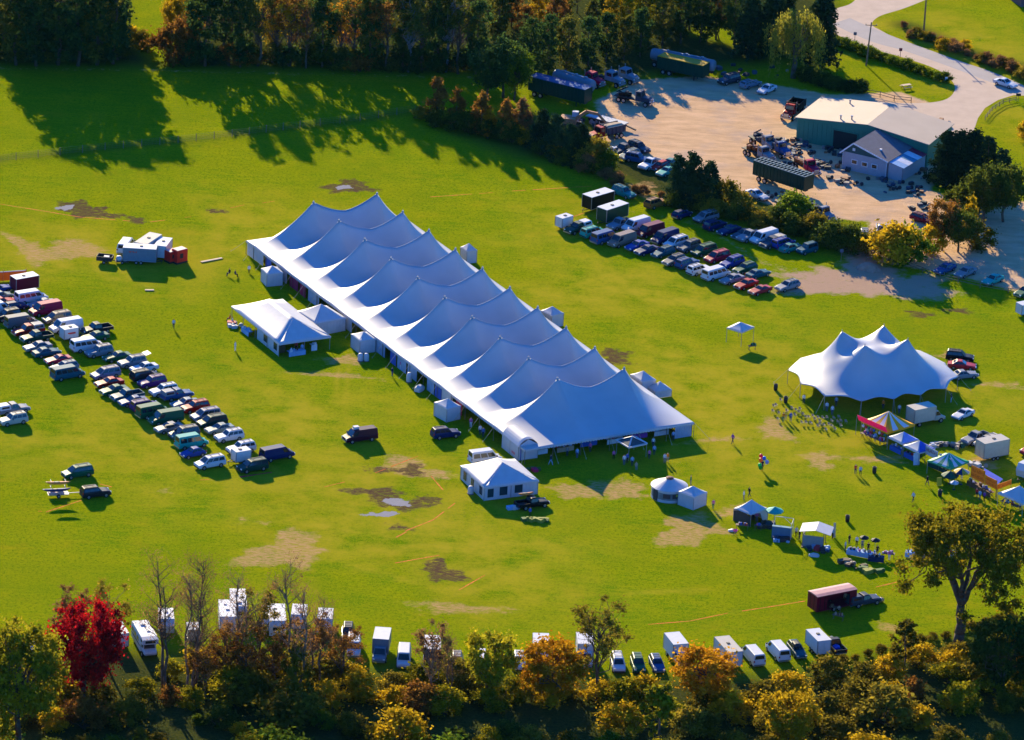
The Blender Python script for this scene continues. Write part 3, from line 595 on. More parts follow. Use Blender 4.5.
# right lot
row([('small white trailer', 'trailer_small', 564, 222, 'R', 'white', 'white'), ('dark green pickup with white cap', 'pickup_cap', 578, 227, 'L', 'darkgreen', 'white'), ('bright teal minivan', 'minivan', 593, 231, 'R', 'aqua'), ('grey-blue van', 'window_van', 605, 236, 'R', 'bluegrey'), ('tan-roofed van', 'van', 622, 239, 'L', 'tan'),
     ('blue sedan', 'sedan', 637, 245, 'L', 'blue'), ('dark blue sedan', 'sedan', 646.5, 249.5, 'L', 'navy'), ('teal wagon', 'wagon', 663, 251.5, 'L', 'tealblue'), ('black wagon', 'wagon', 674, 259.5, 'L', 'grey'), ('grey SUV', 'suv', 687, 262, 'R', 'bluegrey'), ('white SUV', 'suv', 699, 268.5, 'R', 'white'),
     ('white van with rear windows', 'window_van', 716, 272.5, 'R', 'white'), ('silver sedan', 'sedan', 732, 278.5, 'L', 'silver'), ('red sedan', 'sedan', 746, 283.5, 'L', 'red'), ('pinkish red coupe', 'coupe', 760, 289.5, 'L', 'pink'), ('silver wagon', 'wagon', 787.5, 285, 'L', 'silver')],
    'in the near row of the right lot', 'vehicles in the near row of the right lot', RL)
row([('black box trailer with white roof', 'trailer_long', 598, 201, 'L', 'black', 'white'), ('dark green box trailer with white roof', 'trailer_long', 612.5, 213.5, 'L', 'darkgreen', 'white'), ('pale blue pickup', 'pickup', 620, 223, 'L', 'paleblue'), ('white van', 'van', 636, 224, 'L', 'white'), ('maroon van', 'van', 650, 229.5, 'L', 'maroon'),
     ('navy van', 'van', 665, 236, 'L', 'navy'), ('white minivan', 'minivan', 676, 241.5, 'L', 'white'), ('charcoal SUV', 'suv', 689, 245.5, 'L', 'grey'), ('dark green minivan', 'minivan', 704, 249.5, 'L', 'green'), ('crimson minivan', 'minivan', 717, 256, 'L', 'crimson'), ('blue SUV', 'suv', 732, 261.5, 'L', 'blue'),
     ('green wagon', 'wagon', 745, 267.5, 'L', 'green'), ('dark teal sedan', 'sedan', 758, 273, 'R', 'tealblue')], 'in the middle row of the right lot', 'vehicles in the middle row of the right lot', RL)
row([('teal SUV', 'suv', 624, 191.5, (1, .42), 'teal'), ('gold SUV', 'suv', 656, 202, 'R', 'gold'), ('navy hatchback', 'hatchback', 682, 213.5, 'R', 'navy'), ('silver minivan', 'minivan', 706, 216, 'L', 'silver'), ('dark blue SUV', 'suv', 715, 224, 'R', 'navy'), ('dark blue sedan', 'sedan', 729, 229.5, 'L', 'navy'),
     ('grey sedan', 'sedan', 743, 233.5, 'L', 'slate'), ('silver pickup', 'pickup', 750, 235, 'L', 'silver'), ('large white van', 'van', 764, 236, 'L', 'white'), ('black SUV with white roof', 'pickup_cap', 773, 241.5, 'L', 'slate', 'cream'), ('blue van', 'minivan', 783, 242, 'R', 'blue'),
     ('teal sedan', 'sedan', 791, 247, 'R', 'teal'), ('dark green jeep', 'jeep', 807, 248, 'L', 'tealblue')], 'in the far row of the right lot along the bushes', 'vehicles in the far row of the right lot', RL)
# by the second pole tent and behind the stalls
for a in [('suv', 960, 355.5, (1, .1), 'black', 'black SUV parked at the right end of the scalloped pole tent', None), ('sedan', 962, 364.5, (1, .08), 'pink', 'pinkish red sedan between a black SUV and a silver one by the scalloped tent', None), ('sedan', 964, 374, (1, -.1), 'silver', 'silver sedan nearest of three cars at the end of the scalloped tent', None),
          ('coupe', 963, 413.5, (-1, .42), 'white', 'white coupe parked beside the open box truck behind the stalls', None), ('pickup', 976, 437, (-1, .32), 'silver', 'two-tone silver pickup behind the food stalls', None), ('box_truck', 926, 414, (1, -.2), 'cream', 'cream box truck with its rear open behind the striped yellow canopy', None, 'cream'),
          ('trailer_tall', 992, 450, (1, -.2), 'cream', 'cream box trailer with its end open behind the green striped stall', None, 'cream'), ('suv', 987, 441, (-1, .3), 'cream', 'cream SUV half hidden behind the cream box trailer', None), ('camper_trailer', 1030, 469, (-1, .5), 'white', 'white camper cut by the right edge behind the stalls', None, 'navy'), ('minivan', 1034, 448, (-1, .3), 'crimson', 'crimson van cut by the right edge above the white camper', None),
          ('trailer_small', 1025, 309, (1, -.2), 'white', 'small white trailer cut by the right edge below the fence', None, 'white'),
          ('sedan', 945, 268, (-1, .42), 'bluegrey', 'blue-grey sedan leftmost of the cars on the gravel by the fence', None), ('sedan', 965.5, 271.5, (-1, .42), 'silver', 'silver sedan between blue-grey and aqua sedans on the gravel', None), ('sedan', 993, 279, (-1, .42), 'aqua', 'aqua sedan right of the silver one on the gravel by the fence', None), ('sedan', 1025, 291, (-1, .42), 'green', 'green sedan cut by the right edge on the gravel', None),
          ('sedan', 1005.5, 82.5, (1, .3), 'white', 'white sedan driving on the road at the upper right', None),
          # scrap yard cars
          ('suv', 729, 78.5, (-1, .25), 'slate', 'dark SUV at the shaded back of the dirt yard', None), ('wagon', 750.5, 83, (1, -.3), 'paleblue', 'pale blue wagon in shade between an SUV and a white sedan in the yard', None), ('sedan', 767, 88.5, (-1, .45), 'white', 'white sedan at the sunny edge of the back of the yard', None),
          ('coupe', 611.5, 151, (-1, .35), 'white', 'white coupe at the left end of the scrap car line', None), ('pickup', 624, 148.5, (-1, .3), 'slate', 'dark pickup behind the white coupe in the scrap car line', None), ('suv', 639, 146.5, (1, .4), 'slate', 'dark SUV beside a pickup at the back of the scrap car line', None), ('wagon', 629, 154, (-1, .35), 'palegreen', 'pale green wagon in front of the dark pickup in the scrap line', None),
          ('suv', 638, 157.5, (1, .2), 'bluegrey', 'blue-grey SUV in the middle of the scrap car line', None), ('pickup', 650.5, 163, (-1, .4), 'white', 'white pickup in front of a red wreck in the scrap line', None), ('hatchback', 660, 165.5, (-1, .4), 'red', 'red wrecked hatchback in the scrap car line', None), ('sedan', 669, 163, (-1, .4), 'teal', 'teal sedan half hidden behind the dark cedar', None), ('coupe', 666, 171, (-1, .4), 'aqua', 'green coupe at the right end of the scrap car line', None),
          ('suv', 864.5, 236, (.05, 1), 'silver', 'white-roofed dark SUV parked among the yellow bushes', None), ('pickup', 882, 230, (.1, 1), 'white', 'white pickup behind the yellow bush at the yard edge', None), ('wagon', 923, 218, (1, .3), 'maroon', 'maroon wagon behind the reddish bush at the yard edge', None), ('sedan', 757, 194, (1, .4), 'white', 'white wreck below the long green trailer at the yard edge', None)]:
    vehicle(a[0], a[1], a[2], a[3], a[4], a[5], a[6], a[7] if len(a) > 7 else None, 0)
# row along the bottom hedge
for a in [('motorhome', 145, 639, (.55, 1), 'white', 'white motorhome leftmost in the clear along the bottom hedge', 'slate'), ('camper_trailer', 166, 622, (.1, 1), 'white', 'white camper behind the bare trees left of the twin motorhomes', 'tan'), ('trailer_small', 193, 633, (.3, 1), 'cream', 'small cream trailer between bare trees by the bottom hedge', 'white'), ('trailer', 118, 636, (.6, 1), 'white', 'white trailer behind the right side of the red maple', 'white'),
          ('trailer_small', 39, 648, (1, .4), 'white', 'small white trailer left of the red maple', 'white'), ('sedan', 76, 645, (1, .3), 'silver', 'silver car hidden behind the red maple', None), ('motorhome', 238, 606, (-.12, -1), 'white', 'white motorhome rear one of the twin pair by bare trees', 'brown'), ('camper_trailer_long', 227, 618, (-.06, -1), 'white', 'long white camper in front of the twin motorhome by bare trees', 'grey'),
          ('camper_trailer_long', 277, 622, (-.1, -1), 'white', 'long white camper with two roof vents by the bare trees', 'grey'), ('camper_trailer', 268, 620, (-.1, 1), 'white', 'white camper just left of the long camper with roof vents', 'tan'), ('camper_trailer', 299, 618, (-.1, 1), 'white', 'white camper just right of the long camper with roof vents', 'brown'), ('camper_trailer', 325, 622, (-.15, 1), 'white', 'white camper right of the bare twin stems by the hedge', 'tan'),
          ('suv', 348, 632, (-.1, 1), 'dark', 'dark SUV parked behind the yellow bush by the bottom hedge', None), ('van', 354, 645, (-.05, 1), 'white', 'white van half hidden in the yellow bushes at the bottom', None), ('box_truck', 381, 646, (-.2, 1), 'paleblue', 'pale blue box truck with white roof facing the hedge', 'white'), ('van', 404, 656, (-.05, 1), 'white', 'white van behind the small bare tree at the bottom', None),
          ('trailer_tall', 432, 654, (0, 1), 'slate', 'dark box trailer with white roof along the bottom hedge', 'white'), ('suv', 457, 661, (.02, 1), 'silver', 'dark silver SUV between the box trailer and a green tree', None), ('window_van', 480, 662, (.05, 1), 'white', 'white window van behind the round green tree at the bottom', None), ('suv', 519, 661, (.05, 1), 'white', 'white SUV left of the orange bush by the bottom hedge', None),
          ('box_truck', 541, 652, (.1, 1), 'white', 'white box truck rising behind the orange bush', 'white'), ('box_truck', 585, 651, (.12, 1), 'white', 'white box truck behind the tall airy tree at the bottom', 'white'), ('minivan', 618, 662, (.2, 1), 'white', 'white minivan facing the hedge right of the airy tree', None), ('suv', 638, 663, (.3, 1), 'green', 'green SUV with a tan roof facing the bottom hedge', None),
          ('wagon', 657, 663, (.45, 1), 'bluegrey', 'blue-grey wagon facing the hedge beside the big white box truck', None), ('box_truck', 678, 651, (.75, 1), 'white', 'big white box truck left of the round orange tree', 'white'), ('trailer_long', 728, 654, (-.9, -1), 'white', 'long white trailer right of the round orange tree', 'cream'), ('van', 753, 654, (-.9, -1), 'white', 'white cargo van right beside the long white trailer', None),
          ('van', 778, 649.5, (-.95, -1), 'white', 'white cargo van left of the teal car with a roof box', None), ('wagon', 797, 649, (.8, 1), 'tealblue', 'teal wagon with a dark roof box between white van and trailer', None), ('trailer', 818, 643, (-1, -1), 'white', 'white cargo trailer beside the dark pickup at the bottom', 'white'), ('pickup', 834, 644, (-.95, -.95), 'dark', 'black pickup with blue load at the right end of the bottom row', None), ('pickup_cap', 864, 599, (1, -.2), 'slate', 'dark capped pickup in front of the maroon trailer', 'slate')]:
    vehicle(a[0], a[1], a[2], a[3], a[4], a[5], 'vehicles along the bottom hedge', a[6], 1)
# ---------------------------------------------------------------- working vehicles, machines, trailers with their own shapes
def custom(name, label, cat, px, py, d, h=1.5, group=None):
    g = G(px, py, h/2); return thing(name, label, cat, (g.x, g.y, 0), heading(px, py, *d), group)
def put_wheels(root, xs_, W, r=.5, w_=.3):
    for x in xs_:
        for s in (-1, 1): o = obj('wheel', wheel_mesh(r, w_), root); o.location = (x, s*(W/2-w_/2), r)
def truck_cab(root, x, col, W=2.3, nose=1.5, sleeper=0):
    """conventional cab: bonnet ahead of x"""
    part('bonnet', body_mesh(1.7, .7, [(x, 1.75, 1), (x+nose*.7, 1.65, .96), (x+nose, 1.45, .9), (x+nose+.06, .95, .86)]), C(col), root)
    mb, B_, T_ = greenhouse((x-1.25-sleeper, x+.02, W/2-.15, 1.0), (x-1.25-sleeper, x-.3, W/2-.28, 2.6), .08); part('cabin', mb, C(col), root)
    mb = MB(); pane(mb, B_[1], B_[2], T_[2], T_[1], .08, .92, .5, .92); part('windscreen', mb, GLASS, root)
    for a, b, c, d in ((B_[0], B_[1], T_[1], T_[0]), (B_[2], B_[3], T_[3], T_[2])):
        mb = MB(); pane(mb, a, b, c, d, .2, .9, .52, .9); part('side_window', mb, GLASS, root)
    part('grille', MB().box(x+nose+.08, 0, 1.15, .06, 1.0, .6), CHROME, root); part('bumper', MB().box(x+nose+.12, 0, .65, .16, W*.92, .3), CHROME, root)
    for s in (-1, 1): part('headlight', MB().box(x+nose+.06, s*.72, 1.1, .1, .24, .2), LAMPW, root)
    mb = MB()
    for s in (-1, 1): mb.tube((x-1.3-sleeper, s*(W/2-.2), .9), (x-1.3-sleeper, s*(W/2-.2), 3.1), .07)
    part('exhaust_stack', mb, CHROME, root)
def dump_body(root, x0, x1, col, W=2.4, zb=1.2, h=1.3):
    mb = MB()
    for s in (-1, 1): mb.box((x0+x1)/2, s*W/2, zb+h/2, x1-x0, .1, h)
    mb.box(x1, 0, zb+h/2+.15, .12, W, h+.3); mb.box(x0, 0, zb+h*.42, .1, W, h*.84); mb.box((x0+x1)/2, 0, zb+.06, x1-x0, W-.1, .12)
    for i in range(5):
        for s in (-1, 1): mb.box(x0+(x1-x0)*(i+.5)/5, s*(W/2+.08), zb+h/2, .12, .1, h)
    part('dump_body', mb, C(col), root)
def chassis(root, x0, x1): part('chassis', MB().box((x0+x1)/2, 0, .85, x1-x0, .85, .28), DARK, root)
t = custom('dump_truck', 'red dump truck with empty black bed parked at the green garage', 'truck', 793, 109, (-.75, .62), 2.6)
truck_cab(t, 2.1, 'red'); dump_body(t, -3.6, .7, 'black'); chassis(t, -3.5, 3.2); put_wheels(t, (2.9, -1.6, -2.7), 2.4)
t = custom('dump_truck', 'red dump truck with dark loaded body beside the orange excavator', 'truck', 606, 132, (-1, .22), 2.6)
truck_cab(t, 2.2, 'red'); dump_body(t, -3.6, .8, 'slate'); part('load', MB().loft([[(x, y*k, 2.3+z*k) for y, z in ((-1.1, 0), (-.5, .35), (.5, .35), (1.1, 0))] for x, k in ((-3.4, .5), (-2.5, 1), (-.3, 1), (.6, .5))]), mat('pale_sand_load', (.4, .3, .2), .95), t); chassis(t, -3.5, 3.2); put_wheels(t, (3.0, -1.6, -2.7), 2.4)
def semi(name, label, px, py, d, Lb, col, Hb=2.7, ribs=True, open_top=True, topcol=None):
    t = custom(name, label, 'trailer', px, py, d, 3.4); mb = MB(); W = 2.5; z0 = 1.1
    for s in (-1, 1): mb.box(0, s*W/2, z0+Hb/2, Lb, .08, Hb)
    for x in (-Lb/2, Lb/2): mb.box(x, 0, z0+Hb/2, .08, W, Hb)
    mb.box(0, 0, z0+.06, Lb-.1, W-.1, .12); part('body', mb, C(col), t)
    n = int(Lb/.75); mb = MB()
    for i in range(n+1):
        for s in (-1, 1): mb.box(-Lb/2+Lb*i/n, s*(W/2+.09), z0+Hb/2, .1, .1, Hb)
    part('side_ribs', mb, C(col), t)
    mb = MB()
    for s in (-1, 1): mb.slab((-Lb/2, s*W/2, z0+Hb+.06), (Lb/2, s*W/2, z0+Hb+.06), .16, .14)
    if open_top:
        for i in range(n+1): x = -Lb/2+Lb*i/n; mb.slab((x, -W/2, z0+Hb+.08), (x, W/2, z0+Hb+.08), .22, .08)
        mb.slab((-Lb/2, 0, z0+Hb+.16), (Lb/2, 0, z0+Hb+.16), .12, .07)
    else: mb.box(0, 0, z0+Hb+.03, Lb, W-.1, .1)
    part('top_frame', mb, C(topcol or col), t); chassis(t, -Lb/2+.3, Lb/2-.3); put_wheels(t, (-Lb/2+1.2, -Lb/2+2.5), 2.4)
    part('landing_leg', MB().box(Lb/2-2, .7, .55, .15, .15, 1.1).box(Lb/2-2, -.7, .55, .15, .15, 1.1), DARK, t); return t
semi('ribbed_trailer', 'long dark green ribbed open-top trailer in the middle of the yard', 783, 178, (1, .33), 11.5, 'darkgreen', 2.6, topcol='palegreen')
semi('chip_trailer', 'dark olive ribbed trailer in the shade left of the white tractors', 560, 92, (1, .25), 12.0, 'darkgreen', 2.6, open_top=False, topcol='bluegrey')
semi('chip_trailer', 'dark trailer loaded with yellow chips in front of the pale tanker', 683, 68, (1, .22), 9.5, 'darkgreen', 2.3, open_top=False, topcol='yellow')
def tanker(label, px, py, d, Lb, col):
    t = custom('tank_trailer', label, 'trailer', px, py, d, 3.2); pr = [(.3, 0), (1.0, .12), (1.12, .4), (1.12, Lb-.4), (1.0, Lb-.12), (.3, Lb)]
    mb = MB(); rings = [[(-Lb/2+z, r*math.cos(a), 2.15+r*math.sin(a)) for a in [i*math.pi/8 for i in range(16)]] for r, z in pr]; mb.loft(rings); part('tank', mb, C(col), t, True)
    part('walkway', MB().box(0, 0, 3.32, Lb*.7, .5, .06), STEEL, t)
    mb = MB()
    for x in (-Lb*.25, Lb*.05, Lb*.3): mb.tube((x, 0, 3.2), (x, 0, 3.5), .3, .3, 10)
    part('hatch', mb, STEEL, t); chassis(t, -Lb/2+.3, Lb/2-.3); put_wheels(t, (-Lb/2+1.2, -Lb/2+2.4), 2.4)
tanker('pale blue-white tank trailer along the trees at the back of the yard', 683, 62.5, (1, .2), 13, 'paleblue')
tanker('long pale tank trailer behind the dark olive trailer in the shade', 574, 83, (1, .3), 9, 'paleblue')
def flatbed(label, px, py, d, cab, load, n=1):
    t = custom('flatbed_truck', label, 'truck', px, py, d, 2.4); truck_cab(t, 2.0, cab)
    part('deck', MB().box(-1.4, 0, 1.15, 4.2, 2.3, .16), DARK, t)
    mb = MB(); random.seed(n)
    for i in range(7): x = random.uniform(-3.0, .2); y = random.uniform(-.8, .8); mb.box(x, y, 1.25+.35, random.uniform(.4, 1.3), random.uniform(.3, .7), random.uniform(.3, .9), 0, random.random())
    mb.slab((-3.6, .2, 1.5), (-1.4, .1, 2.9), .2, .2); part('machinery', mb, C(load), t); chassis(t, -3.4, 3.0); put_wheels(t, (2.8, -1.6, -2.6), 2.3); return t
flatbed('white-cabbed flatbed with crane gear, upper of two in the yard', 764, 141, (.9, .5), 'silver', 'slate', 1); flatbed('white-cabbed flatbed loaded with scrap, lower of two in the yard', 759, 152, (.9, .4), 'silver', 'brown', 2)
flatbed('pale grey tipper truck behind the two flatbeds', 777, 147, (.9, .5), 'bluegrey', 'slate', 3)
flatbed('red truck tractor with a load behind the green ribbed trailer', 806, 165, (1, .6), 'crimson', 'brown', 4)
flatbed('wrecked white box-bodied truck tipped among bushes at the yard edge', 819, 212, (1, .45), 'silver', 'black', 5)
flatbed('dark flatbed wreck beside the white wreck at the yard edge', 793, 205, (1, .4), 'black', 'maroon', 6)
flatbed('dark tractor unit in the shade at the yard entrance', 634, 97, (1, .2), 'slate', 'black', 7)
for lab, px, py, c in [('white truck tractor left of its twin in the shade at the back of the yard', 609, 77, 'paleblue'), ('white truck tractor right of its twin in the shade at the back of the yard', 623, 74, 'paleblue'), ('crimson truck tractor beside the long pale tank trailer', 589, 78, 'crimson')]:
    t = custom('truck_tractor', lab, 'truck', px, py, (1, .3), 2.6); truck_cab(t, 1.6, c, sleeper=.6); chassis(t, -3.0, 2.6); put_wheels(t, (2.5, -1.4, -2.5), 2.3); part('fifth_wheel', MB().box(-1.9, 0, 1.1, .9, .9, .12), DARK, t)
# excavator
t = custom('excavator', 'rusty orange excavator with folded arm beside the red dump truck', 'excavator', 572, 121, (1, .1), 2.4); XO = mat('rusty_orange', (.5, .2, .08), .7, var=.3)
for s in (-1, 1): part('track', MB().loft([[(x, y, z) for x, z in ((-1.9, .25), (-1.6, 0), (1.6, 0), (1.9, .25), (1.9, .6), (1.6, .85), (-1.6, .85), (-1.9, .6))] for y in (s*.75, s*1.3)]), DARK, t)
part('body', MB().box(-.6, 0, 1.45, 2.9, 2.3, 1.0), XO, t); part('cabin', MB().box(.5, .65, 2.2, 1.2, .95, 1.4, taper=.9), WALLW, t); part('cab_window', MB().box(1.09, .65, 2.3, .05, .75, .9).box(.5, 1.11, 2.3, .9, .05, .9), GLASS, t)
part('boom', MB().slab((.6, -.2, 1.7), (2.6, -.2, 3.4), .4, .55).slab((2.6, -.2, 3.4), (4.6, -.2, 3.1), .38, .5), XO, t); part('stick', MB().slab((4.5, -.2, 3.3), (6.6, -.2, 1.2), .34, .4), XO, t); part('bucket', MB().loft([[(6.2, y, 1.3), (6.9, y, 1.3), (7.1, y, .7), (6.6, y, .2), (6.1, y, .5)] for y in (-.7, .3)]), XO, t)
t = custom('tipped_trailer', 'low rusty trailer between the excavator and the dirt yard', 'trailer', 607, 121, (1, .28), 1.4); part('deck', MB().box(0, 0, 1.0, 8, 2.3, .2), STEEL, t); part('tow_bar', MB().slab((4, 0, .9), (6.4, 0, .5), .3, .2), DARK, t); put_wheels(t, (-2.6, -1.5), 2.3)
# canoe trailer with kayaks
t = custom('canoe_trailer', 'small canoe trailer with tall rack behind the dark SUV', 'trailer', 58, 494, (1, -.05), .8)
part('frame', MB().box(0, 0, .5, 3.2, 1.3, .1).slab((1.6, 0, .5), (3.3, 0, .5), .1, .1), STEEL, t); part('rack', MB().slab((-1.1, 0, .5), (-1.1, 0, 2.6), .08, .08).slab((1.1, 0, .5), (1.1, 0, 2.6), .08, .08).slab((-1.1, -.8, 1.5), (-1.1, .8, 1.5), .07, .07).slab((1.1, -.8, 1.5), (1.1, .8, 1.5), .07, .07).slab((-1.1, -.7, 2.55), (-1.1, .7, 2.55), .07, .07).slab((1.1, -.7, 2.55), (1.1, .7, 2.55), .07, .07), STEEL, t)
part('gear_tray', MB().box(-.3, 0, .72, 2.4, 1.2, .34).box(-.9, .1, .98, .7, .7, .25).box(.3, -.1, .95, .9, .6, .2), mat('pink_grey_gear', (.45, .33, .32), .8, var=.35, scale=4), t); put_wheels(t, (0,), 1.6, .3, .18)
def kayak(label, px, py, z, d, col, Ln=4.2, W=.7, inside=True):
    g = G(px, py, z); mb = MB(); rings = []
    for i in range(11):
        u = i/10*2-1; k = max(.05, 1-abs(u)**2.6); rings.append([(u*Ln/2, W/2*k*c, .22+.2*abs(u)**3+.24*s*(k**.6)) for c, s in ((0, -1), (.6, -.8), (1, 0), (.8, .55), (0, .7), (-.8, .55), (-1, 0), (-.6, -.8))])
    mb.loft(rings); o = thing('kayak', label, 'kayak', (g.x, g.y, z-.2), heading(px, py, *d)); part('hull', mb, mat('hull_'+col, COLS[col], .35, var=.08), o, True); part('cockpit', MB().lathe((-.2, 0, .34), [(.01, .09), (.26, .085), (.3, .05)], 12, 0, 1.6, .8), DARK, o)
kayak('tan-orange kayak on the top bars of the canoe trailer', 58, 483, 2.65, (1, -.02), 'orange', 3.9); kayak('dark blue kayak on the lower bars of the canoe trailer', 56.5, 490, 1.6, (1, -.05), 'navy', 4.5, .8)
kayak('orange kayak lying on top of the black pickup', 526, 494, 1.95, (1, -.12), 'orange', 2.6, .6)
# generator cluster
vehicle('trailer_long', 140, 255, (1, .06), 'paleblue', 'pale blue-white reefer trailer in the middle of the generator cluster', 'generator trailers on the open grass', 'white', 0)
vehicle('window_van', 126, 245, (.6, -.8), 'white', 'white van with rear windows left of the reefer trailer', 'generator trailers on the open grass', None, 0)
vehicle('trailer_long', 148, 247, (.75, -.5), 'white', 'grey-white trailer behind the reefer trailer', 'generator trailers on the open grass', 'cream', 0)
vehicle('trailer', 163, 249, (.6, -.8), 'white', 'white trailer with pink-lit side next to the red generators', 'generator trailers on the open grass', 'white', 0)
t = custom('open_trailer', 'small dark open trailer with a pale load left of the white van', 'trailer', 105, 259, (1, .1), 1.2, 'generator trailers on the open grass')
mb = MB(); mb.box(0, 0, .55, 2.6, 1.7, .1)
for s in (-1, 1): mb.box(0, s*.85, .9, 2.6, .06, .7)
for x in (-1.3, 1.3): mb.box(x, 0, .9, .06, 1.7, .7)
part('body', mb, DARK, t); part('load', MB().box(.3, -.1, .95, .9, .7, .5), CANVAS, t); part('tow_bar', MB().slab((1.3, 0, .5), (2.6, 0, .5), .1, .1), DARK, t); put_wheels(t, (0,), 1.9, .3, .18)
GR = mat('generator_red', (.75, .015, .012), .5, var=.1)
for lab, px, py, L_, H_ in [('small red generator box between the white trailer and large red one', 171.5, 257, 1.8, 1.7), ('large red generator box at the right end of the cluster', 179.5, 256.5, 2.2, 2.1)]:
    t = custom('generator', lab, 'generator', px, py, (1, -.25), H_, 'red generators'); part('housing', MB().box(0, 0, .35+H_/2, L_, 1.6, H_), GR, t); part('skid', MB().box(0, 0, .18, L_+.2, 1.5, .3), DARK, t)
    part('roof_panel', MB().box(0, 0, .38+H_, L_*.9, 1.4, .08), mat('generator_top', (.6, .4, .35), .6), t); part('vent', MB().box(-.2, -.82, .4+H_*.5, L_*.3, .05, H_*.4), DARK, t)
t = custom('water_cart', 'small white tanks on a cart in front of the reefer trailer', 'cart', 122, 260, (1, 0), 1.0); part('tank', MB().lathe((-.5, 0, .4), [(.01, 0), (.5, 0), (.55, .4), (.4, .8), (.01, .85)], 12).lathe((.6, .1, .4), [(.01, 0), (.4, 0), (.45, .3), (.3, .6), (.01, .65)], 12), CANVAS, t, True); part('frame', MB().box(0, 0, .35, 2.2, 1.2, .08), WOOD, t); put_wheels(t, (0,), 1.4, .25, .15)
# reefer lettering: one short red word panel, too blurred in the photograph to read
g = G(140, 255, 1.3); rz = heading(140, 255, 1, .06); o = [x for x in bpy.data.objects if x.get('label', '').startswith('pale blue-white reefer')][0]
part('lettering', MB().box(-1.7, -1.165, 2.2, .12, .02, .3).box(-1.5, -1.165, 2.2, .12, .02, .3).box(-1.25, -1.165, 2.25, .2, .02, .1).box(-1.0, -1.165, 2.2, .12, .02, .3).box(-.75, -1.165, 2.15, .22, .02, .12).box(-.5, -1.165, 2.2, .1, .02, .3), mat('red_lettering', (.6, .05, .04), .6), o)
o = [x for x in bpy.data.objects if x.get('label', '').startswith('small white trailer with a red')][0]
for s in (-1, 1): part('red_mark', MB().box(.2, s*.865, 1.4, 1.1, .02, .3).box(-.5, s*.865, 1.45, .3, .02, .2), mat('red_lettering', (.6, .05, .04), .6), o)
# maroon livestock trailer with an awning side
t = custom('stock_trailer', 'long maroon trailer with open near side and goods on tables', 'trailer', 832, 600, (1, -.2), 2.6); M1 = C('maroon'); L_, W, H_ = 7.0, 2.5, 2.4
mb = MB(); mb.box(0, W/2, .5+H_/2, L_, .08, H_).box(-L_/2, 0, .5+H_/2, .08, W, H_).box(L_/2, 0, .5+H_/2, .08, W, H_).box(0, 0, .5, L_, W, .12).box(-2.6, -W/2, .5+H_/2, 1.7, .08, H_).box(2.9, -W/2, .5+H_/2, 1.2, .08, H_).box(.7, -W/2, 2.75, 3.4, .08, .3); part('body', mb, M1, t)
part('roof', MB().loft([[(x, -W/2-.06, 2.93), (x, -W/4, 3.05), (x, W/4, 3.05), (x, W/2+.06, 2.93), (x, W/2+.06, 2.88), (x, -W/2-.06, 2.88)] for x in (-L_/2-.05, L_/2+.05)]), mat('faded_pink_roof', (.42, .17, .17), .55), t)
part('door_rib', MB().box(-L_/2-.05, .5, 1.7, .05, .08, 2.2).box(-L_/2-.05, -.5, 1.7, .05, .08, 2.2).box(-3.0, -W/2-.06, 1.7, .08, .05, 2.2).box(-2.2, -W/2-.06, 1.7, .08, .05, 2.2), C('black'), t); put_wheels(t, (-.4, .5), 2.6, .38, .22)
part('tow_bar', MB().slab((3.5, 0, .6), (5.0, 0, .6), .14, .14), DARK, t)
# roof box, loads
g = G(797, 640, 1.7); solo('roof_box', 'dark roof box on the teal wagon in the bottom row', 'roof box', MB().loft([[(x, y*k, z*k) for y, z in ((-.45, 0), (.45, 0), (.42, .36), (.25, .45), (-.25, .45), (-.42, .36))] for x, k in ((-.9, .6), (-.6, 1), (.5, 1), (.9, .5))]), [DARK], (G(796, 645, 1.55).x, G(796, 645, 1.55).y, 1.56), heading(797, 649, .8, 1))
g = G(836, 646, .9); solo('tarp_bundle', 'bright blue tarp bundle in the bed of the black bottom-row pickup', 'tarp', MB().loft([[(x, y*k, z*k) for y, z in ((-.6, 0), (.6, 0), (.5, .35), (0, .5), (-.5, .3))] for x, k in ((-.7, .7), (-.2, 1), (.4, .9), (.7, .6))]), [mat('blue_tarp', (.02, .06, .5), .5)], (g.x, g.y, .7), heading(834, 644, -.95, -.95))
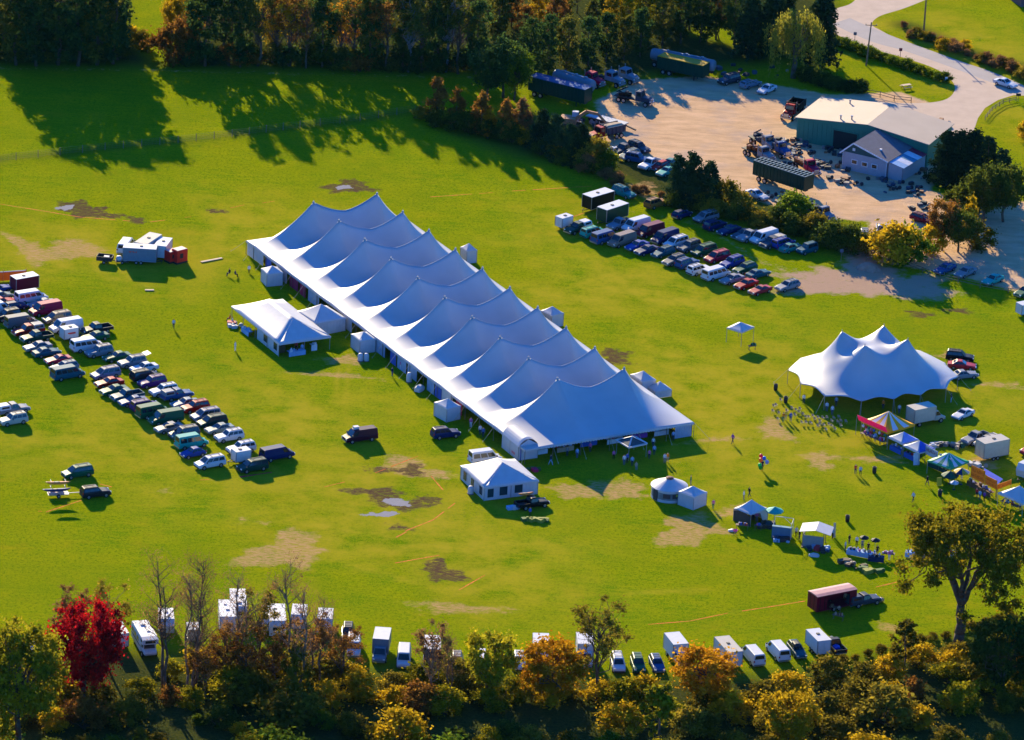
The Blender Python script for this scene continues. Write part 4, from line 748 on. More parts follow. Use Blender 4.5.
# ---------------------------------------------------------------- the big pole tent
TX, TY, TYAW, TL, TW, W1, W2, U0, SP, PK, EV = 2.7044, -39.5747, R(29.451), 99.403, 30.5, 11.023, 23.138, 10.312, 9.5725, 9.0, 2.4
def big_tent():
    t = thing('pole_tent', 'huge white pole tent with twenty peaks in the middle of the field', 'tent', (TX, TY, 0), TYAW)   # local x across, local y along
    rows_ = [U0+SP*i for i in range(10)]
    def ridge(w):
        if w < W1: s = w/W1; return EV+(PK-EV)*(.45*s+.55*s**2.3)
        if w > W2: s = (TW-w)/(TW-W2); return EV+(PK-EV)*(.45*s+.55*s**2.3)
        s = abs(2*(w-W1)/(W2-W1)-1); return PK-2.3*(1-s**1.6)
    def valley(w):
        s = math.sin(math.pi*w/TW); return EV+1.25*max(0, s)**1.1
    ws = sorted(set([round(x, 3) for x in np.linspace(0, W1, 25)]+[round(x, 3) for x in np.linspace(W1, W2, 27)]+[round(x, 3) for x in np.linspace(W2, TW, 17)]))
    us = [U0*(1-((1-i/22)**1.0)) for i in range(22)]
    for i in range(9): us += [rows_[i]+SP*(k/20) for k in range(20)]
    us += [rows_[9]+(TL-rows_[9])*i/22 for i in range(23)]
    def z(u, w):
        if rows_[0] <= u <= rows_[-1]:
            f = (u-U0)/SP; d = abs(f-round(f))*2
            V_ = valley(w); Rr = ridge(w); return V_+(Rr-V_)*(1-d)**1.25 if Rr > V_ else Rr+(V_-Rr)*0
        if u < rows_[0]: s = u/U0
        else: s = (TL-u)/(TL-rows_[-1])
        # hipped end: fall from the last ridge to the end eave, but never above the side slope
        a = EV+(ridge(w)-EV)*(.62*s+.38*s**2.6); c = .42; side = min(w, TW-w)/W1
        return a
    vs = []; fs = []; n = len(ws)
    for u in us:
        for w_ in ws: vs.append((w_, u, z(u, w_)))
    for j in range(len(us)-1):
        for i in range(n-1): fs.append((j*n+i, j*n+i+1, (j+1)*n+i+1, (j+1)*n+i))
    mb = MB(); mb.add(vs, fs); me = mb.mesh('canopy', [TENT], True)
    if me.polygons[10].normal.z < 0: me.flip_normals()
    o = obj('canopy', me, t)
    sf = o.modifiers.new('fabric thickness', 'SOLIDIFY'); sf.thickness = .02; sf.offset = -1
    # seams, a scalloped valance, peak collars
    mb = MB(); P0 = [(0, 0), (TW, 0), (TW, TL), (0, TL), (0, 0)]
    for (ax, ay), (bx, by) in zip(P0[:-1], P0[1:]):
        L_ = math.hypot(bx-ax, by-ay); k = int(L_/.5); prev = None
        nx_, ny_ = (by-ay)/L_*.03, -(bx-ax)/L_*.03
        for i in range(k):
            q = []
            for s in (0, .5, 1): u = (i+s)/k; q.append((ax+(bx-ax)*u+nx_, ay+(by-ay)*u+ny_))
            d0 = .2; dm = .36
            mb.add([(*q[0], EV), (*q[1], EV), (*q[2], EV), (*q[2], EV-d0), (*q[1], EV-dm), (*q[0], EV-d0)], [(0, 1, 4, 5), (1, 2, 3, 4)])
    part('valance', mb, CANVAS, t)
    mb = MB()
    for u in rows_:
        for w_ in (W1, W2): mb.tube((w_, u, PK-.15), (w_, u, PK+.12), .22, .14, 10); mb.tube((w_, u, PK+.1), (w_, u, PK+.3), .05, .04, 6)
    part('peak_collar', mb, STEEL, t)
    for u in rows_:
        for w_ in (W1, W2): part('centre_pole', MB().tube((w_, u, 0), (w_, u, PK-.1), .09, .09, 8), WOOD, t)
    posts = [(0, u) for u in [0]+rows_+[TL]]+[(TW, u) for u in [0]+rows_+[TL]]+[(w_, 0) for w_ in (5, 10, 15.2, 20.4, 25.5)]+[(w_, TL) for w_ in (5, 10, 15.2, 20.4, 25.5)]
    posts += [(0, u+SP/2) for u in rows_[:-1]]+[(TW, u+SP/2) for u in rows_[:-1]]
    rope = mat('guy_rope', (.45, .4, .3), .9)
    for x, y in posts:
        part('side_pole', MB().tube((x, y, 0), (x, y, EV), .05, .05, 6), WOOD, t)
        ox = -1.9 if x == 0 else 1.9 if x == TW else 0; oy = -1.9 if y == 0 else 1.9 if y == TL else 0
        part('guy_rope', MB().tube((x, y, EV), (x+ox, y+oy, .05), .022, .022, 4).tube((x+ox, y+oy, 0), (x+ox*.99, y+oy*.99, .35), .03, .03, 5), rope, t)
    # hanging side walls, open and closed bays mixed
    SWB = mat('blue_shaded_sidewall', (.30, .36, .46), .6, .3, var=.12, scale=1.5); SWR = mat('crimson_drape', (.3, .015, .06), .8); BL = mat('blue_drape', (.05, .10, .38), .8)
    def wall(x0, y0, x1, y1, M, z0=.05, z1=2.25):
        mb = MB(); L_ = math.hypot(x1-x0, y1-y0); k = max(4, int(L_/.22)); tx, ty = (x1-x0)/L_, (y1-y0)/L_
        P = [(x0+tx*L_*i/k+(-ty)*.06*(i % 2), y0+ty*L_*i/k+tx*.06*(i % 2)) for i in range(k+1)]
        for a, b in zip(P[:-1], P[1:]): mb.quad((*a, z0), (*b, z0), (*b, z1), (*a, z1))
        part('side_wall', mb, M, t)
    random.seed(3)
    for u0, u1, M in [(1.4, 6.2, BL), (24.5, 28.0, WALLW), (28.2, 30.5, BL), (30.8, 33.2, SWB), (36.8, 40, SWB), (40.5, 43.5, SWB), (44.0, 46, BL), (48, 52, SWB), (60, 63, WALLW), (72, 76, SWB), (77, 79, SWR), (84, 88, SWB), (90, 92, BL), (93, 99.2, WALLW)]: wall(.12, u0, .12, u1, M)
    wall(.12, 21.2, .12, 23.2, SWR); wall(.2, 80, .2, 83, SWR)
    for u0, u1 in [(12, 30), (34, 50), (55, 70), (74, 99)]: wall(TW-.12, u0, TW-.12, u1, WALLW)
    wall(2, TL-.15, 29, TL-.15, WALLW); wall(27.2, .25, 30.2, .25, SWB, .05, 2.1); wall(TW-.15, .3, TW-.15, 8, SWB)
    return t
BT = big_tent()
def TP(x, y, z=0):
    c, s = math.cos(TYAW), math.sin(TYAW); return Vector((TX+x*c-y*s, TY+x*s+y*c, z))

# ---------------------------------------------------------------- scalloped pole tent on the right
def scalloped_tent():
    cx, cy = 58.6, .75; yaw = R(27.9); t = thing('pole_tent', 'white four-peaked pole tent with scalloped edge on the right of the field', 'tent', (cx, cy, 0), yaw)
    A_, B_ = 13.6, 11.0; EVE = 2.5; H_ = 6.6; NP = 14
    c, s = math.cos(yaw), math.sin(yaw)
    def loc(p): dx, dy = p[0]-cx, p[1]-cy; return (dx*c+dy*s, -dx*s+dy*c)
    pk = [loc(G(px, py, EVE+H_)) for px, py in ((842, 331), (884, 325), (865, 345), (908, 339))]
    def rim(th, sc=1):
        e = 2.7; r = 1/((abs(math.cos(th))/A_)**e+(abs(math.sin(th))/B_)**e)**(1/e)
        k = (th/(2*math.pi)*NP) % 1; return r*(1-.065*sc*math.sin(math.pi*k))
    def to_rim(px, py, dx, dy):
        lo, hi = 0, 45
        for _ in range(26):
            m_ = (lo+hi)/2; x, y = px+dx*m_, py+dy*m_
            if math.hypot(x, y) < rim(math.atan2(y, x), 0): lo = m_
            else: hi = m_
        return lo
    def zz(x, y):
        tot = 0
        for px, py in pk:
            dx, dy = x-px, y-py; d = math.hypot(dx, dy)
            f = 1 if d < 1e-3 else max(0, 1-d/max(.01, to_rim(px, py, dx/d, dy/d)))
            f = .27*f+.73*f**2.7; tot += f**3.4
        return EVE+H_*min(1.0, tot**(1/3.4))
    NA, NR = 112, 34; vs = [(0, 0, zz(0, 0))]
    for j in range(1, NR+1):
        for i in range(NA):
            th = 2*math.pi*i/NA; r = rim(th)*j/NR; x, y = r*math.cos(th), r*math.sin(th); vs.append([x, y, None])
    for px, py in pk:
        q = min(range(1, len(vs)), key=lambda i: (vs[i][0]-px)**2+(vs[i][1]-py)**2); vs[q] = [px, py, EVE+H_]
    vs = [(v[0], v[1], zz(v[0], v[1])+(-.07*math.cos(2*math.pi*NP*math.atan2(v[1], v[0])/(2*math.pi)) if math.hypot(v[0], v[1]) > .97*rim(math.atan2(v[1], v[0])) else 0)) if v[2] is None else tuple(v) for v in vs]
    fs = [(0, 1+i, 1+(i+1) % NA) for i in range(NA)]
    for j in range(NR-1):
        for i in range(NA): a = 1+j*NA+i; b = 1+j*NA+(i+1) % NA; fs.append((a, a+NA, b+NA, b))
    me = MB().add(vs, fs).mesh('canopy', [TENT], True)
    if sum(p.normal.z for p in me.polygons) < 0: me.flip_normals()
    o = obj('canopy', me, t); sf = o.modifiers.new('fabric thickness', 'SOLIDIFY'); sf.thickness = .02; sf.offset = -1
    for px, py in pk: part('centre_pole', MB().tube((px, py, 0), (px, py, EVE+H_+.25), .1, .06, 8), STEEL, t)
    rope = mat('guy_rope', (.45, .4, .3), .9)
    for k in range(NP):
        th = 2*math.pi*k/NP; r = rim(th); x, y = r*math.cos(th), r*math.sin(th)
        part('side_pole', MB().tube((x*.995, y*.995, 0), (x*.995, y*.995, EVE+.08), .05, .05, 6), STEEL, t); part('guy_rope', MB().tube((x, y, EVE), (x*1.16, y*1.16, .05), .022, .022, 4).tube((x*1.16, y*1.16, 0), (x*1.15, y*1.15, .35), .03, .03, 5), rope, t)
scalloped_tent()

# ---------------------------------------------------------------- frame tents and canopies
def frame_from(left, front, right, eave):
    """three roof corners seen in the photo -> origin at the front corner, axes along the two front edges"""
    F_ = G(*front, eave); a = G(*right, eave)-F_; b = G(*left, eave)-F_
    return F_, a, b
def striped(name, c1, c2, freq, axis=0):
    if name in _M: return _M[name]
    M = mat(name, c1, .6, .3, var=0); nt = M.node_tree; L = nt.links; b = nt.nodes['Principled BSDF']
    tc = nd(nt, 'ShaderNodeTexCoord'); sx = nd(nt, 'ShaderNodeSeparateXYZ'); L.new(tc.outputs['UV'], sx.inputs[0])
    ml = nd(nt, 'ShaderNodeMath', operation='MULTIPLY'); ml.inputs[1].default_value = freq; L.new(sx.outputs[0], ml.inputs[0])
    fr = nd(nt, 'ShaderNodeMath', operation='FRACT'); L.new(ml.outputs[0], fr.inputs[0]); gt = nd(nt, 'ShaderNodeMath', operation='GREATER_THAN'); gt.inputs[1].default_value = .5; L.new(fr.outputs[0], gt.inputs[0])
    mx = nd(nt, 'ShaderNodeMix', data_type='RGBA'); mx.inputs['A'].default_value = (*c1, 1); mx.inputs['B'].default_value = (*c2, 1); L.new(gt.outputs[0], mx.inputs['Factor']); L.new(mx.outputs['Result'], b.inputs['Base Color']); return M
def canopy(label, left, front, right, eave=2.2, peak=3.3, ridge=0.0, walls='', M=None, WM=None, name='canopy_tent', group=None, valance=.22, windows=(), MF=None, legs=True, border=None, sag=.12):
    """hip roof on poles; sides named from the front corner: f = right-hand front edge, l = left-hand front edge, r, b behind"""
    F_, a, b = frame_from(left, front, right, eave); M = M or CANVAS; WM = WM or WALLW
    la, lb = a.length, b.length; yaw = math.atan2(a.y, a.x); sgn = 1 if a.cross(b).z > 0 else -1
    t = thing(name, label, 'tent', (F_.x, F_.y, 0), yaw, group); lb *= sgn      # local x along a, y along b
    cs = [(0, 0), (la, 0), (la, lb), (0, lb)]
    if ridge: r0, r1 = (la/2, lb*(.5-ridge/2)), (la/2, lb*(.5+ridge/2))
    else: r0 = r1 = (la/2, lb/2)
    N_ = 8
    faces = [((0, 0), (la, 0), r0, r0), ((la, 0), (la, lb), r0, r1), ((la, lb), (0, lb), r1, r1), ((0, lb), (0, 0), r1, r0)]
    me = bpy.data.meshes.new('roof'); V_ = []; Fc = []; UVs = []; MI = []
    for k, (p, q, tp, tq) in enumerate(faces):
        for j in range(N_+1):
            v = j/N_; zz_ = eave+(peak-eave)*((1-sag*2)*v+sag*2*v*v)
            for i in range(N_+1):
                u = i/N_; x0 = p[0]+(q[0]-p[0])*u; y0 = p[1]+(q[1]-p[1])*u; x1 = tp[0]+(tq[0]-tp[0])*u; y1 = tp[1]+(tq[1]-tp[1])*u
                rp = 0
                if ridge and k in (1, 3) and sag > 0: rp = -.10*abs(math.sin(4*math.pi*u))*math.sin(math.pi*min(1, v*1.0))
                V_.append((x0+(x1-x0)*v, y0+(y1-y0)*v, zz_+rp))
        o_ = k*(N_+1)**2
        for j in range(N_):
            for i in range(N_):
                a_ = o_+j*(N_+1)+i; Fc.append((a_, a_+1, a_+N_+2, a_+N_+1)); MI.append(1 if (MF and k == 0) else 0)
                UVs.append([(i/N_*(1), j/N_), ((i+1)/N_, j/N_), ((i+1)/N_, (j+1)/N_), (i/N_, (j+1)/N_)])
    me.from_pydata(V_, [], Fc); me.materials.append(M); me.materials.append(MF or M)
    uv = me.uv_layers.new(name='UVMap'); uv.data.foreach_set('uv', [c for f in UVs for p in f for c in p]); me.polygons.foreach_set('material_index', MI); me.polygons.foreach_set('use_smooth', [True]*len(Fc)); me.update()
    if sum(p.normal.z for p in me.polygons) < 0: me.flip_normals()
    o = obj('roof', me, t); sf = o.modifiers.new('fabric thickness', 'SOLIDIFY'); sf.thickness = .03; sf.offset = -1
    if valance:
        mb = MB()
        for (p, q) in ((cs[0], cs[1]), (cs[1], cs[2]), (cs[2], cs[3]), (cs[3], cs[0])):
            mb.plate([(*p, eave), (*q, eave), (*q, eave-valance), (*p, eave-valance)], .02)
        part('valance', mb, border or M, t)
    if border:
        mb = MB()
        for k in range(4): p = cs[k]; q = cs[(k+1) % 4]; mb.slab((*p, eave+.02), (*q, eave+.02), .3, .05); mb.slab((*p, eave+.02), (*r0, peak+.03), .22, .05)
        part('hem', mb, border, t)
    inset = .04
    if legs:
        n_long = max(1, int(round(abs(lb)/4.6)))
        pts = [(la*.01, lb*.01), (la*.99, lb*.01), (la*.99, lb*.99), (la*.01, lb*.99)]
        for i in range(1, n_long): pts += [(la*.01, lb*i/n_long), (la*.99, lb*i/n_long)]
        if la > 6: pts += [(la/2, lb*.01), (la/2, lb*.99)]
        for x, y in pts: part('leg', MB().tube((x, y, 0), (x, y, eave), .05, .05, 6), STEEL, t)
    eg = {'f': (cs[0], cs[1]), 'r': (cs[1], cs[2]), 'b': (cs[2], cs[3]), 'l': (cs[3], cs[0])}
    for k in walls:
        (x0, y0), (x1, y1) = eg[k]; mb = MB(); n = max(4, int(math.hypot(x1-x0, y1-y0)/.3)); cxm, cym = la/2, lb/2
        P_ = []
        for i in range(n+1):
            u = i/n; x = x0+(x1-x0)*u; y = y0+(y1-y0)*u; d = .975-.006*(i % 2); P_.append((cxm+(x-cxm)*d, cym+(y-cym)*d))
        for p, q in zip(P_[:-1], P_[1:]): mb.quad((*p, .02), (*q, .02), (*q, eave-.03), (*p, eave-.03))
        wo = part('side_wall', mb, WM, t)
        for kk, u, w_, z0, z1 in windows:
            if kk != k: continue
            L_ = math.hypot(x1-x0, y1-y0); tx, ty = (x1-x0)/L_, (y1-y0)/L_; X0, Y0 = x0+(x1-x0)*u, y0+(y1-y0)*u; X0, Y0 = cxm+(X0-cxm)*.982, cym+(Y0-cym)*.982
            part('window', MB().slab((X0-tx*w_/2, Y0-ty*w_/2, (z0+z1)/2), (X0+tx*w_/2, Y0+ty*w_/2, (z0+z1)/2), .03, z1-z0), mat('clear_vinyl_window', (.02, .045, .06), .15, .6, var=0), wo)
    t['size_hint'] = (la, lb); del t['size_hint']
    return t, la, lb
GC = 'small white walled canopies along the big tent'
canopy('white walled canopy at the far left corner of the big tent', (258.6, 268.6), (267, 274.3), (283.2, 272.7), 2.3, 3.2, walls='flrb', group=GC)
MQ, mla, mlb = canopy('long white marquee with ridged roof and open front left of the big tent', (228, 306.5), (279, 344), (331, 336.5), 2.3, 4.6, .5, name='marquee', valance=.25)
canopy('white hip-roofed annex tent between the marquee and the big tent', (296, 311), (315.6, 323.7), (346.4, 318), 2.3, 4.2, walls='frl')
canopy('white walled canopy with two water tanks in front, beside the annex tent', (350, 334), (360, 341.2), (376, 339), 2.3, 3.2, walls='flrb', group=GC)
canopy('white walled canopy standing above the navy SUV', (435.6, 401.8), (447, 409.3), (461, 406), 2.3, 3.3, walls='flrb', group=GC)
canopy('white walled canopy behind the far right side of the big tent', (456, 248), (467, 251.5), (477.3, 250), 2.3, 3.3, walls='flrb', group=GC)
canopy('white walled canopy behind the middle of the big tent right side', (540, 310.5), (552, 316), (564, 313), 2.3, 3.3, walls='flrb', group=GC)
canopy('white canopy behind the near right side of the big tent', (629, 374.5), (642, 382), (656, 379.5), 2.3, 3.4, walls='flrb', group=GC)
canopy('low white pyramid canopy farthest right behind the big tent', (654, 386), (655, 392), (672, 389.5), 1.2, 2.4, walls='fl', group=GC)
canopy('grey mesh-topped pop-up canopy with white hems in the big tent shade', (619, 439.6), (629, 447.3), (647, 443.4), 2.3, 3.2, M=mat('grey_mesh_roof', (.06, .075, .08), .8), border=CANVAS)
canopy('white hip-roofed frame tent with windows in front of the big tent', (459, 465.6), (484.2, 487.6), (539, 480.6), 2.3, 4.5, .22, walls='flrb', name='frame_tent', valance=.25,
       windows=[('f', .12, 1.0, .5, 1.9), ('f', .36, 1.3, .6, 2.0), ('f', .64, 1.3, .7, 2.0), ('l', .18, 1.1, .5, 1.9), ('l', .5, 1.0, .5, 1.9), ('l', .85, 1.0, .6, 1.9)])
canopy('small white cube canopy beside the round yurt', (678, 491.5), (694, 497.5), (707.3, 492), 2.2, 3.2, walls='flrb')
canopy('lone white pop-up canopy on thin legs in the open field', (728, 327), (742, 332.2), (754.3, 326.6), 2.6, 3.5)
# marquee walls
WY = [(.12, .42)]
F_, a_, b_ = frame_from((228, 306.5), (279, 344), (331, 336.5), 2.3)
mb = MB()
for i in range(20): y0 = .3+8.2*i/20; y1 = .3+8.2*(i+1)/20; mb.quad((.15+.05*(i % 2), y0, .02), (.15+.05*((i+1) % 2), y1, .02), (.15+.05*((i+1) % 2), y1, 2.2), (.15+.05*(i % 2), y0, 2.2))
w_ = part('side_wall', mb, WALLW, MQ)
for y in (1.6, 5.4): part('window', MB().box(.13, y, 1.35, .03, 1.2, 1.3), mat('clear_vinyl_window', (.02, .045, .06), .15), w_)
# entrance hood at the near left corner of the big tent
def entry():
    F_, a, b = frame_from((500, 434), (518.5, 447), (538.2, 444.2), 2.35); yaw = math.atan2(a.y, a.x); la, lb = a.length, b.length
    t = thing('entrance_tent', 'white barrel-roofed entrance tent on the near left corner of the big tent', 'tent', (F_.x, F_.y, 0), yaw)
    mb = MB(); N_ = 12
    for j in range(10):
        for i in range(N_):
            def p(i, j): u = i/N_; return (la*u, lb*j/10, 2.38+1.25*(1-abs(2*u-1)**2.2)*(1 if j > 0 else .88))
            mb.quad(p(i, j), p(i+1, j), p(i+1, j+1), p(i, j+1))
    part('roof', mb, CANVAS, t, True)
    for nm, pts, tk in (('front_wall', [(.03, .03, .02), (la-.03, .03, .02), (la-.03, .03, 2.4), (la/2, .03, 3.4), (.03, .03, 2.4)], .03), ('side_wall', [(.03, .06, .02), (.03, lb, .02), (.03, lb, 2.38), (.03, .06, 2.38)], .03), ('side_wall', [(la-.03, .06, .02), (la-.03, lb, .02), (la-.03, lb, 2.38), (la-.03, .06, 2.38)], .03)): part(nm, MB().plate(pts, tk), WALLW, t)
    part('banner', MB().box(.0, 1.7, .75, .03, 1.2, .4), mat('pink_banner', (.6, .2, .22), .7), t)
    mb = MB()
    for x in (.02, la-.02): mb.tube((x, 0, 0), (x, 0, 2.4), .05, .05, 6)
    mb.tube((.02, lb*.5, 0), (.02, lb*.5, 2.4), .05, .05, 6); part('pole', mb, STEEL, t)
entry()
# yurt
def yurt():
    c = G(668.7, 496.5); t = thing('yurt', 'round yurt with white cone roof and dark wall beside the cube canopy', 'yurt', (c.x, c.y, 0)); r = 2.75
    part('wall', MB().lathe((0, 0, 0), [(r, 0), (r, .45), (r, 1.9)], 32), mat('yurt_wall', (.16, .19, .2), .8, var=.2), t, True)
    part('base_band', MB().lathe((0, 0, 0), [(r+.03, .0), (r+.03, .45)], 32).lathe((0, 0, 0), [(r+.03, 1.55), (r+.03, 1.95)], 32), WALLW, t, True)
    part('roof', MB().lathe((0, 0, 0), [(r+.14, 1.86), (r+.14, 1.95), (.55, 3.05), (.5, 3.05)], 32), CANVAS, t); part('crown_ring', MB().lathe((0, 0, 0), [(.6, 3.0), (.62, 3.2), (.3, 3.32), (.01, 3.34)], 14), mat('brown_ring', (.16, .06, .04), .8), t)
    part('door', MB().box(r*math.sin(R(-50)), -r*math.cos(R(-50)), .95, .95, .1, 1.8, 0, R(-50)), mat('yurt_door', (.015, .03, .045), .6), t)
    for an in (-8, 22): part('window', MB().box((r+.02)*math.sin(R(an)), -(r+.02)*math.cos(R(an)), 1.1, 1.15, .06, .7, 0, R(an)), mat('yurt_window', (.07, .045, .05), .5), t)
    part('notice', MB().box((r+.07)*math.sin(R(25)), -(r+.07)*math.cos(R(25)), 1.25, .32, .03, .35, 0, R(25)), mat('yellow_paper', (.5, .5, .03), .8), t)
yurt()
# ---------------------------------------------------------------- garage and house
def ground_frame(fl, fr, bl, ze):
    F_ = G(*fl, ze); a = G(*fr, ze)-F_; b = G(*bl, ze)-F_; a.z = b.z = 0; return F_, a, b
F_, a, b = ground_frame((797.5, 117.5), (928, 144.3), (822.5, 98), 4.4)
yaw = math.atan2(a.y, a.x); la = a.length; bn = Vector((-math.sin(yaw), math.cos(yaw), 0)); lb = b.dot(bn); sh = b.dot(a.normalized())
t = thing('garage', 'large green metal garage with a shallow tan gable roof in the yard', 'building', (F_.x, F_.y, 0), yaw)
GRN = mat('green_cladding', (.025, .18, .115), .55, .4, var=.08, scale=.4); RF = mat('tan_roof_sheet', (.43, .33, .235), .7, .3, var=.05, scale=.25)
H0, H1 = 4.4, 5.7; k = la*.54
def gp(x, y, z): return (x+sh*y/lb, y, z)
mb = MB(); mb.plate([gp(0, 0, 0), gp(la, 0, 0), gp(la, 0, H0), gp(k, 0, H1), gp(0, 0, H0)], .2); mb.plate([gp(la, lb, 0), gp(0, lb, 0), gp(0, lb, H0), gp(k, lb, H1), gp(la, lb, H0)], .2)
mb.plate([gp(0, lb, 0), gp(0, 0, 0), gp(0, 0, H0), gp(0, lb, H0)], .2); mb.plate([gp(la, 0, 0), gp(la, lb, 0), gp(la, lb, H0), gp(la, 0, H0)], .2); part('wall', mb, GRN, t)
mb = MB()
for i in range(int(la/.9)): x = .45+i*.9; mb.box(x, -.03, H0/2, .07, .05, H0-.1)
part('wall_ribs', mb, GRN, t)
o_ = .35
mb = MB(); mb.plate([gp(-o_, -o_, H0-.02), gp(k, -o_, H1+.08), gp(k, lb+o_, H1+.08), gp(-o_, lb+o_, H0-.02)], -.12); mb.plate([gp(k, -o_, H1+.08), gp(la+o_, -o_, H0-.02), gp(la+o_, lb+o_, H0-.02), gp(k, lb+o_, H1+.08)], -.12); rf = part('roof', mb, RF, t)
mb = MB()
for i in range(1, 14):
    for x0, z0, x1, z1 in ((-o_, H0+.02, k, H1+.12), (k, H1+.12, la+o_, H0+.02)):
        y = lb*i/14; mb.slab(gp(x0, y, z0), gp(x1, y, z1), .05, .03)
part('roof_seam', mb, RF, rf); part('ridge_cap', MB().slab(gp(k, -o_, H1+.13), gp(k, lb+o_, H1+.13), .3, .05), RF, rf)
for x, y in ((8, 1.2), (10, 1.6), (6.2, 10.6)): z_ = H0+(H1-H0)*x/k; part('roof_vent', MB().tube(gp(x, y, z_), gp(x, y, z_+.8), .14, .14, 8).tube(gp(x, y, z_+.8), gp(x, y, z_+.95), .24, .24, 8), STEEL, rf)
part('door', MB().box(9.6, -.05, 1.75, 4.6, .12, 3.5), mat('dark_open_door', (.008, .012, .014), .8), t)
part('door_frame', MB().box(7.2, -.1, 1.8, .18, .1, 3.6).box(12.0, -.1, 1.8, .18, .1, 3.6).box(9.6, -.1, 3.62, 5, .1, .18), GRN, t)
# the house in front
F_, a, b = ground_frame((843.2, 151), (887.5, 161.2), (866, 131.5), 3.3)
yaw = math.atan2(a.y, a.x); la = a.length; bn = Vector((-math.sin(yaw), math.cos(yaw), 0)); lb = max(7, b.dot(bn)*.93)
h = thing('house', 'small lavender-grey sided house with dark roof in front of the green garage', 'building', (F_.x, F_.y, 0), yaw)
SID = mat('lavender_siding', (.36, .36, .38), .7, var=.05); DG = mat('dark_green_gable', (.02, .07, .07), .7); SHG = mat('grey_shingles', (.14, .13, .14), .85, var=.14, scale=1.2); TRM = mat('white_trim', (.7, .7, .7), .6)
ap = la*.24; HA = 5.2; He = 3.3
mb = MB(); mb.plate([(0, 0, 0), (la, 0, 0), (la, 0, He), (0, 0, He)], .15); mb.plate([(la, lb, 0), (0, lb, 0), (0, lb, He), (0+ap, lb, HA), (la, lb, He)], .15); mb.plate([(0, lb, 0), (0, 0, 0), (0, 0, He), (0, lb, He)], .15); mb.plate([(la, 0, 0), (la, lb, 0), (la, lb, He), (la, 0, He)], .15)
part('wall', mb, SID, h)
mb = MB()
for i in range(12): mb.box(la/2, -.012, .25+i*.26, la, .02, .03)
part('siding_lines', mb, mat('siding_shade', (.27, .27, .33), .8), h)
g_ = part('gable', MB().plate([(0, 0, He+.01), (la, 0, He+.01), (ap, 0, HA)], .15), DG, h); part('gable_window', MB().box(ap, -.05, He+.75, .5, .06, .5), TRM, g_)
mb = MB(); e_ = .4; mb.plate([(ap, -e_, HA+.1), (la+.35, -e_, He-.08), (la+.35, lb+.2, He-.08), (ap, lb+.2, HA+.1)], -.12); mb.plate([(-.45, -e_, He-.3), (ap, -e_, HA+.1), (ap, lb+.2, HA+.1), (-.45, lb+.2, He-.3)], -.12); r_ = part('roof', mb, SHG, h)
part('roof_vent', MB().box(la*.72, 2.2, He+1.0, .4, .4, .3), TRM, r_)
part('barge_board', MB().slab((-.45, -e_-.05, He-.3), (ap, -e_-.05, HA+.1), .06, .24).slab((ap, -e_-.05, HA+.1), (la+.35, -e_-.05, He-.08), .06, .24), TRM, r_)
for x in (la*.27, la*.5, la*.72):
    wn = part('window', MB().box(x, -.04, 1.75, 1.2, .08, .9), TRM, h); part('pane', MB().box(x, -.09, 1.75, .95, .03, .65), GLASS, wn)
part('downpipe', MB().tube((la-.1, -.08, 0), (la-.1, -.08, He), .06, .06, 6).tube((.05, -.08, 0), (.05, -.08, He), .05, .05, 6), TRM, h)
# lean-to with patched roof
ax0, ax1, ay0, ay1 = la+.16, la+3.0, .25, lb*.85; AH = 2.7
mb = MB(); mb.plate([(ax0, ay0, 0), (ax1, ay0, 0), (ax1, ay0, AH-.2), (ax0, ay0, He-.25)], .12); mb.plate([(ax1, ay0, 0), (ax1, ay1, 0), (ax1, ay1, AH-.2), (ax1, ay0, AH-.2)], .12); lw = part('lean_to', mb, SID, h)
cl = [('pale_blue_sheet', (.25, .42, .6)), ('white_sheet', (.62, .64, .68)), ('teal_sheet', (.04, .22, .32)), ('white_sheet', (.62, .64, .68)), ('crimson_sheet', (.28, .02, .06))]
for i, (nm, c_) in enumerate(cl):
    ya = ay0-.2+(ay1-ay0+.3)*i/5; yb = ay0-.2+(ay1-ay0+.3)*(i+.97)/5; part('roof_panel', MB().plate([(ax0-.1, ya, He-.1), (ax1+.25, ya, AH-.15), (ax1+.25, yb, AH-.15), (ax0-.1, yb, He-.1)], -.07), mat(nm, c_, .5), lw)
# ---------------------------------------------------------------- fences, poles, signs
def fence(name, label, pix, h=1.1, gap=2.6, rails=3, M=WOOD, wire=False, cat='fence'):
    P = [G(*p) for p in pix]; t = thing(name, label, cat, P[0]); off = P[0]; rl = MB()
    pts = []
    for a, b in zip(P[:-1], P[1:]):
        n = max(1, int((b-a).length/gap)); pts += [a.lerp(b, i/n)-off for i in range(n)]
    pts.append(P[-1]-off)
    for p in pts[:95]: part('post', MB().tube((p.x, p.y, 0), (p.x, p.y, h+.12), .07, .06, 6), M, t)
    for a, b in zip(pts[:-1], pts[1:]):
        for k in range(rails): z_ = h*(k+1)/rails; rl.slab((a.x, a.y, z_), (b.x, b.y, z_), .05 if not wire else .016, .1 if not wire else .018)
        if wire:
            L_ = (b-a).length; n = int(L_/.6)
            for i in range(n): p = a.lerp(b, i/n); rl.slab((p.x, p.y, .05), (p.x, p.y, h), .012, .012)
    part('wire_mesh' if wire else 'rails', rl, M, t); return t
fence('wire_fence', 'long wire fence crossing the far left of the field below the wood', [(-40, 167), (16, 160), (60, 155), (105, 150), (178, 143), (232, 137), (300, 128), (360, 121), (415, 112)], 1.3, 3.0, 4, WOOD, True)
fence('rail_fence', 'thin rail fence along the gravel car park at the right', [(866, 262), (905, 266), (940, 279), (958, 283), (980, 288), (1008, 293), (1040, 298)], .9, 2.8, 2)
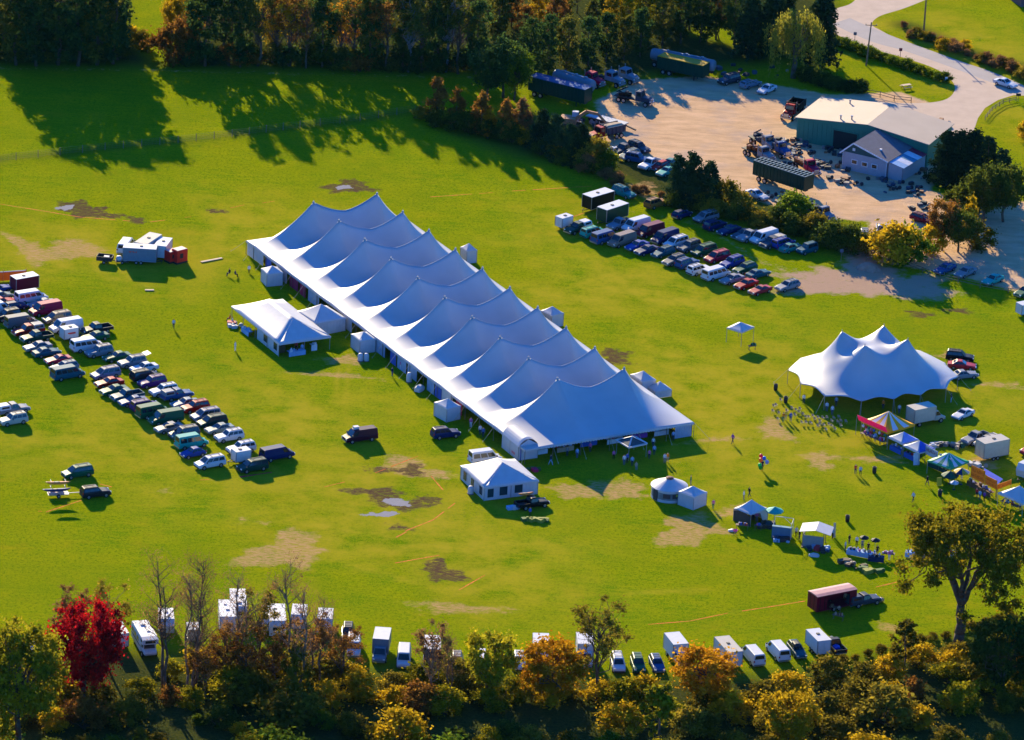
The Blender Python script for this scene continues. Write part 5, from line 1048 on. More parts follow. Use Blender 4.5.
fence('rail_fence', 'short dark post fence behind the green garage along the lawn', [(862, 94), (880, 97), (894, 101), (911, 103)], 1.0, 2.6, 2, DARK)
fence('rail_fence', 'small wooden post fence on the bank by the road junction', [(985, 120), (992, 111), (1003, 104), (1016, 101)], .8, 1.6, 2, WOOD)
def pole(label, px, py, h, lean=0):
    g = G(px, py); t = thing('utility_pole', label, 'utility pole', g); tx = lean*h
    part('post', MB().tube((0, 0, -.2), (tx, 0, h), .17, .11, 8), BARKP, t); part('crossarm', MB().slab((tx-1.1, 0, h-.6), (tx+1.1, 0, h-.6), .1, .12, ), WOOD, t); part('insulator', MB().tube((tx-1, 0, h-.54), (tx-1, 0, h-.3), .06).tube((tx+1, 0, h-.54), (tx+1, 0, h-.3), .06), STEEL, t)
pole('leaning utility pole on the lawn beside the road', 866, 65.5, 8.6, .05); pole('utility pole in the field across the road', 923.8, 30, 11)
def post_sign(label, px, py, h, col, w_=.6, hh=.6):
    g = G(px, py); t = thing('road_sign', label, 'sign', g); part('post', MB().tube((0, 0, 0), (0, 0, h), .05), WOOD, t); part('panel', MB().box(0, -.07, h-hh/2, w_, .04, hh), mat('sign_'+col, COLS[col], .5), t)
post_sign('small dark road sign on a post beside the road bend', 854.5, 43, 2.2, 'slate'); post_sign('small brownish sign post at the lawn edge by the road', 900, 59, 2.2, 'maroon'); post_sign('short white post at the tip of the lawn', 946, 83, 1.2, 'white', .5, .9); post_sign('dark mailbox post at the road junction corner', 1018, 101, 1.5, 'black', .9, .5)
post_sign('grey post with small sign on the grass beside the dark green jeep', 841, 261, 2.2, 'slate')
g = G(906, 88.5); t = thing('picnic_table', 'pale picnic table on the lawn near the road', 'table', g, .5); part('tabletop', MB().box(0, 0, .74, 1.9, .8, .07), YL, t)
for s in (-1, 1): part('bench', MB().box(0, s*.72, .44, 1.9, .28, .06), YL, t); part('legs', MB().slab((s*.7, -.7, 0), (s*.7, .1, .72), .08, .08).slab((s*.7, .7, 0), (s*.7, -.1, .72), .08, .08), WOOD, t)
# dark sheds behind
g = G(1022, 6); solo('shed', 'dark corner of a shed cut by the top right edge of the photo', 'building', MB().box(2.5, 2, 1.2, 6, 5, 2.4).loft([[(-.8, y, 2.4), (2.5, y, 3.8), (5.8, y, 2.4)] for y in (-.7, 4.7)]), [mat('brown_shed', (.16, .08, .08), .8)], (g.x, g.y, 0), .4)
# orange mesh banner fence at the left edge
P = [G(-20, 283), G(26, 280)]; t = thing('banner_fence', 'orange mesh barrier with white top tape at the left edge', 'barrier', P[0]); d = P[1]-P[0]
part('mesh', MB().plate([(0, 0, .15), (d.x, d.y, .15), (d.x, d.y, 1.65), (0, 0, 1.65)], .03), mat('orange_mesh', (.6, .22, .01), .8, var=.15, trans=.3), t); part('top_tape', MB().slab((0, 0, 1.72), (d.x, d.y, 1.72), .05, .14), TRM, t)
for k in (0, .5, 1): part('post', MB().tube((d.x*k, d.y*k, 0), (d.x*k, d.y*k, 2.1), .06), mat('orange_post', (.6, .2, .04), .7), t)
# dirt heap
g = G(868, 269); mb = MB(); random.seed(5)
rings = [[(2.3*k*math.cos(i*math.pi/8)*random.uniform(.85, 1.1), 1.8*k*math.sin(i*math.pi/8)*random.uniform(.85, 1.1), z_) for i in range(16)] for k, z_ in ((1, 0), (.8, .5), (.5, .95), (.2, 1.2))]
mb.loft(rings); solo('dirt_heap', 'small heap of brown dirt at the yard entrance', 'dirt heap', mb, [mat('brown_dirt', (.3, .2, .14), .95, var=.2)], (g.x, g.y, 0))
# yard clutter
random.seed(11)
CL = [mat('rusty_scrap', (.22, .09, .04), .8, var=.3), mat('pale_scrap', (.25, .22, .19), .7, var=.3), mat('blue_scrap', (.04, .06, .1), .6, var=.3), mat('dark_scrap', (.03, .03, .035), .8, var=.3)]
def scrap(label, px, py, n, ex, ey, seed, mats=CL):
    random.seed(seed); g = G(px, py); mb = MB()
    for i in range(n):
        x, y = random.uniform(-ex, ex), random.uniform(-ey, ey); s = random.uniform(.3, 1.0); mb.box(x, y, s*.3, s*random.uniform(.6, 1.6), s*random.uniform(.5, 1.1), s*.7, random.randrange(len(mats)), random.random()*3)
        if i % 3 == 0: mb.tube((x+.6, y, .32), (x+.6, y+.25, .32), .34, .34, 10, len(mats)-1)
    part('scrap_piece', mb, mats, thing('scrap_pile', label, 'scrap pile', (g.x, g.y, 0)))
scrap('pile of machine parts at the left corner of the green garage', 790, 145, 16, 3, 3, 1); scrap('row of scrap along the front wall of the green garage', 812, 152, 22, 6, 2.5, 2); scrap('heap of mixed parts beside the house left corner', 834, 168, 26, 3.5, 3.2, 3); scrap('tyres and parts along the house front', 858, 182, 22, 6, 2.0, 4)
scrap('white and pale junk behind the house in the shade', 915, 173, 14, 6, 3, 5); scrap('pale timber pile behind the green ribbed trailer', 793, 165, 9, 3, 1.2, 6, [YL, CL[1], CL[3]]); scrap('junk with bright pieces at the back edge of the yard', 725, 70, 20, 12, 3, 7); scrap('red and pale junk by the reddish bush', 928, 204, 14, 4, 4, 8); scrap('dark engine parts in front of the ribbed trailer', 770, 197, 10, 4, 3, 9); scrap('junk beside the shaded house lean-to', 905, 188, 14, 4, 3, 10); scrap('dark object pile behind the garage roof corner', 940, 124, 8, 1.8, 1.5, 12)
scrap('rusty scrap below the excavator', 588, 124, 12, 3, 3, 13)
# ---------------------------------------------------------------- plants
def leaf_mesh(name, centers, radii, n, size, rs, flat=.5, droop=0):
    """many small leaf-cluster faces scattered through clumps"""
    centers = np.asarray(centers); radii = np.asarray(radii); pr = radii**2/np.sum(radii**2)
    k = rs.choice(len(centers), n, p=pr); d = rs.normal(size=(n, 3)); d /= np.linalg.norm(d, axis=1)[:, None]
    r = radii[k]*(.15+np.abs(rs.normal(size=n))*.72); p = centers[k]+d*r[:, None]*np.array([1, 1, .85])
    nrm = d*.35+rs.normal(size=(n, 3))*.75+np.array([0, 0, flat*.6]); nrm /= np.linalg.norm(nrm, axis=1)[:, None]
    a = np.cross(nrm, rs.normal(size=(n, 3))); a /= np.linalg.norm(a, axis=1)[:, None]+1e-9; b = np.cross(nrm, a)
    s = size*rs.uniform(.55, 1.25, n)[:, None]
    if droop: a = a*.35; b = b*.25; b[:, 2] -= droop; 
    v = np.stack([p-a*s, p-b*s*.62+nrm*s*.12, p+a*s, p+b*s*.62-nrm*s*.1], 1).reshape(-1, 3)
    me = bpy.data.meshes.new(name); me.vertices.add(n*4); me.vertices.foreach_set('co', v.ravel()); me.loops.add(n*4); me.loops.foreach_set('vertex_index', np.arange(n*4)); me.polygons.add(n); me.polygons.foreach_set('loop_start', np.arange(0, n*4, 4)); me.update(calc_edges=True); me.materials.append(BARK); return me
def limb(mb, a, b, r0, r1, rs, bend=.15, n=4, k=6):
    a = Vector(a); b = Vector(b); pts = []; L_ = (b-a).length
    for i in range(n+1):
        t = i/n; p = a.lerp(b, t); 
        if 0 < i < n: p += Vector(rs.normal(size=3).tolist())*L_*bend*.5
        pts.append(p)
    mb.path(pts, [r0+(r1-r0)*i/n for i in range(n+1)], k); return pts
_tp = {}
def tree_proto(kind, seed):
    """unit-metre prototypes; returns (crown mesh, trunk mesh, height)"""
    if (kind, seed) in _tp: return _tp[(kind, seed)]
    rs = np.random.RandomState(seed*17+sum(map(ord, kind))); mb = MB(); cs = []; rr = []
    if kind == 'round':          # broad leafy tree 10 m
        H = 10; limb(mb, (0, 0, 0), (rs.normal()*.2, rs.normal()*.2, 5.5), .28, .12, rs, .06)
        for i in range(64):
            th = rs.uniform(0, 6.28); z = rs.uniform(-1, 1); q = math.sqrt(max(0, 1-z*z)); e = rs.uniform(.62, 1.05)
            c = (3.6*q*math.cos(th)*e, 3.6*q*math.sin(th)*e, 6.1+3.3*z*e); cs.append(c); rr.append(rs.uniform(.65, 1.15))
            if i % 2 == 0: limb(mb, (0, 0, 2.2+rs.uniform(0, 3)), c, .09, .02, rs)
        me = leaf_mesh('crown', cs, rr, 7500, .24, rs)
    elif kind == 'broad':        # tall dense maple 18 m
        H = 18; limb(mb, (0, 0, 0), (rs.normal()*.3, rs.normal()*.3, 10), .5, .22, rs, .05)
        for i in range(120):
            th = rs.uniform(0, 6.28); z = rs.uniform(-1, 1); q = math.sqrt(max(0, 1-z*z)); e = rs.uniform(.5, 1.08); c = (6.3*q*math.cos(th)*e, 6.3*q*math.sin(th)*e, 10.8+6.3*z*e); cs.append(c); rr.append(rs.uniform(.8, 1.5))
            if i % 3 == 0: limb(mb, (0, 0, 4+rs.uniform(0, 5)), c, .14, .03, rs)
        me = leaf_mesh('crown', cs, rr, 21000, .26, rs)
    elif kind == 'elm':          # tall vase-shaped tree 24 m, forked, drooping skirts
        H = 24; f = (0, 0, 7.5); limb(mb, (0, 0, 0), f, .85, .6, rs, .03, 5, 9)
        tops = []
        for i in range(9):
            th = i*2*math.pi/9+rs.uniform(-.3, .3); b = (2.6*math.cos(th), 2.6*math.sin(th), 13.5+rs.uniform(-1, 1.5)); limb(mb, f, b, .42, .24, rs, .05, 4, 7)
            for j in range(4):
                t2 = th+rs.uniform(-.8, .8); rad = rs.uniform(4.5, 9.2); zt = 22.0-.055*rad*rad+rs.uniform(-2.2, .8); c = (rad*math.cos(t2), rad*math.sin(t2), zt); limb(mb, b, c, .2, .05, rs, .09); tops.append(c); cs.append(c); rr.append(rs.uniform(1.0, 1.7))
                for m_ in range(3):
                    c2 = (c[0]*rs.uniform(.75, 1.12)+rs.normal()*.8, c[1]*rs.uniform(.75, 1.12)+rs.normal()*.8, c[2]-rs.uniform(.6, 4.2)); cs.append(c2); rr.append(rs.uniform(.7, 1.2))
        for i in range(26): th = rs.uniform(0, 6.28); rad = rs.uniform(0, 5); cs.append((rad*math.cos(th), rad*math.sin(th), 21.8-rs.uniform(0, 2)-.03*rad*rad)); rr.append(rs.uniform(.9, 1.4))
        for i in range(34): th = rs.uniform(0, 6.28); rad = rs.uniform(6, 9.6); c = (rad*math.cos(th), rad*math.sin(th), rs.uniform(8.5, 15)); limb(mb, (c[0]*.45, c[1]*.45, 15.5), c, .09, .03, rs, .1); cs.append(c); rr.append(rs.uniform(.8, 1.3))
        me = leaf_mesh('crown', cs, rr, 30000, .27, rs, .3)
    elif kind == 'wood':         # forest tree 22 m, crown well down the stem
        H = 22; limb(mb, (0, 0, 0), (rs.normal()*.5, rs.normal()*.5, 19), .38, .08, rs, .03, 5)
        for i in range(60):
            z = rs.uniform(2.2, 21); R_ = 4.6*math.sin(math.pi*min(1, (z-.2)/21.5))**.7; th = rs.uniform(0, 6.28); q = R_*rs.uniform(.35, 1.05); c = (q*math.cos(th), q*math.sin(th), z); cs.append(c); rr.append(rs.uniform(.8, 1.6))
            if i % 3 == 0: limb(mb, (0, 0, z-2), c, .12, .03, rs)
        me = leaf_mesh('crown', cs, rr, 5400, .42, rs, .4)
    elif kind == 'thin':         # half-bare tall tree 18 m
        H = 18; limb(mb, (0, 0, 0), (rs.normal()*.6, rs.normal()*.6, 12), .24, .12, rs, .04, 5)
        for i in range(34):
            z = rs.uniform(5, 12); th = rs.uniform(0, 6.28); q = rs.uniform(1.2, 4.0); c = (q*math.cos(th), q*math.sin(th), z+rs.uniform(2.5, 5.8)); pts = limb(mb, (0, 0, z-1), c, .09, .018, rs, .1, 4, 5)
            for j in range(3): p = pts[2+j % 2]; limb(mb, p, (p[0]+rs.normal()*1.1, p[1]+rs.normal()*1.1, p[2]+rs.uniform(.5, 2)), .03, .01, rs, .1, 2, 4)
            cs.append(c); rr.append(rs.uniform(.5, 1.2))
        me = leaf_mesh('crown', cs, rr, 3000, .22, rs, .3)
    elif kind == 'bare':         # leafless upright stems 20 m, a haze of twigs
        H = 20
        for s_ in range(2):
            ox, oy = (rs.normal()*.8*s_, rs.normal()*.8*s_); tip = (ox+rs.normal()*1.2, oy+rs.normal()*1.2, 18-3*s_); st = limb(mb, (ox, oy, 0), tip, .24, .05, rs, .03, 6)
            for i in range(24):
                t = rs.uniform(.35, .95); k = int(t*5.99); p = st[k].lerp(st[k+1], t*6-k) if k < 6 else st[6]; th = rs.uniform(0, 6.28); ln = rs.uniform(2.2, 5.4)*(1.25-t*.6)
                e = (p[0]+ln*.72*math.cos(th), p[1]+ln*.72*math.sin(th), p[2]+ln*.75); q = limb(mb, p, e, .06, .016, rs, .08, 3, 5)
                for j in range(5): w_ = q[1+j % 3]; limb(mb, w_, (w_[0]+rs.normal()*.7, w_[1]+rs.normal()*.7, w_[2]+rs.uniform(.5, 1.6)), .024, .012, rs, .1, 2, 3)
                cs.append(e); rr.append(rs.uniform(.9, 1.7))
        me = leaf_mesh('crown', cs, rr, 2200, .10, rs, .2)
    elif kind == 'cedar':        # dense conical evergreen 8 m
        H = 8; limb(mb, (0, 0, 0), (0, 0, 7), .16, .04, rs, .02)
        for i in range(90):
            z = rs.uniform(.3, 7.7); R_ = 2.1*(1-z/8.3)**.65*(.8+.2*rs.uniform()); th = rs.uniform(0, 6.28); q = R_*rs.uniform(.65, 1); cs.append((q*math.cos(th), q*math.sin(th), z)); rr.append(.28+.32*(1-z/8)+rs.uniform(0, .15))
        me = leaf_mesh('crown', cs, rr, 6500, .2, rs, .2)
    elif kind == 'spruce':       # layered conifer 16 m
        H = 16; limb(mb, (0, 0, 0), (0, 0, 15.8), .26, .03, rs, .01)
        for i in range(17):
            z = 1.5+i*.85; R_ = 3.4*(1-z/16.6)**.85; nb = 9 if i < 12 else 6
            for k in range(nb):
                th = k*6.28/nb+rs.uniform(-.3, .3); rad = R_*rs.uniform(.8, 1.15); limb(mb, (0, 0, z), (rad*math.cos(th), rad*math.sin(th), z-.25*rad), .05, .015, rs, .04, 2, 4)
                for t in (.3, .55, .8, 1): cs.append((rad*t*math.cos(th), rad*t*math.sin(th), z-.25*rad*t)); rr.append(.22+.42*(1-t*.55))
        me = leaf_mesh('crown', cs, rr, 5200, .34, rs, .5)
    elif kind == 'willow':       # weeping willow 13 m
        H = 13; limb(mb, (0, 0, 0), (0, 0, 6), .5, .3, rs, .03, 4, 8)
        for i in range(70):
            th = rs.uniform(0, 6.28); q = rs.uniform(1.5, 5.4); zt = 12.4-.14*q*q+rs.uniform(-1, .5); c = (q*math.cos(th), q*math.sin(th), zt)
            if i % 3 == 0: limb(mb, (0, 0, 5), c, .12, .03, rs, .08)
            ln = rs.uniform(3, 8.5)
            for t in np.linspace(0, 1, 7):
                if zt-ln*t > .8: cs.append((c[0]*(1+.1*t), c[1]*(1+.1*t), zt-ln*t)); rr.append(.75-.3*t)
        me = leaf_mesh('crown', cs, rr, 8000, .42, rs, .1, droop=.75)
    elif kind == 'bush':         # multi-stemmed shrub 4 m
        H = 4
        for i in range(26):
            th = rs.uniform(0, 6.28); z = rs.uniform(.5, 3.4); q = 2.2*math.sin(math.pi*min(1, (z+.8)/4.6))*rs.uniform(.3, 1); c = (q*math.cos(th), q*math.sin(th), z); cs.append(c); rr.append(rs.uniform(.4, .85))
            if i % 2 == 0: limb(mb, (rs.normal()*.2, rs.normal()*.2, 0), c, .05, .015, rs, .1, 3, 5)
        me = leaf_mesh('crown', cs, rr, 3600, .19, rs, .4)
    elif kind == 'column':       # narrow tapering shrub 6 m
        H = 6; limb(mb, (0, 0, 0), (0, 0, 5), .12, .04, rs, .03)
        for i in range(40): z = rs.uniform(.3, 5.8); R_ = 1.35*math.sin(math.pi*min(1, (z+1.6)/7.6))**1.1; th = rs.uniform(0, 6.28); q = R_*rs.uniform(.5, 1.05); cs.append((q*math.cos(th), q*math.sin(th), z)); rr.append(rs.uniform(.3, .55))
        me = leaf_mesh('crown', cs, rr, 3600, .18, rs, .3)
    elif kind == 'sapling':      # open young tree with upward sprays, 7 m
        H = 7; limb(mb, (0, 0, 0), (.2, 0, 6.6), .11, .03, rs, .04)
        for i in range(22):
            z = rs.uniform(1, 6.2); th = rs.uniform(0, 6.28); q = (2.4*(1-z/8))*rs.uniform(.6, 1.1); c = (q*math.cos(th), q*math.sin(th), z+q*.55)
            limb(mb, (0, 0, z), c, .03, .01, rs, .05, 2, 4)
            for t in (.4, .7, 1): cs.append((c[0]*t, c[1]*t, z+q*.55*t)); rr.append(.22+.16*t)
        me = leaf_mesh('crown', cs, rr, 1700, .22, rs, .2)
    tm = mb.mesh('trunk', [BARK], True); _tp[(kind, seed)] = (me, tm, H); return _tp[(kind, seed)]
LEAF = dict(forest=leafmat('leaf_forest_green', (.02, .06, .02), (.09, .13, .02)), forest2=leafmat('leaf_olive', (.05, .07, .015), (.2, .17, .02)), rust=leafmat('leaf_rust', (.16, .06, .015), (.34, .17, .025)), orange=leafmat('leaf_orange', (.42, .17, .008), (.68, .36, .015)),
    gold=leafmat('leaf_gold', (.3, .2, .01), (.6, .38, .012)), red=leafmat('leaf_scarlet', (.07, .003, .008), (.62, .012, .014), .5), yellowgreen=leafmat('leaf_yellow_green', (.13, .14, .01), (.42, .33, .012)), green=leafmat('leaf_green', (.05, .10, .01), (.2, .24, .012)), cedar=leafmat('leaf_cedar', (.01, .035, .018), (.045, .075, .02), .25),
    willow=leafmat('leaf_willow', (.14, .15, .02), (.34, .29, .03)), brown=leafmat('leaf_brown_twigs', (.16, .08, .03), (.34, .18, .06)), olive=leafmat('leaf_dull_olive', (.10, .09, .012), (.32, .23, .02)), elm=leafmat('leaf_elm', (.14, .14, .01), (.42, .30, .014)), hedge=leafmat('leaf_hedge', (.03, .06, .012), (.13, .14, .014)))
def tree(kind, px, py, h, leaf, label, name='tree', cat='tree', group=None, wide=1.0, seed=None, bark=None, xyz=None):
    random.seed(int(px*7+py*13+h*3)); cm, tm, H = tree_proto(kind, seed if seed is not None else random.randrange(3)); g = G(px, py) if xyz is None else Vector(xyz); s = h/H
    t = thing(name, label, cat, (g.x, g.y, 0), random.uniform(0, 6.28), group); t.scale = (s*wide, s*wide, s)
    c = obj('crown' if cat == 'tree' else 'foliage', cm, t); sl_ = c.material_slots[0]; sl_.link = 'OBJECT'; sl_.material = LEAF[leaf]
    k = obj('trunk' if cat == 'tree' else 'stem', tm, t)
    if bark: k.material_slots[0].link = 'OBJECT'; k.material_slots[0].material = bark
    return t
# --- single trees along the bottom
tree('broad', 84, 708, 17.2, 'red', 'scarlet red maple standing in the bottom left hedge', wide=.84, seed=1)
tree('elm', 957, 652, 24, 'elm', 'tall olive-gold elm with a forked trunk at the lower right', 'elm_tree', seed=0, wide=1.0)
tree('broad', 18, 752, 21, 'yellowgreen', 'yellow-green tree in the bottom left corner', seed=2, wide=.85)
tree('round', 551, 706, 10.5, 'orange', 'bright orange tree in front of the white box trucks', seed=0, wide=1.15); tree('round', 704, 704, 9.0, 'orange', 'round orange bushy tree beside the big white box truck', seed=2, wide=1.3); tree('round', 787, 752, 10, 'gold', 'golden yellow tree at the bottom edge right of centre', seed=1, wide=1.0)
tree('round', 489, 700, 11.5, 'yellowgreen', 'round green-yellow tree on a thin stem by the bottom vans', seed=1, wide=.85); tree('thin', 596, 700, 16, 'olive', 'tall airy green-brown tree in front of a white box truck', seed=1, wide=1.2); tree('sapling', 657, 752, 11, 'yellowgreen', 'yellowish sapling with upright sprays at the bottom edge', seed=0, wide=1.2)
tree('sapling', 903, 672, 9, 'olive', 'slim olive sapling below the pale dirt patch', seed=1, wide=1.1); tree('round', 1000, 700, 13, 'hedge', 'dark green bushy tree under the elm on the right', seed=0, wide=1.0); tree('round', 1030, 690, 13, 'orange', 'orange-tinted tree at the right edge below the elm', seed=1, wide=.8)
for i, (x, y, h, lab, wd) in enumerate([(163, 690, 22, 'tall bare tree with brown twigs right of the motorhome', 1.0), (186, 694, 20, 'bare tree between the motorhome and the small cream trailer', .9), (196, 690, 21, 'bare forked tree just above the small cream trailer', 1.0), (238, 684, 19, 'bare tree in front of the twin motorhomes', 1.1), (256, 676, 14, 'smaller bare tree right of the twin motorhomes', 1.0), (296, 712, 24, 'tallest bare tree with ivy-clad foot by the long camper', .9), (318, 690, 16, 'thin bare tree right of the ivy-clad one', .8), (430, 704, 13, 'low bare tree in front of the white van at bottom centre', 1.0), (449, 706, 12, 'bare tree between the box trailer and a silver SUV', .8), (108, 668, 14, 'half-bare tree behind the right side of the red maple', 1.0), (68, 668, 13, 'half-bare tree behind the left side of the red maple', 1.0)]):
    tree('bare' if h != 14 and h != 13 else 'thin', x, y, h, 'brown' if h not in (14,) else 'olive', lab, group='bare trees along the bottom hedge', wide=wd, seed=i % 3, bark=BARKP if i % 2 else None)
for px, py, h, lab in [(226, 690, 10, 'small half-bare brown tree below the twin motorhomes'), (246, 694, 9, 'half-bare brown tree left of the long camper'), (272, 690, 10, 'half-bare brown tree below the long camper'), (308, 688, 11, 'half-bare brown tree right of the ivy-clad one'), (340, 684, 9, 'half-bare golden-brown tree below the dark SUV'), (205, 700, 9, 'half-bare brown tree below the small cream trailer')]: tree('thin', px, py, h, 'rust', lab, group='half-bare trees along the bottom hedge', wide=1.5)
tree('column', 294, 712, 11, 'olive', 'ivy-clad narrow dark bush around the tallest bare tree', 'bush', 'bush', wide=.9)
# --- bushes of the bottom hedge
random.seed(21); HG = 'bushes of the bottom hedge'; HL = dict(olive='dull olive bush in the thick hedge along the bottom', yellowgreen='yellow-green bush in the thick hedge along the bottom', gold='golden bush in the thick hedge along the bottom', green='green bush in the thick hedge along the bottom', hedge='dark green bush in the thick hedge along the bottom', rust='rust-brown bush in the thick hedge along the bottom', orange='orange bush in the thick hedge along the bottom')
def hedge_top(x): return float(np.interp(x, [-100, 0, 60, 120, 200, 300, 400, 500, 560, 640, 700, 780, 830, 880, 930, 1000, 1100], [690, 690, 700, 690, 668, 672, 678, 684, 690, 694, 700, 692, 682, 668, 660, 655, 650]))
x = -40
while x < 1050:
    for dy, hmin, hmax, pal in ((6, 2.6, 4.4, ['olive', 'gold', 'gold', 'olive', 'yellowgreen']), (30, 3.0, 5.0, ['olive', 'yellowgreen', 'gold', 'gold', 'olive', 'olive', 'rust']), (58, 2, 3.4, ['green', 'olive', 'olive', 'yellowgreen', 'hedge', 'gold']), (98, 2.4, 4, ['hedge', 'green', 'hedge', 'olive'])):
        px = x+random.uniform(-14, 14); py = hedge_top(px)+dy+random.uniform(-6, 8); h = random.uniform(hmin, hmax); lf = random.choice(pal)
        if 495 < px < 700 and dy == 30 and random.random() < .6: continue
        if dy > 50 and not 490 < px < 730 and random.random() < .2: h *= 2.0; lf = random.choice(['olive', 'yellowgreen', 'gold', 'green'])
        if 110 < px < 210 and 20 < dy < 100: h *= .75
        tree('bush', px, py, h, lf, HL[lf], 'bush', 'bush', HG, wide=random.uniform(1.15, 1.65))
    x += 29
for i in range(14):      # ragged strip along the hedge edge at the right
    px = 842+i*13; tree('bush', px, 664-i*3.4+random.uniform(-2, 2), 1.1+random.random()*.6, 'olive', 'low ragged bush in the thin line edging the field below the dirt patch', 'bush', 'bush', 'low bushes edging the field', wide=1.3)
# --- hedge between field and yard
HB = 'bushes between the field and the dirt yard'
for px, py, k, h, lf, lab in [(436, 118, 'column', 8, 'rust', 'rusty brown narrow shrub leftmost at the yard hedge'), (456, 126, 'column', 7, 'rust', 'dull brown narrow shrub second in the yard hedge'), (481, 135, 'column', 8, 'rust', 'reddish narrow shrub with orange side in the yard hedge'), (489, 137, 'column', 5.5, 'orange', 'small orange-leaved shrub in the yard hedge'), (505, 139, 'column', 7.5, 'rust', 'brownish narrow shrub right of the orange one'), (521, 138, 'column', 7.5, 'brown', 'pale brown narrow shrub left of the yard cedars'), (521, 143, 'bush', 3, 'gold', 'low yellow bush at the foot of the brownish shrubs'),
      (541, 150, 'cedar', 8, 'cedar', 'dark cedar leftmost of the yard hedge cedars'), (555, 158, 'cedar', 8.5, 'cedar', 'dark cedar in the middle of the yard hedge cedars'), (570, 163, 'cedar', 7.5, 'cedar', 'dark rounded cedar third in the yard hedge'), (581, 166, 'cedar', 8, 'cedar', 'dark cedar rightmost below the red dump truck'), (594, 168, 'bush', 6, 'olive', 'pale olive bush right of the yard hedge cedars'), (606, 172, 'bush', 4.5, 'green', 'green bush below the scrap car line'), (588, 172, 'bush', 3.5, 'brown', 'dry brown bush below the olive one'),
      (678, 203, 'cedar', 9.0, 'cedar', 'dark cedar left one of the pair at the scrap car line'), (692, 206, 'cedar', 10.0, 'cedar', 'dark cedar middle one of the pair at the scrap car line'), (708, 209, 'cedar', 9.0, 'cedar', 'dark cedar right of the pair at the scrap car line'), (724, 212, 'bush', 6, 'olive', 'olive bush right of the dark cedars'), (740, 216, 'bush', 5, 'olive', 'dull bush above the navy sedan row')]:
    tree(k, px, py, h, lf, lab, 'cedar_tree' if k == 'cedar' else 'bush', 'tree' if k == 'cedar' else 'bush', HB, wide=1.15 if k == 'cedar' else 1.0)
random.seed(31)
for i in range(34):
    u = i/33; px = 425+u*430+random.uniform(-5, 5); py = float(np.interp(px, [425, 520, 600, 680, 760, 860], [122, 143, 177, 208, 226, 250]))+random.uniform(-4, 3); 
    if 606 < px < 665: lf, lab, h = 'brown', 'dry tan shrub in the strip beside the teal and gold SUVs', random.uniform(1.5, 2.6)
    else: lf, lab, h = random.choice([('hedge', 'dark low shrub in the hedge between field and yard', 3.2), ('olive', 'olive low shrub in the hedge between field and yard', 3.0), ('hedge', 'dark low shrub in the hedge between field and yard', 3.6)])
    tree('bush', px, py, h*random.uniform(.8, 1.2), lf, lab, 'bush', 'bush', 'low shrubs between field and yard', wide=1.2)
for px, py, k, h, lf, lab, wd in [(893, 262, 'bush', 7.5, 'gold', 'large yellow bush at the yard entrance', 1.2), (907, 262, 'bush', 6.5, 'green', 'green bush right of the large yellow one', 1.1), (873, 254, 'bush', 4, 'olive', 'olive bush left of the large yellow one', 1.2), (848, 252, 'bush', 5, 'hedge', 'dark bush left of the silver-roofed SUV', 1.2), (830, 247, 'bush', 5, 'hedge', 'dark bush behind the dark green jeep', 1.2), (813, 236, 'bush', 4.5, 'olive', 'olive bush below the white truck wreck', 1.2), (793, 222, 'bush', 5.5, 'green', 'green bush left below the white truck wreck', 1.1), (928, 252, 'bush', 5, 'gold', 'small yellow bush between green and reddish bushes', 1.0), (942, 250, 'round', 9.5, 'rust', 'reddish brown bushy tree beside the maroon wagon', .8), (958, 252, 'round', 8.5, 'hedge', 'dark tree right of the reddish bushy tree', .9), (969, 240, 'column', 8, 'gold', 'slim golden tree between the dark trees', .8), (976, 248, 'bush', 5, 'olive', 'olive bush at the foot of the slim golden tree', 1.2),
      (944, 183, 'cedar', 10, 'cedar', 'dark cedar leftmost behind the house', 1.2), (957, 186, 'cedar', 10.5, 'cedar', 'dark cedar second behind the house', 1.2), (971, 188, 'cedar', 11, 'cedar', 'dark cedar third behind the house', 1.2), (985, 192, 'cedar', 10.5, 'cedar', 'dark cedar fourth behind the house', 1.2), (1000, 200, 'cedar', 9.5, 'cedar', 'dark cedar rightmost behind the house', 1.2), (984, 222, 'round', 11, 'hedge', 'dark round tree in front of the cedars by the gravel', .85), (1003, 222, 'round', 11, 'hedge', 'dark round tree rightmost by the gravel', .85), (968, 214, 'bush', 6, 'hedge', 'dark bush in front of the cedars', 1.2), (1030, 140, 'bush', 4, 'gold', 'yellow bush at the right edge below the road', 1.2)]:
    tree(k, px, py, h, lf, lab, 'cedar_tree' if k == 'cedar' else 'bush' if k in ('bush', 'column') else 'tree', 'bush' if k in ('bush', 'column') else 'tree', wide=wd)
# --- the yard's far side and road verge
tree('willow', 793, 78, 13.5, 'willow', 'weeping willow at the back corner of the yard', 'willow_tree', wide=1.05, seed=0)
for px, py, h, lab in [(770, 55, 19, 'dark spruce behind the willow on its left'), (785, 50, 14, 'smaller dark spruce just behind the willow top'), (820, 66, 20, 'tall dark spruce behind the willow on its right'), (748, 58, 17, 'dark spruce left of the willow group')]: tree('spruce', px, py, h, 'cedar', lab, 'spruce_tree', wide=1.0)
random.seed(41)
for i in range(16): u = i/15; tree('bush', 832+u*112, 44+u*38+random.uniform(-1, 1), 1.5+random.random()*.7, 'green', 'low green shrub in the strip between lawn and road', 'bush', 'bush', 'low shrubs between lawn and road', wide=1.4)
for i in range(22): u = i/21; tree('bush', 904+u*125+random.uniform(-3, 3), 31+u*45+random.uniform(-4, 5), 1.2+random.random()*1.3, random.choice(['brown', 'brown', 'olive', 'gold']), 'dry tan shrub on the verge above the road', 'bush', 'bush', 'dry shrubs along the road verge', wide=1.3)
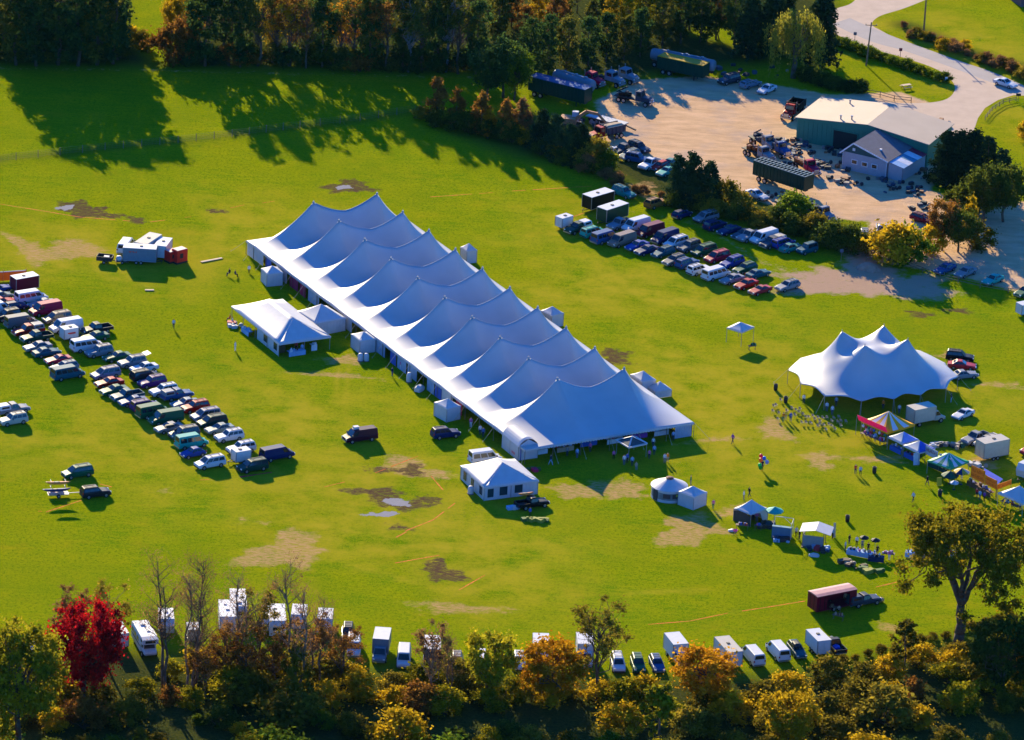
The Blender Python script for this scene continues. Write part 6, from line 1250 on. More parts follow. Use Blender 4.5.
for i in range(14): u = i/13; tree('bush', 802+u*58+random.uniform(-3, 3), 80+u*14+random.uniform(-3, 2), 1.5+random.random()*1.2, 'hedge', 'dark shrub under the willow edge by the lawn', 'bush', 'bush', 'dark shrubs beside the willow', wide=1.4)
# --- the wood at the top
WG = 'trees of the wood along the far edge'; random.seed(52)
WL = dict(forest='dark green tree in the shaded wood along the top', forest2='olive tree in the shaded wood along the top', rust='rust-coloured tree in the wood along the top', orange='bright orange tree among the dark wood at the top', gold='golden tree among the dark wood at the top', yellowgreen='yellow-green tree in the wood along the top')
def wood(px, py, h, lf='forest', kind='wood', wide=1.0, lab=None, seed=None): tree(kind, px, py, h, lf, lab or WL[lf], 'tree', 'tree', WG, wide=wide, seed=seed)
for px, py, h, wd in [(-150, 70, 20, 1.1), (-118, 66, 18.5, 1.0), (-97, 67, 21, .8), (16, 65, 18.5, 1.0), (36, 66, 19.5, 1.1), (58, 65, 18.5, 1.1), (78, 66, 19.5, 1.1), (97, 65, 18.5, 1.05), (113, 64, 19, .95)]: wood(px, py, h, random.choice(['forest', 'forest', 'forest2']), wide=wd)
for px, py, h, lf in [(112, 40, 15, 'forest2'), (88, 42, 15, 'forest'), (60, 40, 16, 'forest'), (30, 40, 16, 'forest'), (4, 42, 18, 'forest2')]: wood(px, py, h, lf)
wood(172, 62, 7.5, 'rust', 'bush', lab='brownish lit bush at the gap in the wood'); wood(186, 60, 9, 'rust', 'round', .9, 'rust-brown tree right of the grassy gap in the wood'); wood(143, 50, 4, 'olive', 'bush', lab='low sunlit bush in the grassy gap of the wood'); wood(133, 46, 4, 'gold', 'bush', lab='low golden bush left in the grassy gap of the wood'); wood(178, 42, 10, 'gold', 'round', .8, 'golden tree beside the grassy gap in the wood')
for px, py, h, lf, k, wd in [(205, 66, 18, 'forest', 'wood', 1), (222, 64, 19, 'forest', 'thin', 1.3), (240, 67, 18, 'forest', 'wood', .8), (258, 66, 17, 'forest2', 'thin', 1.3), (276, 64, 14, 'gold', 'thin', 1.2), (290, 66, 15, 'rust', 'thin', 1.2), (306, 68, 14, 'olive', 'thin', 1.2), (322, 67, 16, 'forest', 'wood', .9), (340, 66, 13, 'orange', 'thin', 1.2), (352, 68, 15, 'forest2', 'thin', 1.3), (368, 70, 17, 'forest', 'wood', .85), (386, 70, 16, 'rust', 'thin', 1.2), (402, 70, 16, 'forest', 'wood', .8), (420, 72, 18, 'forest2', 'thin', 1.3), (438, 72, 18, 'forest', 'wood', .8), (458, 74, 17, 'forest2', 'thin', 1.2), (476, 74, 15, 'forest', 'wood', .8)]:
    wood(px, py, h, lf if lf != 'olive' else 'forest2', k, wd)
for px, py, h, lf in [(270, 48, 17, 'gold'), (296, 46, 16, 'rust'), (318, 44, 18, 'forest2'), (345, 47, 15, 'orange'), (360, 46, 16, 'orange'), (378, 44, 16, 'yellowgreen'), (400, 48, 18, 'forest'), (425, 46, 18, 'forest'), (452, 48, 18, 'forest'), (470, 46, 17, 'forest2'), (205, 40, 17, 'forest'), (232, 42, 16, 'forest2'), (498, 44, 15, 'forest2')]: wood(px, py, h*.66, lf)
for px, py, h, lf, k, wd in [(488, 100, 11, 'forest', 'round', .85), (503, 98, 12, 'forest', 'round', .9), (514, 100, 10.5, 'green', 'round', .8), (530, 78, 12, 'forest', 'wood', 1), (548, 74, 12, 'forest', 'wood', 1), (566, 72, 11, 'forest2', 'wood', 1), (588, 66, 10, 'forest', 'wood', 1), (606, 62, 10, 'forest', 'wood', 1), (624, 60, 9, 'forest2', 'wood', 1), (640, 57, 10, 'forest', 'wood', 1)]:
    wood(px, py, h, lf, k, wd, lab='sunlit-topped bushy green tree beside the shaded trailers' if lf == 'green' else None)
for i in range(22): wood(486+i*13+random.uniform(-5, 5), 26+random.uniform(-16, 18), random.uniform(7, 11.5), random.choice(['forest', 'forest2', 'rust', 'forest2', 'gold', 'forest', 'yellowgreen']), random.choice(['wood', 'wood', 'thin']), 1.1)
for px, py, h, lf in [(612, 40, 10, 'gold'), (628, 42, 10, 'yellowgreen'), (645, 40, 11, 'yellowgreen'), (662, 46, 11, 'forest2'), (680, 44, 12, 'forest'), (700, 42, 12, 'forest'), (716, 40, 12, 'forest'), (734, 44, 13, 'forest'), (752, 42, 12, 'forest')]: wood(px, py, h, lf, seed=1)
for i in range(6):
    wood(-14+i*20+random.uniform(-5, 5), random.uniform(-5, 20), random.uniform(17, 22), random.choice(['forest', 'forest', 'forest2', 'rust']))
for i in range(38):      # understorey along the wood's foot
    px = -30+i*14.5+random.uniform(-3, 3)
    if 122 < px < 176: continue
    tree('bush', px, 62+px*.02+random.uniform(-6, 2), random.uniform(2.5, 5), random.choice(['hedge', 'forest2', 'forest', 'rust']), 'shaded low bush at the foot of the wood along the top', 'bush', 'bush', 'bushes at the foot of the wood', wide=1.3)
for px, py, h in [(440, 72, 19), (402, 72, 18)]: tree('thin', px+6, py, h, 'forest2', 'pale-barked straight tree at the front edge of the wood', 'tree', 'tree', WG, bark=mat('white_bark', (.16, .17, .19), .8))
# ---------------------------------------------------------------- people: one continuous skinned body per pose
SK = [mat('skin_a', (.48, .28, .19), .6), mat('skin_b', (.36, .2, .13), .6)]
def person_mesh(pose):
    bm = bmesh.new(); sk = bm.verts.layers.skin.verify(); V = {}
    def v(n, x, y, z, r, r2=None):
        w_ = bm.verts.new((x, y, z)); w_[sk].radius = (r, r2 or r); V[n] = w_; return w_
    def e(*ns):
        for a, b in zip(ns[:-1], ns[1:]): bm.edges.new((V[a], V[b]))
    hz = .93 if pose != 'sit' else .5
    st = {'stand': (.03, -.02), 'walk': (.3, -.3), 'sit': (.42, .42)}[pose]
    v('pelvis', 0, 0, hz, .15, .11)[sk].use_root = True; v('waist', 0, 0, hz+.16, .135, .1); v('chest', 0, 0, hz+.38, .17, .115); v('neck', 0, 0, hz+.56, .055); v('chin', .03, 0, hz+.63, .07); v('head', .02, 0, hz+.73, .1, .095); v('crown', 0, 0, hz+.82, .075)
    e('pelvis', 'waist', 'chest', 'neck', 'chin', 'head', 'crown')
    for s, k in (('L', 1), ('R', -1)):
        dx = st[0] if k > 0 else st[1]; y = k*.1
        if pose == 'sit': v('hip'+s, .05, y, .5, .095); v('knee'+s, .46, y, .5, .07); v('ankle'+s, .48, y, .08, .048); v('toe'+s, .66, y, .045, .04)
        else: v('hip'+s, 0, y, hz-.09, .095); v('knee'+s, dx*.55+.03, y, .49, .066); v('ankle'+s, dx, y, .085, .045); v('toe'+s, dx+.18, y*1.1, .045, .038)
        e('pelvis', 'hip'+s, 'knee'+s, 'ankle'+s, 'toe'+s)
        a = -dx*.7 if pose == 'walk' else .05
        v('sh'+s, 0, k*.185, hz+.47, .068); v('el'+s, -.02+a*.4, k*.235, hz+.2, .048)
        if pose == 'sit': v('wr'+s, .22, k*.16, hz+.12, .035); v('ha'+s, .31, k*.15, hz+.1, .036)
        else: v('wr'+s, a*.9+.06, k*.24, hz-.04, .035); v('ha'+s, a+.09, k*.24, hz-.14, .036)
        e('chest', 'sh'+s, 'el'+s, 'wr'+s, 'ha'+s)
    me = bpy.data.meshes.new('tmp'); bm.to_mesh(me); bm.free(); o = bpy.data.objects.new('tmp', me); COL.objects.link(o)
    o.modifiers.new('s', 'SKIN'); sb = o.modifiers.new('b', 'SUBSURF'); sb.levels = 1; sb.render_levels = 1
    dg = bpy.context.evaluated_depsgraph_get(); out = bpy.data.meshes.new_from_object(o.evaluated_get(dg)); bpy.data.objects.remove(o); out.name = 'person'
    for i in range(4): out.materials.append(SK[0])
    mi = []
    for p in out.polygons:
        c = p.center; z = c.z-hz
        if z > .76 or (z > .64 and c.x < -.035): k = 3
        elif z > .54: k = 0
        elif pose != 'sit' and abs(c.y) > .2 and z < .0: k = 0
        elif pose == 'sit' and c.x > .24 and c.z > hz+.06 and abs(c.y) < .22: k = 0
        elif z > .02 and not (pose == 'sit' and c.x > .16 and z < .09): k = 1
        elif c.z < .09: k = 3
        else: k = 2
        mi.append(k)
    out.polygons.foreach_set('material_index', mi); out.polygons.foreach_set('use_smooth', [True]*len(mi)); return out
PM = {k: person_mesh(k) for k in ('stand', 'walk', 'sit')}
CL_ = dict(white=(.65, .65, .66), blue=(.04, .1, .38), lightblue=(.25, .4, .6), red=(.5, .03, .04), pink=(.6, .12, .3), black=(.012, .012, .015), navy=(.012, .02, .07), grey=(.2, .2, .22), green=(.03, .2, .1), orange=(.6, .2, .02), tan=(.4, .3, .2), denim=(.05, .08, .18), yellow=(.6, .45, .05), brown=(.14, .07, .03), purple=(.2, .05, .3))
def cloth(c): return mat('cloth_'+c, CL_[c], .85, .1)
def person(px, py, pose, top, legs, label, face=(0, 1), hair='brown', s=1.0, world=None):
    g = G(px, py) if world is None else world
    if label.count('%'): label = label % (top, legs)
    o = tag(obj('person', PM[pose], None, (g.x, g.y, g.z), heading(px, py, *face)), label, 'person'); o.scale = (s, s, s)
    for i, M in enumerate((SK[0], cloth(top), cloth(legs), cloth(hair))): o.material_slots[i].link = 'OBJECT'; o.material_slots[i].material = M
    return o
random.seed(61)
for a in [(173.5, 328.5, 'walk', 'lightblue', 'navy', 'person in light blue walking alone left of the marquee', (.3, -1)), (235, 351, 'stand', 'white', 'white', 'person in white standing near the open side of the marquee', (1, .2)), (732.5, 443.5, 'walk', 'purple', 'navy', 'person in purple walking right of the big tent', (-1, .3)), (392, 376.5, 'stand', 'navy', 'denim', 'person in dark clothes standing by the big tent left side', (1, -.3)), (401, 370, 'stand', 'pink', 'white', 'person in pink near a blue wall of the big tent', (0, 1)),
          (470.7, 427.5, 'stand', 'pink', 'white', 'person in bright pink beside the canopy above the navy SUV', (0, 1)), (749, 497, 'walk', 'black', 'navy', 'person in black walking behind the arched-front stall tent', (1, -.2)), (743.5, 500, 'stand', 'white', 'grey', 'person in pale top behind the arched-front stall tent', (1, .2)), (690.5, 485, 'stand', 'green', 'grey', 'person in green standing behind the cube canopy', (1, .1)),
          (855.2, 474, 'stand', 'red', 'navy', 'person in red left one of a strolling pair', (0, 1)), (860.2, 475.5, 'walk', 'lightblue', 'black', 'person in pale blue right one of a strolling pair', (.2, 1)), (927, 485.5, 'walk', 'black', 'navy', 'person in black walking past the green-striped stall', (1, .4)), (913, 502, 'walk', 'lightblue', 'navy', 'person in blue walking alone above the elm', (-1, .3)), (826.5, 411.5, 'stand', 'white', 'denim', 'person in white leftmost of the pair under the scalloped tent', (0, 1)), (832, 415, 'stand', 'white', 'denim', 'person in white right of the pair under the scalloped tent', (.4, 1)), (803.5, 403.5, 'stand', 'white', 'navy', 'person in white at the left corner of the scalloped tent', (0, 1)), (836, 406, 'stand', 'lightblue', 'navy', 'person in light blue deeper under the scalloped tent', (0, 1)), (899, 413.5, 'stand', 'white', 'denim', 'person in white behind the yellow striped canopy', (0, 1)), (951, 402.5, 'stand', 'black', 'lightblue', 'person in black standing right of the scalloped tent', (-1, 0)), (883, 409, 'stand', 'orange', 'navy', 'person in orange deep under the scalloped tent', (0, 1)),
          (790.5, 421.5, 'stand', 'blue', 'denim', 'person in blue beside the chairs left of the scalloped tent', (0, 1)), (783, 422.5, 'stand', 'orange', 'green', 'person in orange and green among the chairs', (.5, 1)), (785.5, 420, 'stand', 'yellow', 'tan', 'person in yellow beside the orange-clad person among chairs', (-.5, 1)), (762, 470.5, 'stand', 'navy', 'black', 'person in dark clothes holding balloons', (0, 1)),
          (832.5, 538.5, 'stand', 'lightblue', 'black', 'person in blue leaning by the board right of the grey-fronted shed', (-1, .3)), (796, 537, 'stand', 'white', 'black', 'person in white top beside the blue-fronted counter', (.5, 1)), (799, 540, 'stand', 'black', 'navy', 'person in black between the blue counter and grey shed', (1, .3)), (753, 520, 'stand', 'white', 'navy', 'person in white inside the arched-front stall tent', (0, 1)), (756.5, 521.5, 'stand', 'pink', 'grey', 'person in pink inside the arched-front stall tent', (0, 1)),
          (849, 544, 'stand', 'black', 'navy', 'person in black with a white hat among the crowd of goods', (1, .4)), (856.5, 546, 'stand', 'white', 'black', 'person in white with dark hair in the crowd by black umbrellas', (-.5, 1)), (845, 550.5, 'stand', 'lightblue', 'denim', 'person in pale blue at the left of the crowd by black umbrellas', (1, .2)), (868, 552, 'stand', 'black', 'black', 'person in black below the left black umbrella', (0, 1)), (877, 555, 'stand', 'black', 'navy', 'person in black below the right black umbrella', (.3, 1)), (862, 549, 'stand', 'grey', 'denim', 'person in grey in the middle of the crowd by black umbrellas', (-.3, 1)), (889, 560, 'stand', 'pink', 'white', 'person in pink at the right of the crowd near the elm', (0, 1)),
          (866.5, 437, 'stand', 'white', 'navy', 'person in white at the front of the yellow striped stall', (0, 1)), (870.5, 440, 'stand', 'red', 'black', 'person in red at the front of the yellow striped stall', (-.5, -1)), (875, 442, 'stand', 'lightblue', 'denim', 'person in light blue at the front of the yellow striped stall', (.2, -1)), (880, 445, 'stand', 'pink', 'navy', 'person in pink right of the queue at the yellow striped stall', (0, -1)), (921, 457, 'stand', 'purple', 'navy', 'person in purple between the blue canopy and white banner', (0, 1)), (961.5, 479, 'stand', 'red', 'white', 'person in red below the yellow and blue umbrella', (0, 1)), (976.5, 497.5, 'stand', 'red', 'navy', 'person in red at the left end of the orange-banner counter', (1, -1)), (979.5, 500, 'stand', 'lightblue', 'denim', 'person in pale blue second at the orange-banner counter', (1, -1)), (984, 501.5, 'stand', 'purple', 'black', 'person in purple third at the orange-banner counter', (1, -.5)), (1005, 507, 'stand', 'white', 'navy', 'person in white under the white canopy at the stall row end', (0, 1)), (1012, 508, 'stand', 'red', 'black', 'person in red under the white canopy at the stall row end', (.3, 1)), (1020, 511, 'stand', 'lightblue', 'navy', 'person in light blue at the right edge under the white canopy', (0, 1)),
          (590, 452, 'stand', 'pink', 'navy', 'person in pink at the open front of the big tent', (0, 1)), (613.5, 459.5, 'stand', 'pink', 'black', 'person in magenta left of the grey mesh canopy', (0, 1)), (673, 440.5, 'stand', 'lightblue', 'navy', 'person in light blue under the right end of the big tent front', (0, 1)), (567, 456, 'stand', 'grey', 'navy', 'person in grey at the left of the big tent front', (.5, 1)), (577, 458, 'stand', 'lightblue', 'denim', 'person in pale blue at the left of the big tent front', (-.5, 1)), (627, 463, 'stand', 'blue', 'black', 'person in blue in front of the grey mesh canopy', (0, 1)), (632, 466, 'stand', 'lightblue', 'navy', 'person in pale blue in front of the grey mesh canopy', (0, 1)), (636, 469, 'sit', 'tan', 'grey', 'person in tan sitting below the grey mesh canopy', (.3, 1)), (624, 465, 'stand', 'white', 'denim', 'person in white left under the grey mesh canopy', (0, 1)), (653, 447, 'stand', 'white', 'navy', 'person in white right of the grey mesh canopy', (0, 1)), (667.5, 462, 'stand', 'orange', 'tan', 'person in orange at the sunlit tip of the big tent shade', (0, 1)), (664.5, 463, 'stand', 'white', 'grey', 'person in white at the sunlit tip of the big tent shade', (0, 1)), (550.5, 465, 'walk', 'navy', 'lightblue', 'person in dark top walking near the entrance tent', (1, .3)), (649, 459, 'stand', 'pink', 'navy', 'person in pink below right of the grey mesh canopy', (0, 1)), (654, 455, 'stand', 'lightblue', 'navy', 'person in pale blue below right of the grey mesh canopy', (0, 1)),
          (483, 437.5, 'stand', 'blue', 'navy', 'person in blue by the big tent left side above the beige van', (0, 1)), (480, 435, 'stand', 'white', 'navy', 'person in white by the big tent left side above the beige van', (0, 1)), (302, 353, 'stand', 'lightblue', 'navy', 'person in light blue under the marquee open front', (0, 1)), (296, 351, 'stand', 'red', 'black', 'person in red under the marquee open front', (0, 1)), (232.5, 324, 'sit', 'white', 'green', 'person in white and green sitting by the marquee left end', (-1, 0)), (230, 321, 'sit', 'red', 'navy', 'person in red sitting by the marquee left end', (-1, 0)), (229.5, 275.5, 'sit', 'black', 'navy', 'person in black lying low on the grass left of the tents', (-1, .2)), (235, 276.5, 'sit', 'navy', 'black', 'dark figure right of the person lying low on the grass', (1, .2)), (249, 272, 'sit', 'white', 'black', 'person in white and black crouching beside the left corner canopy', (0, 1)), (845, 603, 'stand', 'tan', 'brown', 'person in tan in the open side of the maroon trailer', (0, 1)), (530, 514.5, 'sit', 'blue', 'black', 'person in blue crouching beside the black pickup', (0, 1)), (713, 509, 'stand', 'pink', 'green', 'person in pink right of the cube canopy', (0, 1))]: person(*a, s=random.uniform(.93, 1.04))
# ---------------------------------------------------------------- furniture and stalls
CHW = mat('white_plastic', (.27, .23, .21), .6)
def chair_parts():
    s_ = MB().box(0, 0, .45, .44, .44, .04).mesh('seat', [CHW]); b_ = MB().plate([(-.21, -.22, .5), (-.21, .22, .5), (-.27, .22, .92), (-.27, -.22, .92)], .03).mesh('backrest', [CHW]); l_ = MB().tube((0, 0, 0), (0, 0, .44), .02, .02, 5).mesh('leg', [STEEL]); return s_, b_, l_
CP = chair_parts(); random.seed(71)
def chair(px, py, face, label, group):
    g = G(px, py); t = thing('folding_chair', label, 'chair', (g.x, g.y, 0), heading(px, py, *face), group); obj('seat', CP[0], t); obj('backrest', CP[1], t)
    t.scale = (.85, .85, .85)
    for x in (-.19, .19):
        for y in (-.19, .19): o = obj('leg', CP[2], t); o.location = (x, y, 0)
spots = [(776, 407), (773, 413), (779, 415), (774, 408), (781, 402), (787, 412.5), (792, 410), (796, 412), (800, 411), (803, 416), (806, 419), (802, 424.5), (806, 424.5), (811, 425), (809, 419), (813, 418), (815, 421), (818, 419.5), (820, 423), (823, 420), (827, 419.5), (820, 426), (824, 427), (829, 426.5), (832, 423), (834, 420), (838, 424), (841, 423), (846, 423.5), (839, 419), (832, 428), (826, 431.5), (818, 428), (835, 431), (841, 427.5), (778, 421), (795, 417), (799, 414)]
for x, y in spots: chair(x, y, (1, -.6+random.uniform(-.2, .2)), 'white folding chair in the loose rows left of the scalloped tent', 'folding chairs left of the scalloped tent')
for x, y, lab in [(775.5, 390, 'black bin above the chairs left of the scalloped tent'), (785.5, 402.5, 'black bin nearer the chairs left of the scalloped tent'), (847.3, 521.5, 'black bin alone between the shed and the elm'), (874.2, 473, 'black bin right of the strolling pair'), (939.8, 496, 'black bin in front of the yellow board sign')]:
    g = G(x, y); t = thing('litter_bin', lab, 'bin', g, 0, 'black litter bins'); part('barrel', MB().lathe((0, 0, 0), [(.01, 0), (.3, 0), (.34, .5), (.32, 1.0), (.26, 1.02), (.24, .9), (.01, .88)], 14), mat('black_bin', (.01, .012, .016), .6), t, True); part('bag_rim', MB().lathe((0, 0, .92), [(.335, 0), (.36, .05), (.33, .13), (.28, .12)], 14), DARK, t, True)
def parasol(label, px, py, z, r, cols, tilt=0, pole_m=STEEL, closed=False):
    g = G(px, py, z); t = thing('parasol', label, 'parasol', (g.x, g.y, 0)); n = 8
    for k, c in enumerate(cols):
        mb = MB()
        for i in range(n):
            if i % len(cols) != k: continue
            a0, a1 = 2*math.pi*i/n, 2*math.pi*(i+1)/n; p0 = (r*math.cos(a0), r*math.sin(a0), z-.05); p1 = (r*math.cos(a1), r*math.sin(a1), z-.05); mb.plate([p0, p1, (0, 0, z+r*.42)], .02); mb.plate([p0, p1, (p1[0], p1[1], z-.22), (p0[0], p0[1], z-.22)], .015)
        part('canopy', mb, mat('parasol_'+c, COLS.get(c) or CL_[c], .7, trans=.15), t)
    part('pole', MB().tube((0, 0, 0), (0, 0, z+r*.42), .03), pole_m, t); part('base', MB().lathe((0, 0, 0), [(.28, 0), (.28, .08), (.04, .14)], 12), DARK, t)
parasol('green parasol above the blue-fronted counter', 774.8, 510, 2.3, 1.35, ['aqua']); parasol('yellow parasol with one blue panel in the stall row', 961.8, 471, 2.3, 1.3, ['yellow', 'navy', 'yellow', 'cream']); parasol('dark green parasol below the green striped stall', 950, 474.5, 1.6, 1.4, ['green', 'darkgreen']); parasol('black umbrella left of the pair over the crowd', 864.3, 537, 2.2, .7, ['black']); parasol('black umbrella right of the pair over the crowd', 875.6, 539.5, 2.2, .7, ['black']); parasol('low white parasol in the stall row under the green parasol', 954.5, 482, 1.3, .7, ['white', 'paleblue'])
def table(label, px, py, d, L_, W, cols, h=.78, drape=None, goods=8, seed=0, group=None):
    g = G(px, py); t = thing('stall_table', label, 'table', (g.x, g.y, 0), heading(px, py, *d), group); random.seed(seed)
    part('tabletop', MB().box(0, 0, h, L_, W, .05), WOOD, t)
    for x in (-L_/2+.15, L_/2-.15): part('trestle', MB().slab((x, -W/2+.1, 0), (x, W/2-.1, h-.03), .05, .05).slab((x, W/2-.1, 0), (x, -W/2+.1, h-.03), .05, .05), WOOD, t)
    if drape: part('drape', MB().plate([(-L_/2-.02, -W/2-.03, .05), (L_/2+.02, -W/2-.03, .05), (L_/2+.02, -W/2-.03, h+.04), (-L_/2-.02, -W/2-.03, h+.04)], .03).box(0, 0, h+.035, L_+.04, W+.04, .015), mat('drape_'+drape, CL_.get(drape) or COLS[drape], .85), t)
    ms = [mat('goods_'+c, CL_.get(c) or COLS[c], .7) for c in cols]
    for i in range(goods):
        s = random.uniform(.15, .4); x = random.uniform(-L_/2+.2, L_/2-.2); y = random.uniform(-W/2+.15, W/2-.15); hh = random.uniform(.12, .4)
        solo('goods_box' , ('small item of merchandise on the '+label)[:1000] if len(label.split()) < 10 else 'small item on the '+' '.join(label.split()[:12]), 'goods', MB().box(0, 0, hh/2, s, s*.8, hh).box(0, 0, hh+.02, s*.8, s*.6, .04), [ms[i % len(ms)]], (t.location.x+x*math.cos(t.rotation_euler.z)-y*math.sin(t.rotation_euler.z), t.location.y+x*math.sin(t.rotation_euler.z)+y*math.cos(t.rotation_euler.z), h+.06), random.random(), 'goods on the stall tables')
    return t
# stall row on the right
canopy('yellow and white striped square canopy at the head of the stall row', (860.6, 421), (887.5, 432.7), (915, 424.4), 2.3, 4.3, M=striped('yellow_stripes', (.8, .37, .004), (.6, .59, .57), 2.5), valance=.3, name='striped_canopy')
F_, a, b = frame_from((860.6, 421), (887.5, 432.7), (915, 424.4), 2.3); u = b.normalized(); n = Vector((u.y, -u.x, 0)); n = n if n.dot(a) < 0 else -n; P0 = F_-F_.z*Vector((0, 0, 1))
o = thing('banner', 'raised pink awning strip along the front of the yellow striped canopy', 'banner', P0); q0, q1 = b*.0+n*.05, b*1.06+n*.05
part('cloth', MB().plate([(q0.x, q0.y, 2.35), (q1.x, q1.y, 2.35), (q1.x+n.x*.45, q1.y+n.y*.45, 3.4), (q0.x+n.x*.45, q0.y+n.y*.45, 3.4)], .04), mat('pink_cloth', (.85, .02, .24), .6, trans=.35), o); part('bar', MB().tube((q0.x, q0.y, 2.33), (q1.x, q1.y, 2.33), .04).tube((q1.x+n.x*.5, q1.y+n.y*.5, 0), (q1.x+n.x*.5, q1.y+n.y*.5, 3.1), .04), STEEL, o)
random.seed(81)
for i in range(9):
    p = P0+b*((i+.7)/10)+n*.12; solo('hanging_toy', 'small coloured thing hung under the yellow striped canopy edge', 'toy', MB().ball((0, 0, 0), .22, 0, 8, 5, 1.2).tube((0, 0, .2), (0, 0, .5), .02, .02, 4), [mat('toy_'+c, CL_[c], .5) for c in [['green', 'red', 'white', 'yellow', 'blue', 'pink'][i % 6]]], (p.x, p.y, 1.75), 0, 'toys hung under the striped canopy', True)
canopy('white and pale blue pop-up canopy next to the yellow striped one', (890.6, 436), (902.5, 443.8), (918.8, 439.4), 2.2, 3.3, M=CANVAS, MF=mat('pale_blue_panel', (.2, .28, .62), .6)); canopy('deep blue pop-up canopy with white front in the stall row', (906.8, 444.4), (919, 453), (935.5, 448.6), 2.2, 3.3, M=CANVAS, MF=mat('deep_blue_panel', (.03, .08, .45), .6))
canopy('green and white striped canopy in the middle of the stall row', (930, 459.5), (951, 469), (969.3, 461.2), 2.2, 3.6, M=striped('green_stripes', (.006, .3, .12), (.6, .6, .58), 2.5), name='striped_canopy')
canopy('white canopy at the right end of the stall row', (997.5, 492.8), (1023, 504), (1040, 498.5), 2.2, 3.9)
table('blue-draped table under the pale blue canopy', 897, 452, (1, .5), 2.6, .8, ['white', 'blue', 'tan'], drape='blue', goods=6, seed=1); table('blue-draped table under the deep blue canopy', 911, 459, (1, .5), 2.6, .8, ['white', 'red', 'black'], drape='blue', goods=6, seed=2); table('goods table at the front of the yellow striped canopy', 873, 441.5, (1, .42), 5.0, .9, ['white', 'red', 'blue', 'tan', 'pink'], goods=14, seed=3); table('counter under the green striped canopy', 939, 470, (1, .45), 4.2, .8, ['white', 'black', 'green'], drape='darkgreen', goods=8, seed=4)
table('brown counter below the left orange banner', 976, 488, (1, .45), 3.2, .9, ['white', 'teal', 'brown', 'yellow'], drape='brown', goods=10, seed=5); table('brown counter below the right orange banner', 986, 494, (1, .55), 3.0, .9, ['white', 'blue', 'brown'], drape='brown', goods=8, seed=6); table('table under the white canopy at the stall row end', 1010, 508, (1, .4), 3.4, .9, ['white', 'red', 'blue'], goods=9, seed=7)
def board(name, label, P, z0, z1, M, cat='banner', txt=None):
    """flat panel between ground points P[0], P[1] with posts"""
    a, b = P; d = b-a; o = thing(name, label, cat, a); part('panel', MB().plate([(0, 0, z0), (d.x, d.y, z0), (d.x, d.y, z1), (0, 0, z1)], .05), M, o)
    for k in (.02, .98): part('post', MB().tube((d.x*k, d.y*k+.06, 0), (d.x*k, d.y*k+.06, z1+.1), .04), WOOD, o)
    if txt: txt(o, d, z0, z1)
    return o
def marks(o, d, z0, z1, rows_=1, M=None, seed=0, n=11):
    """rows of blurred lettering strokes, too small to read in the photograph"""
    random.seed(seed); L_ = d.length; nx_, ny_ = d.y/L_, -d.x/L_; mb = MB()
    for r in range(rows_):
        zc = z0+(z1-z0)*(r+.5)/rows_; hh = (z1-z0)/rows_*.3
        for i in range(n):
            u = (i+.8)/(n+.6); p = Vector((d.x*u+nx_*.035, d.y*u+ny_*.035, 0)); w_ = L_/(n+2)*.32; tx = d.normalized()
            mb.slab((p.x-tx.x*w_, p.y-tx.y*w_, zc-hh), (p.x-tx.x*w_, p.y-tx.y*w_, zc+hh), .07, .02, 0, (nx_, ny_, 0))
            if random.random() < .7: mb.slab((p.x+tx.x*w_, p.y+tx.y*w_, zc-hh), (p.x+tx.x*w_, p.y+tx.y*w_, zc+hh*random.choice([0, 1])), .07, .02, 0, (nx_, ny_, 0))
            k = random.choice([-1, 0, 1]); mb.slab((p.x-tx.x*w_, p.y-tx.y*w_, zc+hh*k), (p.x+tx.x*w_, p.y+tx.y*w_, zc+hh*k), .07, .02, 0, (nx_, ny_, 0))
    part('lettering', mb, M, o)
LT = mat('red_grey_lettering', (.3, .1, .12), .7); LTB = mat('grey_blue_lettering', (.12, .14, .25), .7)
board('banner', 'white lettered banner left of the green striped canopy', (G(924.3, 463.5), G(936.5, 470)), 1.7, 3.1, CANVAS, txt=lambda o, d, a, b: marks(o, d, a+.45, b-.1, 1, LT, 1, 8))
board('banner', 'grey lettered banner across the front of the green striped canopy', (G(938.2, 471.5), G(950.8, 477.8)), 2.3, 3.1, mat('pale_grey_cloth', (.42, .44, .52), .7), txt=lambda o, d, a, b: marks(o, d, a, b, 1, LTB, 2, 9))
OB = mat('orange_banner', (.72, .27, .008), .6, var=.06, trans=.25); OL = mat('dark_orange_lettering', (.5, .13, .005), .7)
board('banner', 'tall orange banner at the left of the orange-banner counter', (G(969.5, 488.5), G(983.3, 495)), 1.9, 4.0, OB, txt=lambda o, d, a, b: marks(o, d, a+.2, b-.2, 2, OL, 3, 7))
board('banner', 'lower orange banner right of the tall orange one', (G(983.8, 495.2), G(995.5, 501)), 1.9, 3.4, OB, txt=lambda o, d, a, b: marks(o, d, a+.2, b-.2, 2, OL, 4, 7)); board('banner', 'orange banner on the end side of the orange-banner counter', (G(995.8, 501), G(1010.5, 495.5)), 1.9, 2.75, OB, txt=lambda o, d, a, b: marks(o, d, a, b, 1, OL, 5, 7))
p = [G(984, 470, 2.6), G(1003, 478, 2.6), G(998, 482, 2.6), G(984, 474, 2.6)]; o = thing('tarp', 'blue tarpaulin roof behind the orange banners', 'tarp', (p[0].x, p[0].y, 0)); part('sheet', MB().plate([(q.x-p[0].x, q.y-p[0].y, z_) for q, z_ in zip(p, (2.9, 2.4, 2.2, 2.7))], .04), mat('blue_tarp', (.02, .06, .5), .5), o)
for q in p: part('pole', MB().tube((q.x-p[0].x, q.y-p[0].y, 0), (q.x-p[0].x, q.y-p[0].y, 2.3), .04), STEEL, o)
